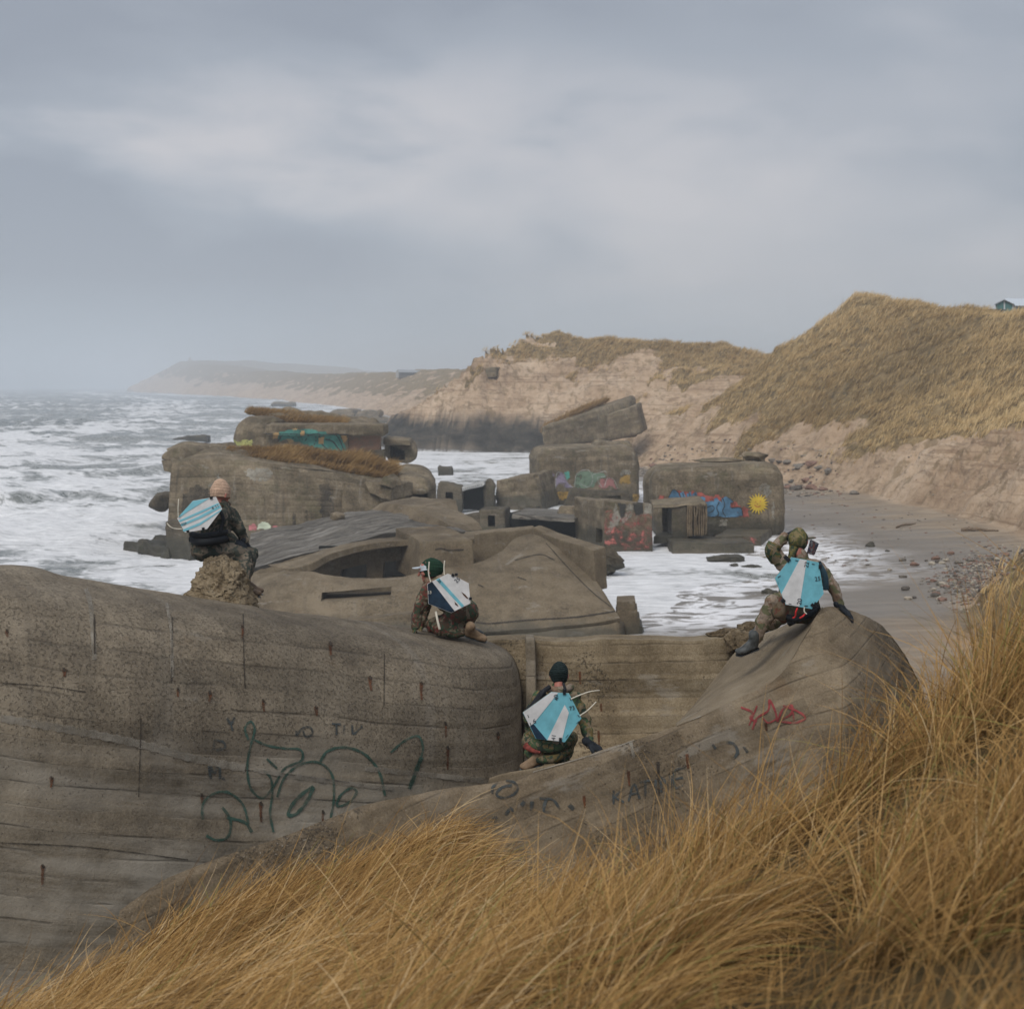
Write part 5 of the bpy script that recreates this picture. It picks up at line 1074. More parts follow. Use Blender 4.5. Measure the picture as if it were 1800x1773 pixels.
block('half_buried_wall', [(990, 893, 100), (1108, 893, 99), (1106, 866, 99.5), (1004, 860, 100.5)], (0, 1.2, 0), CON_WET, G2, r=.08, amp=.06, n=14, seed=63)
cut(bpy.data.objects['half_buried_wall'], [([(1022, 892, 98), (1096, 892, 98), (1094, 874, 98), (1030, 876, 98)], (0, 1.8, 0))])

Tn = thing('tilted_bunker', 'concrete bunker tipped on its side up on the sand slope, grass on top', 'bunker', P(1040, 785, 165))
TB = block('body', [(957, 790, 158), (1122, 768, 161), (1104, 701, 162), (950, 751, 158)], (1.2, 6, .5), CON_FAR, Tn, r=.5, amp=.09, n=30, seed=70)
cut(TB, [([(1098, 733, 158), (1112, 730, 158), (1108, 718, 158), (1094, 722, 158)], (0, 5, 0))])
block('end_block', [(1068, 777, 159.5), (1130, 762, 160), (1119, 711, 160.5), (1066, 730, 159.5)], (1, 5, .3), CON_FAR, Tn, r=.3, amp=.07, n=16, seed=71)
roof_grass('roof_grass', Tn, [[(950, 762, 158.5), (990, 740, 160), (1030, 722, 162), (1066, 706, 164)], [(954, 750, 164), (990, 735, 165), (1030, 718, 167), (1062, 708, 168)]], 5000, 12, .9, 'yellow brown grass growing on the upper side', wd=.06)

# ------------------------------------------------------------------ blocks and slabs lying in the surf
def single(name, label, cat, quad, back, mat, **kw):
    grp = kw.pop('group', None); o = block(name, quad, back, mat, None, **kw); return tag(o, label, cat, grp)
J = thing('red_stained_block', 'upright concrete block in the surf with red paint splashed over its front', 'concrete block', P(1105, 968, 81))
bk = P(1010, 957, 86)-P(1062, 970, 80.7)
JB = block('body', [(1062, 972, 80.7), (1148, 972, 80.7), (1148, 886, 80.7), (1062, 881, 80.7)], bk, CON_FAR, J, r=.10, amp=.07, n=26, seed=80)
dv = P(1040, 0, 83)-P(1062, 0, 80.7)
cut(JB, [([P(1034, 953, 82.0), P(1052, 956, 80.9), P(1052, 931, 80.9), P(1034, 928, 82.0)], (1.8, .9, 0))])
JR = paint('splashed_red_paint', (.34, .115, .095), .15, 3.0, soft=.10, var=.3); DKS = paint('tar_black', (.045, .042, .036), .75, 2.0)
TJ = bvh(JB)
fill('red_paint', TJ, [[(1063, 966), (1063, 900), (1075, 896), (1090, 912), (1098, 902), (1110, 900), (1124, 905), (1136, 899), (1147, 908), (1147, 966)]], JR, J, 'splashed red paint', ragged=2)
fill('pale_wear', TJ, [[(1066, 940), (1078, 900), (1082, 885), (1086, 900), (1096, 920), (1112, 905), (1112, 888), (1104, 886), (1100, 905)], [(1130, 906), (1134, 886), (1147, 886), (1147, 900)]], PALEF, J, 'pale worn concrete', ragged=2)
fill('dark_run', TJ, [[(1086, 884), (1100, 884), (1098, 905), (1092, 912)], [(1112, 884), (1130, 884), (1130, 902), (1116, 906)]], DKS, J, 'dark run from the top', ragged=1.5, lift=1.7)
Q = thing('ribbed_block', 'hollow dark concrete box with ribbed right wall, beside the red stained block', 'concrete block', P(1195, 945, 83))
QB = block('body', [(1148, 956, 82.5), (1208, 950, 82.5), (1206, 887, 82.5), (1148, 892, 82.5)], (1.2, 4, 0), CON_WET, Q, r=.05, amp=.04, n=16, seed=81)
cut(QB, [([(1152, 952, 80), (1190, 950, 80), (1190, 898, 80), (1152, 901, 80)], (0, 5, 0))])
block('lid', [(1148, 893, 82.3), (1242, 888, 82.3), (1240, 882, 82.6), (1148, 888, 82.6)], (.2, 4, .05), CON_FAR, Q, r=.05, amp=.05, n=12, seed=82)
WOODY = concrete('board_ribs', (.07, .055, .04), (.15, .12, .085), (.24, .20, .15), bw=8, lines=0, bumpd=.04, streak=.7, fine=6, pits=.3, scale=.6, wetz=.9)
for k in range(9):
    x = 1207+k*4.0; block('rib', [(x, 944-k*.4, 82.2), (x+3.8, 944-k*.4, 82.2), (x+3.8, 889-k*.5, 82.2), (x, 889-k*.5, 82.2)], (.05, 3, 0), WOODY, Q, r=.07, amp=.05, n=8, seed=k*3, scale=1.5)
single('flat_slab', 'long flat concrete slab lying in foam in front of the sun mural bunker', 'concrete slab', [(1181, 978, 79.5), (1326, 978, 79.5), (1325, 954, 79.8), (1181, 951, 79.8)], P(1166, 941, 84.5)-P(1181, 952, 79.8), CON_FAR, r=.07, amp=.07, n=20, seed=83)
R2 = single('flat_slab', 'shorter flat concrete slab with red paint on its edge, leaning at the foot of the sun mural bunker', 'concrete slab', [(1262, 960, 83), (1338, 960, 83), (1338, 941, 83), (1256, 941, 83)], P(1357, 929, 87)-P(1338, 941, 83), CON_FAR, r=.06, amp=.05, n=16, seed=84)
tmp = fill('red_paint', bvh(R2), [[(1298, 956), (1300, 944), (1330, 944), (1332, 956)]], JR, R2, 'red paint on the edge', ragged=2)
U = thing('dark_platform', 'wide dark wet concrete platform with black hollow beneath, left of the red stained block', 'concrete slab', P(950, 950, 86))
block('deck', [(898, 912, 85.5), (1012, 918, 84.5), (1012, 910, 84.6), (900, 903, 85.6)], P(925, 892, 93)-P(900, 903, 85.6), CON_SLATE, U, r=.07, amp=.05, n=18, seed=85)
block('underside_wall', [(893, 960, 88), (1014, 965, 87), (1014, 912, 87.4), (893, 906, 88.4)], (0, 3, 0), SHADE, U, r=.1, amp=.08, n=12, seed=86)  # wall under the deck coloured black for the shade there
block('stone', [(980, 905, 88), (1011, 907, 88), (1010, 891, 88.4), (986, 890, 88.4)], (0, 1.2, 0), CON_FAR, U, r=.12, amp=.1, n=10, seed=87)
block('long_beam', [(886, 912, 90), (935, 897, 94), (935, 891, 94), (886, 903, 90)], (.3, .5, 0), CON_FAR, U, r=.04, amp=.04, n=10, seed=88)
SP = single('low_block', 'low dark concrete block with square hole, beside the dark platform', 'concrete block', [(842, 944, 86), (889, 944, 86), (887, 895, 86.4), (842, 896, 86.4)], (.3, 2.5, 0), CON_WET, r=.08, amp=.06, n=16, seed=89)
cut(SP, [([(857, 932, 84), (870, 932, 84), (869, 912, 84), (856, 912, 84)], (0, 3.4, 0))])
single('low_wall', 'low sloping concrete wall running left from the block with the square hole', 'concrete wall', [(762, 945, 87), (846, 944, 86.4), (843, 902, 86.8), (765, 917, 87.4)], (0, 1.6, 0), CON_WET, r=.1, amp=.08, n=18, seed=90)
single('wedge_block', 'grey wedge shaped concrete block with chipped top, left of the purple graffiti bunker', 'concrete block', [(868, 900, 108), (955, 900, 107), (941, 834, 107.6), (872, 846, 108.4)], (1.4, 5, .1), CON_FAR, r=.12, amp=.10, n=26, seed=91, chip=.12)
Wd = thing('lettered_beam', 'pale concrete beam with black letters, spanning a dark gap between two blocks', 'concrete beam', P(825, 890, 107))
block('beam', [(812, 863, 106), (852, 852, 106), (851, 846, 106.3), (812, 856, 106.3)], (.1, 1.2, 0), plain('pale_beam', (.34, .34, .33), .7, .3, .15, 2), Wd, r=.04, amp=.03, n=12)
block('left_block', [(769, 900, 105.5), (813, 900, 105.5), (813, 856, 106), (770, 847, 106)], (0, 2.5, 0), CON_WET, Wd, r=.1, amp=.08, n=14, seed=92)
cut(bpy.data.objects['left_block'], [([(781, 890, 104), (795, 890, 104), (794, 868, 104), (781, 868, 104)], (0, 3.5, 0))])
block('hollow_shade', [(812, 896, 107.5), (866, 896, 107.5), (866, 853, 107.8), (812, 862, 107.8)], (0, 1, 0), SHADE, Wd, r=.1, amp=.08, n=8)  # black block filling the gap, stands for its shade
block('right_block', [(850, 896, 106.5), (870, 896, 106.5), (869, 846, 106.8), (853, 845, 106.8)], (0, 2, 0), CON_WET, Wd, r=.2, amp=.15, n=12, seed=94, chip=.15)
tb = bvh(bpy.data.objects['beam']); xx = []
for k, s in enumerate([[(0, 3), (0, 0), (2, 1), (0, 1.6), (2, 3)], [(0, 3), (1, 0), (2, 3)], [(0, 0), (0, 3), (2, 3)], [(0, 0), (0, 3), (2, 3)], [(0, 3), (1, 0), (2, 3)], [(0, 0), (0, 3), (2, 1)], [(0, 0), (0, 3), (1, 1), (2, 3)], [(0, 3), (1, 0), (2, 3)], [(0, 0), (0, 3), (2, 3)], [(0, 3), (1, 0), (2, 3)]]):
    xx.append(([(814.5+k*3.5+a*.9, 858.3-k*.86+b*.9) for a, b in s], .8))
stroke('lettering', tb, xx, DK, Wd, 'small black hand painted letters')
single('small_block', 'small square concrete block alone in the foam behind the lettered beam', 'concrete block', [(770, 838, 149), (796, 837, 149), (794, 821, 149), (769, 819, 149)], (0, 1.6, 0), CON_WET, r=.12, amp=.12, n=12, seed=95)
single('sea_slab', 'thin dark slab of concrete lying alone out in the waves', 'concrete slab', [(302, 773, 236), (365, 777, 236), (363, 765.5, 236), (322, 767, 236)], (0, 3, 0), CON_WET, r=.12, amp=.15, n=12, seed=96)
single('sunken_slab', 'dark broken slab washed by waves at the foot of the large sea bunker', 'concrete slab', [(238, 974, 80), (298, 990, 78), (296, 962, 78.6), (240, 950, 80)], (.8, 2.4, 0), CON_WET, r=.12, amp=.2, n=16, seed=97, chip=.2)
single('sunken_slab', 'low dark slab almost under water, farthest left of the broken slabs', 'concrete slab', [(212, 972, 82), (262, 986, 80), (262, 966, 80.4), (222, 948, 82)], (.8, 1.4, -.3), CON_WET, r=.08, amp=.15, n=14, seed=98, chip=.2)
N3 = thing('distant_bunker', 'grey rounded bunker far up the shore, beyond the teal mural', 'bunker', P(628, 745, 350))
block('left_body', [(566, 750, 350), (622, 750, 345), (620, 719, 346), (576, 720, 350)], (2, 9, 0), CON_FAR, N3, r=1.6, amp=.3, n=18, scale=.3, seed=99)
block('middle_body', [(616, 750, 342), (658, 750, 342), (652, 723, 343), (622, 722, 343)], (2, 9, 0), CON_FAR, N3, r=1.4, amp=.3, n=16, scale=.3, seed=100)
block('right_body', [(652, 752, 338), (688, 752, 338), (686, 735, 339), (654, 729, 339)], (0, 7, 0), CON_FAR, N3, r=1.2, amp=.3, n=16, scale=.3, seed=101)
rock('knob', P(668, 727, 340), (.9, .9, 1.0), CON_FAR, N3, seed=3)
single('distant_block', 'tiny grey block at the waterline far up the coast', 'concrete block', [(476, 715, 640), (518, 716, 640), (516, 705, 640), (480, 706, 640)], (0, 6, 0), CON_FAR, r=.8, amp=.5, n=12, scale=.2, seed=102)
SHEL = [(853, 664), (873, 662), (872, 645), (853, 647)]

# ------------------------------------------------------------------ rocks, stones, driftwood
tag(rock('jagged_rock', P(1066, 990, 70.5), (.78, .8, .78), ROCKM, seed=200, amp=.9, strat=.09, sub=5), 'jagged dark layered rock standing in the surf beside the gun pit bunker', 'rock')
for px, py, d, r, lab in [(1275, 983, 76, (.95, .7, .32), 'flat brown rock in the foam in front of the long flat slab'), (1290, 1002, 74, (.24, .3, .10), 'low dark stone at the foam edge below the flat brown rock'), (1322, 1000, 73.5, (.48, .3, .10), 'flat stone on wet sand right of a smaller low stone'),
                         (1530, 970, 80, (.26, .25, .20), 'single dark stone lying on the open beach'), (1353, 1043, 63, (.36, .3, .16), 'greenish rock beside the raised elbow of the hooded person'), (1560, 981, 77.5, (.14, .2, .06), 'small flat stone right of the single dark stone')]:
    gz = float(terrain(np.array([P(px, py, d)[0]]), np.array([d]))[0][0])
    c = P(px, py, d); c[2] = max(gz, 0)+r[2]*.35
    tag(rock('rock', c, r, ROCKM, seed=int(px), amp=.6), lab, 'rock')
STONES = [plain('grey_stone', (.17, .15, .125), .8, .3, .3, 6), plain('reddish_stone', (.20, .12, .088), .8, .3, .3, 6), plain('dark_stone', (.085, .072, .058), .7, .35, .3, 6), plain('pale_stone', (.33, .29, .23), .8, .3, .3, 6)]
rg = np.random.default_rng(77)
def ground_hit(px, py, d0=60, d1=900):
    d = np.linspace(d0, d1, 3000); x = (px-900)/FPX*d; z = terrain(x, d)[0]; ray = CAM_H-(py-HOR)/FPX*d; k = np.nonzero(z > ray)[0]; return (float(d[k[0]]) if len(k) else None)
def place(px, d): x = (px-900)/FPX*d; return x, d, float(terrain(np.array([x]), np.array([d]))[0][0])
bo = [(1405, 128), (1418, 124), (1392, 126), (1432, 130), (1450, 135), (1412, 133), (1462, 126), (1388, 131), (1440, 124), (1425, 119), (1400, 119), (1476, 121), (1165, 148), (1180, 143), (1150, 152), (1198, 147), (1140, 146), (1172, 138), (1158, 142), (1212, 140), (1448, 117), (1500, 112), (1385, 121), (1416, 138)]
BK = (0, 1, 2, 0, 1, 0, 1, 2)
for k, (px, d) in enumerate(bo):
    r = rg.uniform(.25, .55)
    while float(terrain(np.array([(px-900)/FPX*d]), np.array([d]))[1][0]) > 1.6: px -= 6
    x, y, z = place(px, d)
    tag(rock('boulder', (x, y, z+r*.25), (r*1.2, r, r*.6), STONES[BK[k % 8]], seed=300+k, sub=3, amp=.6), ('grey', 'reddish', 'dark')[BK[k % 8]]+' boulder lying at the sandy foot of the dunes', 'boulder', 'boulders at the foot of the dunes')
st = []
for k in range(46):
    d = rg.uniform(58, 76); px = rg.uniform(1640, 1790) if k % 3 else rg.uniform(1560, 1660); x, y, z = place(px, d); r = rg.uniform(.09, .2)
    tag(rock('beach_stone', (x, y, z+r*.3), (r*1.3, r, r*.7), STONES[k % 4], seed=400+k, sub=2, amp=.4), ('grey', 'reddish', 'dark', 'pale')[k % 4]+' rounded stone in the pebble bank at the right of the beach', 'stone', 'larger stones of the pebble bank')
def pebbles(name, n, fx, fd, r0, r1, seed, label):
    rg = np.random.default_rng(seed); px = fx(rg, n); d = fd(rg, n); x = (px-900)/FPX*d; z, D_ = terrain(x, d)[:2]; k = (D_ < 3.2)&((D_ > -7)|(d < 112)); px, d, x, z = px[k], d[k], x[k], z[k]; n = len(x)
    bm = bmesh.new(); bmesh.ops.create_icosphere(bm, subdivisions=1, radius=1.0); B_ = np.array([v.co[:] for v in bm.verts]); FF = np.array([[v.index for v in f.verts] for f in bm.faces]); bm.free()
    r = rg.uniform(r0, r1, n)**1.0; sc = np.stack((r*rg.uniform(.8, 1.6, n), r*rg.uniform(.7, 1.2, n), r*rg.uniform(.4, .7, n)), -1)
    V = (B_[None]*(1+rg.uniform(-.22, .22, (n, len(B_), 1))))*sc[:, None]+np.stack((x, d, z+r*.15), -1)[:, None]
    F = (FF[None]+(np.arange(n)*len(B_))[:, None, None]).reshape(-1, 3); mi = np.repeat(rg.integers(0, 4, n), len(FF))
    me = fast_mesh(name, V.reshape(-1, 3), F, np.full(len(F), 3), mat_idx=mi, smooth=True); o = link(name, me, STONES, origin=(0, 0, 0)); tag(o, label, 'pebbles', kind='stuff')
pebbles('pebbles', 2800, lambda g, n: np.clip(g.normal(1755, 45, n), 1620, 1900), lambda g, n: np.clip(g.normal(65, 4.5, n), 55, 78), .03, .10, 5, 'bank of mixed grey and reddish pebbles')
pebbles('scattered_pebbles', 260, lambda g, n: g.uniform(1390, 1750, n), lambda g, n: g.uniform(72, 118, n), .03, .09, 6, 'pebbles and weed scattered over the beach')
pebbles('shingle', 1300, lambda g, n: g.uniform(1120, 1480, n), lambda g, n: g.uniform(112, 156, n), .06, .2, 7, 'shingle at the foot of the dunes behind the bunkers')
sd = (ground_hit(862, 658, 190, 330) or 236)-1.0; print('shelter at', sd)
single('dune_shelter', 'pale square concrete shelter half buried near the top of the middle dune', 'shelter', [(q[0], q[1], sd) for q in SHEL], (.5, 3, 0), CON_FAR, r=.1, amp=.08, n=10, seed=103)
WOOD = plain('driftwood', (.17, .125, .085), .85, .2, .35, 12, .01)
def log(label, q0, q1, r):
    a = np.array(place(*q0)); b = np.array(place(*q1)); a[2] += r*.7; b[2] += r*.9; n = 18; V = []; m = 9
    for i in range(n):
        t = i/(n-1); c = a*(1-t)+b*t+np.array((0, 0, .05*math.sin(t*5)))
        for k in range(m):
            an = 2*math.pi*k/m; rr = r*(1-.5*t)*(1+.25*math.sin(k*3+i)); V.append(c+np.array((0, math.cos(an)*rr, math.sin(an)*rr)))
    F = [(i*m+k, i*m+(k+1) % m, (i+1)*m+(k+1) % m, (i+1)*m+k) for i in range(n-1) for k in range(m)]+[tuple(range(m)), tuple(range((n-1)*m, n*m))]
    me = bpy.data.meshes.new('driftwood_log'); me.from_pydata([tuple(v) for v in V], [], F); tag(link('driftwood_log', me, WOOD, origin=tuple(a)), label, 'driftwood')
log('long thin driftwood log lying on the beach above the pebble bank', (1690, 85), (1755, 84), .11); log('short piece of driftwood on the open sand behind the hooded person', (1575, 88), (1610, 90), .07)

# ------------------------------------------------------------------ buildings on the skyline
WHITE = plain('white_trim', (.66, .68, .68), .6, .4, .06); GLASS = M('teal_window_glass', .12, .6).done((.06, .17, .16)); NAVY = plain('dark_felt_roof', (.022, .042, .055), .8, .2); GREYR = plain('light_metal_roof', (.50, .55, .60), .5, .4, .06)
HS = thing('summer_house', 'white gabled summer house with big teal windows on the dune top at the far right', 'house', P(1775, 548, 150))
def wblock(name, lo, hi, mat, parent, r=.02): return block(name, [np.array((lo[0], lo[1], lo[2])), np.array((hi[0], lo[1], lo[2])), np.array((hi[0], lo[1], hi[2])), np.array((lo[0], lo[1], hi[2]))], (0, hi[1]-lo[1], 0), mat, parent, r=r, n=3, amp=0)
def prism(name, pts, back, mat, parent):
    n = len(pts); V = [tuple(p) for p in pts]+[tuple(np.array(p)+np.array(back)) for p in pts]
    F = [tuple(range(n)), tuple(range(2*n-1, n-1, -1))]+[(i, i+n, (i+1) % n+n, (i+1) % n) for i in range(n)]
    me = bpy.data.meshes.new(name); me.from_pydata(V, [], F); bm = bmesh.new(); bm.from_mesh(me); bmesh.ops.recalc_face_normals(bm, faces=bm.faces); bm.to_mesh(me); bm.free()
    return link(name, me, mat, parent)
d = 150
prism('gable_wall', [P(1750, 556.0, d), P(1781, 558.0, d), P(1781, 534.0, d), P(1765.5, 526.5, d), P(1750, 534.0, d)], (2.5, 6, 0), WHITE, HS)
prism('window', [P(1751.5, 552.0, d-.05), P(1764.3, 552.0, d-.05), P(1764.3, 528.0, d-.05), P(1751.5, 535.0, d-.05)], (0, .03, 0), GLASS, HS)
prism('window', [P(1767, 552.0, d-.05), P(1779.5, 552.0, d-.05), P(1779.5, 535.0, d-.05), P(1767, 528.0, d-.05)], (0, .03, 0), GLASS, HS)
prism('roof', [P(1765.5, 525.6, d-.3), P(1783, 534.0, d-.3), P(1783, 535.4, d-.3), P(1765.5, 527.0, d-.3)], (2.8, 7, 0), GREYR, HS)
prism('roof', [P(1765.5, 525.6, d-.3), P(1748, 534.0, d-.3), P(1748, 535.4, d-.3), P(1765.5, 527.0, d-.3)], (2.8, 7, 0), GREYR, HS)
prism('side_wing', [P(1781, 558.0, d+1), P(1860, 558.0, d+1), P(1860, 537.0, d+1), P(1781, 537.0, d+1)], (0, 5, 0), WHITE, HS)
prism('wing_roof', [P(1772, 537.5, d+.6), P(1865, 537.5, d+.6), P(1865, 528.0, d+3.5), P(1766, 526.0, d+3.5)], (0, .1, .1), GREYR, HS)
prism('wing_window', [P(1788, 552.0, d+.95), P(1815, 552.0, d+.95), P(1815, 541.0, d+.95), P(1788, 541.0, d+.95)], (0, .03, 0), GLASS, HS)
FS = thing('flat_roof_shed', 'low dark flat roofed shed sunk in the dune grass left of the white summer house', 'shed', P(1745, 556.0, 147))
prism('wall', [P(1731, 562.0, 147), P(1762, 562.0, 147), P(1763, 549.0, 147), P(1729, 549.0, 147)], (0, 4, 0), NAVY, FS)
prism('roof', [P(1722, 543.0, 147), P(1765, 543.5, 147), P(1768, 545.0, 147), P(1762, 550.0, 147), P(1730, 549.0, 147)], (0, 5, 0), NAVY, FS)
FR = thing('long_low_house', 'long low white gabled house on the far plateau, left of the middle dune', 'house', P(735, 664.0, 640))
prism('gable_wall', [P(696, 664.0, 640), P(701, 664.0, 640), P(701, 652.0, 640), P(698.5, 649.5, 640), P(696, 653.0, 640)], (0, 8, 0), plain('weathered_wall', (.34, .34, .33)), FR)
prism('roof', [P(698, 649.0, 640), P(770, 651.5, 645), P(778, 655.0, 644), P(701, 654.5, 639)], (0, 6, -.4), plain('grey_roof', (.26, .28, .30)), FR)
prism('wall', [P(701, 664.0, 640), P(775, 664.0, 644), P(775, 655.0, 644), P(701, 654.0, 640)], (0, 6, 0), plain('dark_wall', (.10, .09, .08)), FR)
LT = thing('lighthouse', 'small square lighthouse tower barely visible on the hazy headland', 'lighthouse', P(334, 642, 2480))
def tower(name, z0, z1, w0, w1, mat):
    c = P(334, 642, 2480); V = []
    for z, w in ((z0, w0), (z1, w1)): V += [(c[0]-w, c[1]-w, z), (c[0]+w, c[1]-w, z), (c[0]+w, c[1]+w, z), (c[0]-w, c[1]+w, z)]
    me = bpy.data.meshes.new(name); me.from_pydata(V, [], [(0, 1, 2, 3), (7, 6, 5, 4), (0, 1, 5, 4), (1, 2, 6, 5), (2, 3, 7, 6), (3, 0, 4, 7)]); link(name, me, mat, LT)
lz = P(334, 642, 2480)[2]; tower('shaft', lz-6, lz+9.5, 3.4, 2.9, plain('lighthouse_plaster', (.4, .35, .29))); tower('gallery', lz+9.5, lz+10.1, 3.8, 3.8, WHITE); tower('lantern', lz+10.1, lz+13, 1.5, 1.3, plain('lantern_metal', (.2, .08, .06)))
# ------------------------------------------------------------------ people
def capsule_bm(bm, a, b, ra, rb, n=12, rings=4):
    a = np.array(a, float); b = np.array(b, float); ax = b-a; L_ = np.linalg.norm(ax); ax = ax/L_ if L_ > 1e-6 else np.array((0, 0, 1.0))
    t = np.cross(ax, (0, 0, 1.0) if abs(ax[2]) < .9 else (1.0, 0, 0)); t /= np.linalg.norm(t); s = np.cross(ax, t); prof = []
    for i in range(rings+1): an = math.pi/2*i/rings; prof.append((-math.cos(an)*ra, math.sin(an)*ra))
    for i in range(rings+1): an = math.pi/2*i/rings; prof.append((L_+math.sin(an)*rb, math.cos(an)*rb))
    vs = []
    for h, r in prof:
        if r < 1e-5: vs.append([bm.verts.new(a+ax*h)]); continue
        vs.append([bm.verts.new(a+ax*h+(t*math.cos(2*math.pi*k/n)+s*math.sin(2*math.pi*k/n))*r) for k in range(n)])
    for p, q in zip(vs, vs[1:]):
        for k in range(n):
            if len(p) == 1: f = (p[0], q[(k+1) % n], q[k])
            elif len(q) == 1: f = (p[k], p[(k+1) % n], q[0])
            else: f = (p[k], p[(k+1) % n], q[(k+1) % n], q[k])
            bm.faces.new(f)
def fused(name, caps, mat, parent, voxel=.014, smooth=6, wrinkle=0.0, wscale=14.0, seed=0, regions=None, post=None):
    """capsules (a, b, ra, rb[, tag]) fused into ONE continuous skin"""
    bm = bmesh.new()
    for c in caps: capsule_bm(bm, *c[:4])
    me = bpy.data.meshes.new(name+'_raw'); bm.to_mesh(me); bm.free(); o = bpy.data.objects.new(name, me); C.objects.link(o)
    r = o.modifiers.new('r', 'REMESH'); r.mode = 'VOXEL'; r.voxel_size = voxel
    s = o.modifiers.new('s', 'SMOOTH'); s.iterations = smooth; s.factor = .5
    bpy.context.view_layer.update(); dg = bpy.context.evaluated_depsgraph_get(); m2 = bpy.data.meshes.new_from_object(o.evaluated_get(dg)); bpy.data.objects.remove(o)
    V = np.empty(len(m2.vertices)*3); m2.vertices.foreach_get('co', V); V = V.reshape(-1, 3)
    Nn = np.empty(len(m2.vertices)*3); m2.vertices.foreach_get('normal', Nn); Nn = Nn.reshape(-1, 3)
    if wrinkle:
        w = fbm(V*np.array((1, 1, 1.0)), wscale, 3, seed=seed); rid = 1-np.abs(fbm(V, wscale*.7, 3, seed=seed+3))*1.6
        V = V+Nn*(wrinkle*(.5*w+.7*rid-.4))[:, None]
    if post is not None: V = post(V, Nn)
    m2.vertices.foreach_set('co', V.ravel()); m2.name = name
    m2.polygons.foreach_set('use_smooth', np.full(len(m2.polygons), True))
    if regions:
        Cn = np.empty(len(m2.polygons)*3); m2.polygons.foreach_get('center', Cn); Cn = Cn.reshape(-1, 3); best = np.full(len(Cn), 9e9); idx = np.zeros(len(Cn), int)
        for c in caps:
            a, b = np.array(c[0], float), np.array(c[1], float); d = b-a; t = np.clip(((Cn-a)@d)/(d@d+1e-12), 0, 1)
            q = np.linalg.norm(Cn-a-t[:, None]*d, axis=1)-(c[2]+(c[3]-c[2])*t); k = q < best; best[k] = q[k]; idx[k] = c[4] if len(c) > 4 else 0
        m2.polygons.foreach_set('material_index', idx.astype(np.int32))
    m2.materials.clear()
    return link(name, m2, mat, parent)
def camo(name, cols, scale=7.0, seed=0.0):
    m = M(name, .9, .12); pos = m.map(m.pos(), (1, 1, 1), loc=(seed, seed*2, seed*3)); n = m.noise(pos, scale, 2.5, .5, 1.2); n2 = m.noise(m.map(pos, (1, 1, 1), loc=(9, 3, 1)), scale*1.3, 2.5, .5, 1.2); n3 = m.noise(m.map(pos, (1, 1, 1), loc=(3, 7, 5)), scale*1.1, 2.5, .5, 1.2)
    c = m.mix(m.rng(n, .50, .515), cols[0], cols[1]); c = m.mix(m.rng(n2, .545, .56), c, cols[2]); c = m.mix(m.rng(n3, .56, .575), c, cols[3])
    c = m.mix(m.rng(m.noise(m.pos(), 45, 4, .7), .35, .7, 0.0, .5), c, (.07, .062, .05))
    return m.done(c, .9, m.bump(m.noise(m.pos(), 60, 4, .7), .004, .6))
SKIN = plain('wind_reddened_skin', (.36, .14, .105), .55, .35, .15, 30, .001); BOOT = plain('brown_boot_leather', (.11, .075, .05), .6, .3, .35, 22, .004); BOOTG = plain('grey_boot_rubber', (.065, .07, .07), .6, .3, .3, 22, .003)
TANB = plain('tan_boot_suede', (.215, .15, .095), .85, .2, .2, 20, .003); GLOVE = plain('black_glove', (.016, .02, .026), .8, .25, .3, 30, .003); STRAP = plain('black_strap', (.010, .012, .015), .7, .3)
def knit(name, col):
    m = M(name, .95, .1); z = m.sep(m.pos())[2]; w = m.math('SINE', m.math('MULTIPLY', z, 420.0)); n = m.noise(m.pos(), 60, 4, .7)
    c = m.ramp(m.math('ADD', m.math('MULTIPLY', w, .03), n), [(.3, tuple(x*.7 for x in col)), (.7, tuple(x*1.25 for x in col))]); return m.done(c, .95, m.bump(m.math('ADD', w, n), .004, .7))
PEACH = knit('peach_knit', (.50, .345, .25)); GREENK = knit('dark_green_fleece', (.018, .045, .028)); GREYK = knit('dark_grey_green_knit', (.016, .026, .026))
CAMO_D = camo('dark_woodland_camouflage', [(.045, .075, .045), (.085, .055, .035), (.155, .045, .038), (.20, .165, .115)], 12, 0)
CAMO_J = camo('dull_jacket_camouflage', [(.050, .060, .050), (.12, .10, .078), (.035, .05, .042), (.20, .165, .125)], 11, 3)
CAMO_T = camo('tan_jacket_camouflage', [(.29, .225, .17), (.22, .145, .10), (.31, .25, .195), (.13, .13, .07)], 6, 5)
CAMO_G = camo('bright_green_camouflage', [(.05, .095, .045), (.155, .115, .045), (.025, .045, .032), (.20, .155, .10)], 12, 7)
CAMO_H = camo('ochre_green_hood_camouflage', [(.155, .135, .045), (.085, .095, .04), (.21, .17, .085), (.035, .06, .035)], 9, 9)
CAMO_B = camo('brown_camouflage', [(.12, .085, .05), (.06, .065, .038), (.16, .12, .08), (.13, .045, .03)], 7, 4)
def unit(v): v = np.array(v, float); return v/np.linalg.norm(v)
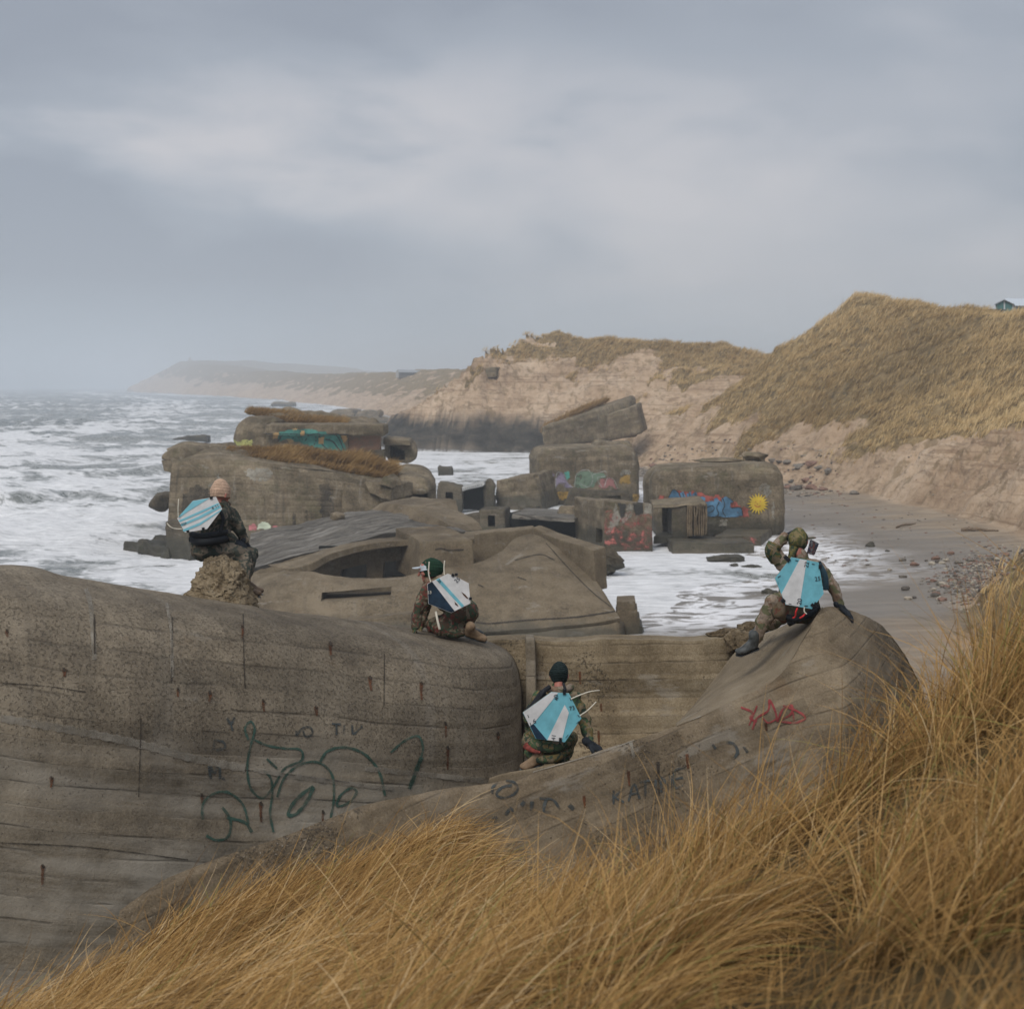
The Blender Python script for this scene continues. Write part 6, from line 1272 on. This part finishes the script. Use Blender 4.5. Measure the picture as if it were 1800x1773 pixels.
def head(parent, c, f, mat=None, s=1.0):
    """head with brow, nose, mouth, chin, ears; c centre, f facing"""
    f = unit(f); r = unit(np.cross(f, (0, 0, 1))); u = np.cross(r, f); c = np.array(c)
    q = lambda a, b, d: c+(f*a+r*b+u*d)*s
    caps = [(q(-.012, 0, .028), q(.01, 0, .022), .088*s, .082*s), (q(.02, 0, -.02), q(.048, 0, -.072), .064*s, .036*s), (q(.05, 0, -.088), q(.062, 0, -.092), .022*s, .02*s),
            (q(.086, 0, .018), q(.108, 0, -.022), .011*s, .0145*s), (q(.072, -.034, .03), q(.076, .034, .03), .016*s, .016*s), (q(.074, -.022, -.052), q(.074, .022, -.052), .012*s, .012*s), (q(.055, -.045, -.015), q(.055, .045, -.015), .026*s, .026*s),
            (q(0, .088, .012), q(-.006, .092, -.018), .015*s, .011*s), (q(0, -.088, .012), q(-.006, -.092, -.018), .015*s, .011*s), (q(-.02, 0, -.05), q(-.03, 0, -.12), .05*s, .052*s)]
    h = fused('head', caps, mat or SKIN, parent, voxel=.006, smooth=3)
    ey = M('eye', .2, .5).done((.03, .025, .02)) if 'eye' not in bpy.data.materials else bpy.data.materials['eye']
    for sg in (-1, 1):
        bm = bmesh.new(); bmesh.ops.create_uvsphere(bm, u_segments=10, v_segments=8, radius=.011*s)
        for v in bm.verts: v.co = Vector(q(.079, .03*sg, .008))+v.co
        me = bpy.data.meshes.new('eye'); bm.to_mesh(me); bm.free(); e = link('eye', me, ey, h)
    return h
def hand(name, wrist, f, n, mat, parent, curl=.5, s=1.0, thumb=1, spread=.5):
    """glove: palm, four unequal bent fingers, thumb from the side of the palm. f = direction of the fingers, n = back of the hand"""
    f = unit(f); n = unit(np.array(n)-f*np.dot(n, f)); r = np.cross(f, n)*thumb; w = np.array(wrist, float); q = lambda a, b, c: w+(f*a+r*b+n*c)*s
    caps = [(q(-.03, 0, 0), q(.02, 0, 0), .032*s, .030*s)]
    for b in (-.027, -.009, .009, .027): caps.append((q(.02, b*.7, 0), q(.088, b, 0), .019*s, .0165*s))
    for k, (b, L_) in enumerate(((.031, .070), (.0105, .080), (-.0105, .074), (-.031, .058))):
        p = q(.090, b, 0); ang = curl*.5; rad = .0118 if k < 3 else .0105
        for j, sg in enumerate((.45, .32, .25)):
            d = f*math.cos(ang)-n*math.sin(ang)+r*(b*spread*6)*.25; d = unit(d); e = p+d*L_*sg*1.15*s; caps.append((p, e, rad*s, rad*.92*s)); p = e; ang += curl*.7; rad *= .93
    a = q(.018, .03, -.004); b = q(.052, .060, -.014); c = q(.082, .066, -.022-.02*curl); caps += [(a, b, .0165*s, .014*s), (b, c, .0135*s, .0115*s)]
    return fused(name, caps, mat, parent, voxel=.0055, smooth=2)
def shoe(name, heel, toe, up, mat, parent, s=1.0):
    heel = np.array(heel, float); toe = np.array(toe, float); f = unit(toe-heel); up = unit(np.array(up, float)); L_ = .27*s; r = unit(np.cross(f, up)); u = np.cross(r, f)
    q = lambda a, b, c: heel+(f*a+r*b+u*c)*s
    caps = [(q(0, 0, .045), q(-.01, 0, .15), .048*s, .056*s), (q(0, 0, .035), q(.10, 0, .035), .042*s, .044*s), (q(.10, .012, .03), q(.185, .014, .028), .04*s, .033*s), (q(.10, -.012, .03), q(.17, -.014, .026), .04*s, .031*s), (q(.03, 0, .08), q(.10, 0, .055), .04*s, .034*s)]
    b = fused(name, caps, mat, parent, voxel=.009, smooth=3, wrinkle=.004, wscale=22)
    caps = [(q(-.01, .008, -.004), q(.19, .012, -.004), .036*s, .034*s), (q(-.01, -.008, -.004), q(.175, -.014, -.004), .036*s, .034*s)]
    fl = lambda V, N_: V-np.outer(np.clip((V-heel)@u+.012, -1, 1)*.72, u)
    fused('sole', caps, BOOTG if mat is not BOOTG else STRAP, b, voxel=.01, smooth=2, post=fl); return b
def tube(name, pts, r, mat, parent, taper=1.0, n=8, world=False):
    pts = np.array([P(*p) if not world else p for p in pts]); m_ = max(10, len(pts)*6); pts = catmull(pts[:, None, :], m_)[:, 0] if len(pts) > 2 else np.linspace(pts[0], pts[1], m_)
    V = []; F = []
    for i, p in enumerate(pts):
        t = unit(pts[min(i+1, m_-1)]-pts[max(i-1, 0)]); a = unit(np.cross(t, (0.02, 1, .05))); b = np.cross(t, a); rr = r*(1+(taper-1)*i/(m_-1))
        for k in range(n): V.append(tuple(p+(a*math.cos(2*math.pi*k/n)+b*math.sin(2*math.pi*k/n))*rr))
    for i in range(m_-1):
        for k in range(n): F.append((i*n+k, i*n+(k+1) % n, (i+1)*n+(k+1) % n, (i+1)*n+k))
    F += [tuple(range(n)), tuple(range((m_-1)*n, m_*n))]
    me = bpy.data.meshes.new(name); me.from_pydata(V, [], F); me.polygons.foreach_set('use_smooth', [True]*len(F)); return link(name, me, mat, parent)
def bodycaps(J, k=1.0):
    """skeleton dictionary (world points) -> capsules; region 0 jacket, 1 trousers"""
    g = lambda n: np.array(J[n]); mid = lambda a, b, t=.5: a*(1-t)+b*t; c = []
    sl, sr, hl, hr = g('sl'), g('sr'), g('hl'), g('hr'); sm, hm = mid(sl, sr), mid(hl, hr)
    for t0, t1, ra, rb in ((0, .45, .115, .125), (.45, 1, .125, .135)):
        for s_ in (.18, .5, .82):
            a = mid(sl, sr, s_); b = mid(hl, hr, s_); a = a+(hm-sm)*.10; c.append((mid(a, b, t0), mid(a, b, t1), ra*k, rb*k, 0))
    c.append((mid(sl, sr, .12), mid(sl, sr, .88), .085*k, .085*k, 0)); c.append((sm, g('neck'), .08*k, .062*k, 0))
    for s_, e_, w_ in (('sl', 'el', 'wl'), ('sr', 'er', 'wr')):
        c.append((g(s_), g(e_), .078*k, .062*k, 0)); c.append((g(e_), g(w_), .060*k, .046*k, 0)); c.append((mid(g(e_), g(w_), .75), g(w_), .052*k, .050*k, 0))
    for h_, n_, a_ in (('hl', 'kl', 'al'), ('hr', 'kr', 'ar')):
        c.append((g(h_), g(n_), .115*k, .082*k, 1)); c.append((g(n_), g(a_), .078*k, .062*k, 1)); c.append((mid(g(n_), g(a_), .3), mid(g(n_), g(a_), .6), .080*k, .072*k, 1))
    c.append((hl, hr, .13*k, .13*k, 1)); return c
def hexboard(label, poly, d, base, side, thick=.014, slant=0.0, ref=0):
    """painted hexagonal plywood board carried on the back; poly in photo pixels at distance d"""
    D_ = lambda px: d+(px-ref)*slant; W_ = lambda q, f=0.0: P(q[0], q[1], D_(q[0]))-np.array((0, f, 0))
    o = thing('hexagonal_board', label, 'board', W_(np.mean(poly, 0))); pts = [W_(q) for q in poly]
    me_o = prism('panel', pts, (0, thick, 0), [base, side], o); me_o.data.polygons[0].material_index = 0
    for i, p in enumerate(me_o.data.polygons): p.material_index = 0 if abs(p.normal.y) > .8 else 1
    return o, W_
def patch(name, o, W_, poly, mat, lift=.0035, label=None):
    pts = [W_(q, lift) for q in poly]; n = len(pts); me = bpy.data.meshes.new(name); me.from_pydata([tuple(p) for p in pts]+[tuple(p+np.array((0, lift-.0008, 0))) for p in pts], [], [tuple(range(n)), tuple(range(2*n-1, n-1, -1))]+[(i, i+n, (i+1) % n+n, (i+1) % n) for i in range(n)])
    bm = bmesh.new(); bm.from_mesh(me); bmesh.ops.recalc_face_normals(bm, faces=bm.faces); bm.to_mesh(me); bm.free(); return tag(link(name, me, mat, o), label)
def number(o, W_, txt, q, deg, size_px, d, mat, lift=.006):
    cu = bpy.data.curves.new('number', 'FONT'); cu.body = txt; cu.size = size_px/FPX*d*1.25; cu.align_x = 'CENTER'; cu.align_y = 'CENTER'; cu.extrude = .0008
    t = bpy.data.objects.new('number', cu); C.objects.link(t); bpy.context.view_layer.update(); me = bpy.data.meshes.new_from_object(t.evaluated_get(bpy.context.evaluated_depsgraph_get())); bpy.data.objects.remove(t)
    me.transform(Matrix.Translation(Vector(W_(q, lift))) @ Matrix.Rotation(-math.radians(deg), 4, 'Y') @ Matrix.Rotation(math.radians(90), 4, 'X')); me.name = 'number'; me.materials.clear()
    return link('number', me, mat, o)
BWHITE = plain('board_white', (.66, .66, .66), .6, .3, .12, 9, .001); BCYAN = plain('board_cyan', (.17, .47, .56), .6, .3, .13, 9, .001); BCYAN2 = plain('board_light_cyan', (.22, .54, .64), .5, .4, .06, 5, .001)
BNAVY = plain('board_navy', (.012, .03, .055), .45, .4, .5, 9, .001); BEDGE = plain('plywood_edge', (.33, .27, .19), .7, .3); INK = plain('black_ink', (.04, .05, .06), .7, .2); CORD = plain('white_cord', (.66, .62, .52), .7, .3, .08, 20, .001); REDC = plain('red_cord', (.55, .03, .03), .6, .3)
def clip(o, px, py, d, w=6, h=6, rot=0.0):
    a = math.radians(rot); pts = []
    for x, y in ((-w/2, h/2), (w/2, h/2), (w/2, -h/2), (-w/2, -h/2)): pts.append(P(px+x*math.cos(a)-y*math.sin(a), py+x*math.sin(a)+y*math.cos(a), d-.012))
    prism('clip', pts, (0, .04, 0), STRAP, o)

# --- seated on the lump, peach beanie
dd = 15.35
A1 = thing('person', 'person in peach beanie sitting on the broken lump at the left, looking away', 'person', P(365, 985, dd))
J1 = dict(neck=P(392, 886, dd), sl=P(380, 903, dd-.13), sr=P(405, 905, dd+.13), el=P(392, 930, dd-.05), wl=P(410, 950, dd+.05), er=P(422, 932, dd+.12), wr=P(430, 952, dd+.18), hl=P(356, 963, dd-.08), hr=P(360, 965, dd+.12),
          kl=P(432, 976, dd+.02), al=P(427, 1026, dd-.25), kr=P(440, 972, dd+.22), ar=P(431, 1022, dd-.05))
fused('body', bodycaps(J1), [CAMO_J, CAMO_D], A1, wrinkle=.018, wscale=13, seed=1, regions=True)
head(A1, P(388, 870, dd), (.7, .7, -.1))
def beanie(parent, c, f, mat, r=.108, up=(0, 0, 1), tall=1.25, low=.0, name='beanie', label=None):
    bm = bmesh.new(); bmesh.ops.create_uvsphere(bm, u_segments=40, v_segments=26, radius=1); u_ = unit(up); f_ = unit(np.array(f)-u_*np.dot(f, u_)); r_ = np.cross(f_, u_)
    bmesh.ops.delete(bm, geom=[v for v in bm.verts if v.co.z < -.38+low], context='VERTS')
    for v in bm.verts:
        x, y, z = v.co; k = 1.0+.05*(z < -.2+low)-.10*max(z, 0)**2; w = np.array(c)+(f_*y*r*1.12*k+r_*x*r*k+u_*(z*r*(tall if z > 0 else 1.1)-(.018*y if z < .3 else 0))); w = w+unit(w-np.array(c))*.006*float(fbm(np.array([w]), 16, 3)[0]); v.co = w
    bmesh.ops.solidify(bm, geom=bm.faces[:], thickness=.008)
    me = bpy.data.meshes.new(name); bm.to_mesh(me); bm.free(); me.polygons.foreach_set('use_smooth', [True]*len(me.polygons)); return tag(link(name, me, mat, parent), label)
beanie(A1, P(387.5, 866, dd), (.7, .7, 0), PEACH, r=.096, up=(-.05, 0, 1), tall=1.5, low=-.1)
tube('collar', [(382, 886, dd-.10), (392, 891, dd-.02), (401, 886, dd+.1)], .032, CAMO_D, A1)
tube('waist_belt', [(338, 946, dd-.14), (352, 952, dd-.22), (375, 950, dd-.20), (399, 945, dd+.0)], .048, STRAP, A1); tube('waist_belt', [(336, 938, dd-.16), (352, 942, dd-.23), (375, 939, dd-.22), (398, 934, dd-.05)], .03, STRAP, A1)
tube('shoulder_strap', [(384, 892, dd-.17), (392, 910, dd-.20), (388, 935, dd-.22)], .018, STRAP, A1)
hand('glove', P(430, 953, dd+.16), (.35, .3, -.9), (.7, -.6, .3), GLOVE, A1, .7, 1.15); hand('glove', P(411, 951, dd+.04), (.8, .3, -.4), (0, -.5, .8), GLOVE, A1, .7, 1.1, thumb=-1)
shoe('boot', P(429, 1038, dd-.08), P(450, 1041, dd-.02), (0, -.05, 1), BOOT, A1, .95); shoe('boot', P(424, 1041, dd-.30), P(445, 1045, dd-.26), (0, -.05, 1), BOOT, A1, .95)
hb = [(311.4, 911), (339, 880), (379.5, 873), (390.5, 894.5), (364, 929.5), (325, 936)]; db = 15.02
o, W_ = hexboard('white hexagonal board with light blue stripes, worn by the person in peach beanie', hb, db, BWHITE, BEDGE)
for pl in ([(313, 908.6), (339, 880.5), (368, 875.5), (330, 899), (316, 909)], [(314, 914.5), (345, 901), (383, 884), (386, 886), (350, 903), (316, 917.5)], [(317.5, 921.5), (350, 907), (386.5, 887.5), (388.5, 892), (352, 911), (319, 925)], [(321, 930.5), (352, 918), (389.5, 895), (388, 898), (352, 922.5), (323, 934.5)]): patch('stripe', o, W_, pl, BCYAN2)
number(o, W_, '6 11', (379, 891), 20, 6, db, INK); number(o, W_, 'VISP', (322, 921), 12, 5.5, db, INK)
for c in ((371, 875, -10), (357, 929, -10), (330, 934, -10)): clip(o, c[0], c[1], db, 4.5, 4, c[2])
tube('cord', [(313.5, 908, db-.02), (313, 893, db-.03), (314, 877, db-.02)], .0055, CORD, o, .8, world=False); tube('cord', [(293, 919, db-.05), (300, 926, db-.05), (308, 929, db-.03), (320, 929.5, db-.01)], .0055, CORD, o)

# --- crouching, green fleece hood and cap, facing left
dd = 15.55
A2 = thing('person', 'person in green hood and pale peaked cap crouching on the wall, facing left', 'person', P(780, 1118, dd))
J2 = dict(neck=P(760, 1019, dd+.05), sl=P(753, 1034, dd-.10), sr=P(760, 1032, dd+.22), el=P(737, 1062, dd-.16), wl=P(731, 1100, dd-.16), er=P(747, 1066, dd+.28), wr=P(741, 1098, dd+.25), hl=P(818, 1076, dd-.04), hr=P(820, 1076, dd+.2),
          kl=P(771, 1104, dd-.10), al=P(815, 1112, dd-.10), kr=P(762, 1100, dd+.25), ar=P(812, 1108, dd+.25))
fused('body', bodycaps(J2), [CAMO_D, CAMO_D], A2, wrinkle=.018, wscale=13, seed=5, regions=True)
head(A2, P(753, 1003, dd+.03), (-1, -.1, -.2))
beanie(A2, P(754, 1000, dd+.03), (-1, -.05, -.1), plain('pale_grey_cap_cloth', (.36, .40, .43), .8), r=.092, up=(-.1, 0, 1), tall=.95, low=.42, name='cap')
beanie(A2, P(760, 999, dd+.04), (-1, -.05, 0), GREENK, r=.110, up=(.16, 0, 1), tall=1.02, low=-.35, name='hood')
def brim(parent, c, f, up, mat, L_=.075, w=.075, name='cap_brim'):
    f = unit(f); up = unit(np.array(up)-f*np.dot(up, f)); r = np.cross(f, up); V = []; n = 14
    for lay in (0, .005):
        for i in range(n+1):
            a = math.pi*i/n; V.append(tuple(np.array(c)+f*(math.sin(a)*L_)+r*math.cos(a)*w+up*(lay-.012*math.cos(a)**2*0-.014*(math.cos(a)**2))))
    F = [tuple(range(n+1)), tuple(range(2*n+1, n, -1))]+[(i, i+1, i+n+2, i+n+1) for i in range(n)]+[(n, 0, n+1, 2*n+1)]
    me = bpy.data.meshes.new(name); me.from_pydata(V, [], F); return link(name, me, mat, parent)
brim(A2, P(738, 995, dd+.03), (-1, 0, -.25), (0, 0, 1), plain('pale_grey_cap', (.40, .44, .47), .7), .085, .07)
tube('collar', [(748, 1018, dd-.08), (757, 1024, dd-.1), (772, 1016, dd-.02), (770, 1010, dd+.1)], .033, CAMO_T, A2)
hand('glove', P(731, 1099, dd-.16), (-.25, -.1, -1), (-1, -.2, .1), CAMO_G, A2, .9, 1.05); hand('glove', P(741, 1098, dd+.25), (-.3, 0, -1), (-1, 0, .1), CAMO_G, A2, .9, 1.05, thumb=-1)
shoe('boot', P(822, 1116, dd-.12), P(848, 1123, dd-.10), (.2, -.5, .6), TANB, A2, .95); shoe('boot', P(816, 1112, dd+.24), P(846, 1116, dd+.26), (.2, -.3, .8), BOOTG, A2, .95)
hb = [(751, 1026), (787, 1008), (801, 1013), (824, 1025), (827, 1060), (793, 1077), (753, 1061)]; db = 15.2
o, W_ = hexboard('white and navy hexagonal board with one narrow blue stripe, worn by the crouching person', hb, db, BWHITE, BEDGE)
patch('navy_area', o, W_, [(751.6, 1026.5), (759.5, 1022), (799, 1073.6), (793, 1076.2), (753.5, 1060.5)], BNAVY); patch('stripe', o, W_, [(766.5, 1018.6), (772, 1015.8), (816, 1064.5), (811.5, 1067)], BCYAN)
number(o, W_, '25', (804, 1019), 42, 8, db, INK); number(o, W_, '53', (755, 1041), 0, 6, db, CORD); number(o, W_, '20', (772, 1021), -55, 5, db, BNAVY)
patch('rust_scuff', o, W_, [(811, 1040), (818, 1045), (824, 1052), (820, 1051), (815, 1046)], RUST, .005); patch('rust_scuff', o, W_, [(799, 1057), (804, 1062), (806, 1066), (800, 1062)], RUST, .005)
for c in ((796, 1011, 25), (802, 1010, 0), (827, 1052, 10)): clip(o, c[0], c[1], db, 5, 4, c[2])
tube('rod', [(757, 1022, db-.02), (753.5, 1008, db-.02), (754.5, 987, db-.02)], .0065, CORD, o); tube('rod', [(781, 1010, db+.02), (780.5, 998, db+.02), (781.5, 985, db+.02)], .0065, CORD, o); tube('rod', [(766, 1074, db+.02), (769, 1090, db+.0), (773, 1106, db+.0)], .012, CORD, o)

# --- lowest person, dark beanie, back to the camera
dd = 13.15
A3 = thing('person', 'person in dark knitted beanie squatting in the hollow behind the sloping slab', 'person', P(965, 1335, dd))
J3 = dict(neck=P(982, 1207, dd+.02), sl=P(949, 1228, dd), sr=P(1008, 1226, dd), el=P(930, 1262, dd+.05), wl=P(935, 1290, dd+.3), er=P(1028, 1268, dd-.02), wr=P(1038, 1306, dd-.17), hl=P(945, 1300, dd+.04), hr=P(982, 1300, dd+.04),
          kl=P(930, 1300, dd+.42), al=P(946, 1336, dd-.02), kr=P(1002, 1300, dd+.45), ar=P(985, 1340, dd+.15))
fused('body', bodycaps(J3, .96), [CAMO_G, CAMO_D], A3, wrinkle=.016, wscale=13, seed=8, regions=True)
head(A3, P(983, 1188, dd+.02), (.1, 1, -.25), s=.84); beanie(A3, P(983, 1184, dd+.02), (.1, 1, 0), GREYK, r=.086, tall=1.3, low=-.45)
tube('collar', [(962, 1210, dd-.02), (978, 1213, dd-.09), (994, 1211, dd-.07), (1004, 1207, dd+.02)], .034, CAMO_T, A3)
tube('jacket_hem', [(928, 1322, dd+.0), (945, 1332, dd-.13), (970, 1333, dd-.16), (1000, 1318, dd-.06)], .045, CAMO_G, A3); tube('jacket_hem', [(926, 1300, dd-.02), (945, 1311, dd-.15), (975, 1312, dd-.16), (1003, 1300, dd-.06)], .055, CAMO_G, A3)
tube('red_cloth', [(924, 1310, dd-.12), (936, 1318, dd-.17), (950, 1322, dd-.2)], .034, plain('red_cloth', (.20, .05, .04), .9, .2, .5, 20, .01), A3, .45)
tube('shoulder_strap', [(966, 1207, dd-.12), (955, 1216, dd-.17), (944, 1236, dd-.18)], .022, STRAP, A3); tube('shoulder_strap', [(990, 1200, dd-.13), (993, 1210, dd-.16), (994, 1222, dd-.17)], .012, STRAP, A3)
tube('back_harness', [(958, 1218, dd-.12), (942, 1240, dd-.15), (926, 1258, dd-.12)], .05, STRAP, A3)
hand('glove', P(1036, 1306, dd-.18), (.85, -.05, -.55), (.5, -.3, .85), GLOVE, A3, .5, 1.2, spread=1.6); hand('glove', P(935, 1291, dd+.3), (.4, .8, -.3), (0, -.1, 1), GLOVE, A3, .5, 1.05, thumb=-1)
shoe('boot', P(949, 1340, dd-.10), P(918, 1352, dd-.16), (0, -.35, .9), TANB, A3, .88); shoe('boot', P(985, 1345, dd+.15), P(1005, 1345, dd+.35), (0, 0, 1), TANB, A3, .9)
hb = [(919, 1252), (969, 1216), (1000, 1218), (1022, 1262), (993, 1304), (942, 1298)]; db = 12.86
o, W_ = hexboard('sky blue hexagonal board with two white bands and black corner, worn by lowest person', hb, db, BCYAN, BEDGE)
patch('white_band', o, W_, [(919.6, 1252), (969, 1216.6), (981, 1217.3), (958, 1246), (938.5, 1270.5), (931, 1276)], BWHITE); patch('white_band', o, W_, [(992.6, 1238), (1000, 1252), (987, 1302.5), (962, 1300)], BWHITE); patch('black_corner', o, W_, [(938, 1272), (932, 1276), (942.5, 1297.5), (961, 1299.5)], BNAVY)
number(o, W_, '40', (978, 1225), 100, 8.5, db, INK); number(o, W_, '73', (1005.5, 1244), 12, 8, db, INK); number(o, W_, '41', (973.5, 1295), 82, 8.5, db, INK); number(o, W_, '6', (939.5, 1267), 15, 9, db, INK)
for c in ((992, 1216, 0), (985, 1301, 0)): clip(o, c[0], c[1], db, 5, 9, c[2])
for a, b in (((927, 1256), (929, 1261)), ((1001, 1226), (1003, 1231)), ((1015, 1256), (1018, 1260)), ((1013, 1271), (1017, 1267)), ((994, 1296), (998, 1291)), ((931, 1270), (933, 1275))): patch('slot', o, W_, [(a[0], a[1]), (a[0]+1.1, a[1]-.6), (b[0]+1.1, b[1]-.6), (b[0], b[1])], INK, .006)
tube('cord', [(1004, 1228, db-.01), (1020, 1221, db-.04), (1038, 1215, db-.04), (1054, 1213, db)], .006, CORD, o, .6); tube('cord', [(1020, 1257, db-.01), (1033, 1248, db-.03), (1048, 1233, db)], .006, CORD, o, .6)

# --- right hand person, hooded, one arm raised to the head
dd = 14.1
A4 = thing('person', 'person in ochre camouflage hood seated at the right, left arm raised to the head', 'person', P(1395, 1095, dd))
J4 = dict(neck=P(1408, 972, dd), sl=P(1382, 996, dd), sr=P(1438, 998, dd), el=P(1357, 966, dd-.02), wl=P(1380, 944, dd+.08), er=P(1466, 1035, dd-.02), wr=P(1475, 1063, dd-.02), hl=P(1388, 1066, dd+.02), hr=P(1418, 1066, dd+.1),
          kl=P(1359, 1058, dd-.06), al=P(1328, 1122, dd+.02), kr=P(1368, 1084, dd+.32), ar=P(1350, 1098, dd+.5))
cap4 = bodycaps(J4); fused('body', cap4, [CAMO_T, CAMO_G], A4, wrinkle=.018, wscale=12, seed=12, regions=True)
fused('seat_of_trousers', [(P(1376, 1072, dd-.08), P(1412, 1078, dd-.03), .12, .10)], CAMO_B, A4, voxel=.014, wrinkle=.018, wscale=12)
tube('sleeve_patch', [(1366, 984, dd-.02), (1357, 968, dd-.05), (1362, 956, dd-.04)], .07, CAMO_G, A4)
head(A4, P(1404, 952, dd+.02), (.35, .9, -.1), s=.88); beanie(A4, P(1403, 950, dd+.02), (.35, .9, 0), CAMO_H, r=.092, up=(.06, 0, 1), tall=1.42, low=-.7, name='hood')
tube('hood_drape', [(1396, 962, dd-.02), (1391, 976, dd-.05), (1386, 984, dd-.05)], .05, CAMO_H, A4, .4)
brim(A4, P(1414, 944, dd+.03), (.95, .3, -.05), (0, 0, 1), CAMO_B, .12, .07)
prism('scarf_end', [P(1418, 972, dd-.02), P(1430, 976, dd-.02), P(1438, 956, dd-.02), P(1424, 949, dd-.02)], (.02, .05, 0), camo('tartan_scarf', [(.02, .03, .06), (.04, .035, .05), (.14, .05, .045), (.14, .15, .16)], 20), A4)
tube('armpit_strap', [(1438, 988, dd-.12), (1450, 1012, dd-.13), (1452, 1036, dd-.12)], .028, plain('dark_teal_strap', (.02, .05, .07), .8), A4)
hand('glove', P(1383, 944, dd+.08), (.8, .3, .25), (-.2, -.9, .3), GLOVE, A4, .9, 1.05); hand('glove', P(1477, 1066, dd-.03), (.75, -.02, -.72), (.6, -.35, .65), GLOVE, A4, .45, 1.25, thumb=-1, spread=1.6)
shoe('boot', P(1327, 1139, dd+.0), P(1298, 1150, dd-.05), (.35, -.1, .9), BOOTG, A4, .92); shoe('boot', P(1346, 1108, dd+.55), P(1328, 1114, dd+.6), (.3, 0, 1), BOOTG, A4, .85)
tube('waist_belt', [(1382, 1084, dd-.18), (1402, 1088, dd-.20), (1425, 1078, dd-.16), (1438, 1066, dd-.1)], .03, STRAP, A4); tube('pouch', [(1386, 1095, dd-.15), (1396, 1090, dd-.18)], .035, STRAP, A4)
hb = [(1362, 1016), (1391, 979), (1439, 988), (1448, 1043), (1427, 1070), (1381, 1062.5)]; db = 13.76
o, W_ = hexboard('sky blue hexagonal board with single white wedge, worn by the hooded person', hb, db, BCYAN, BEDGE)
patch('white_wedge', o, W_, [(1406, 982.4), (1418, 984.6), (1405, 1065.8), (1381.8, 1062), (1373.6, 1043.5)], BWHITE)
number(o, W_, '22', (1418, 992), 80, 8.5, db, INK); number(o, W_, '25', (1437, 1017), 8, 8.5, db, INK); number(o, W_, '20', (1405.5, 1057), 80, 9, db, INK)
for c in ((1386, 984, 45), (1382, 980, 45), (1442, 996, 0), (1377, 1056, 45), (1429, 1064, -45), (1434, 1062, 20)): clip(o, c[0], c[1], db, 5.5, 7, c[2])
for a, b in (((1367, 1014), (1372, 1011)), ((1367, 1021), (1369, 1026)), ((1398, 984), (1403, 985)), ((1427, 990), (1432, 991)), ((1414, 1064), (1420, 1064)), ((1386, 1060), (1391, 1061))): patch('slot', o, W_, [(a[0], a[1]), (a[0], a[1]+1.1), (b[0], b[1]+1.1), (b[0], b[1])], INK, .006)
tube('cord', [(1402, 1068, db), (1399, 1075, db), (1398, 1083, db+.02), (1394, 1086, db+.04)], .008, REDC, o); tube('cord', [(1416, 1078, db+.04), (1411, 1083, db+.02), (1406, 1086, db+.04)], .008, REDC, o); tube('cord', [(1414, 1066, db), (1414, 1075, db), (1418, 1079, db)], .006, CORD, o)
# ------------------------------------------------------------------ spray-laden air
def build_haze():
    bm = bmesh.new(); bmesh.ops.create_cube(bm, size=1.0)
    for v in bm.verts: v.co = (v.co.x*9000, v.co.y*9000+4000, v.co.z)
    zmin, zmax = -3.0, 75.0
    for v in bm.verts: v.co.z = zmax if v.co.z > 0 else zmin
    me = bpy.data.meshes.new('haze'); bm.to_mesh(me); bm.free()
    o = bpy.data.objects.new('haze', me); C.objects.link(o); tag(o, kind='stuff')
    m = bpy.data.materials.new('haze'); m.use_nodes = True; nt = m.node_tree; nt.nodes.clear()
    out = nt.nodes.new('ShaderNodeOutputMaterial'); v = nt.nodes.new('ShaderNodeVolumePrincipled')
    v.inputs['Color'].default_value = (.86, .93, 1.0, 1); v.inputs['Density'].default_value = HAZE_D
    nt.links.new(v.outputs[0], out.inputs['Volume']); me.materials.append(m)
HAZE_D = .00066
build_haze()
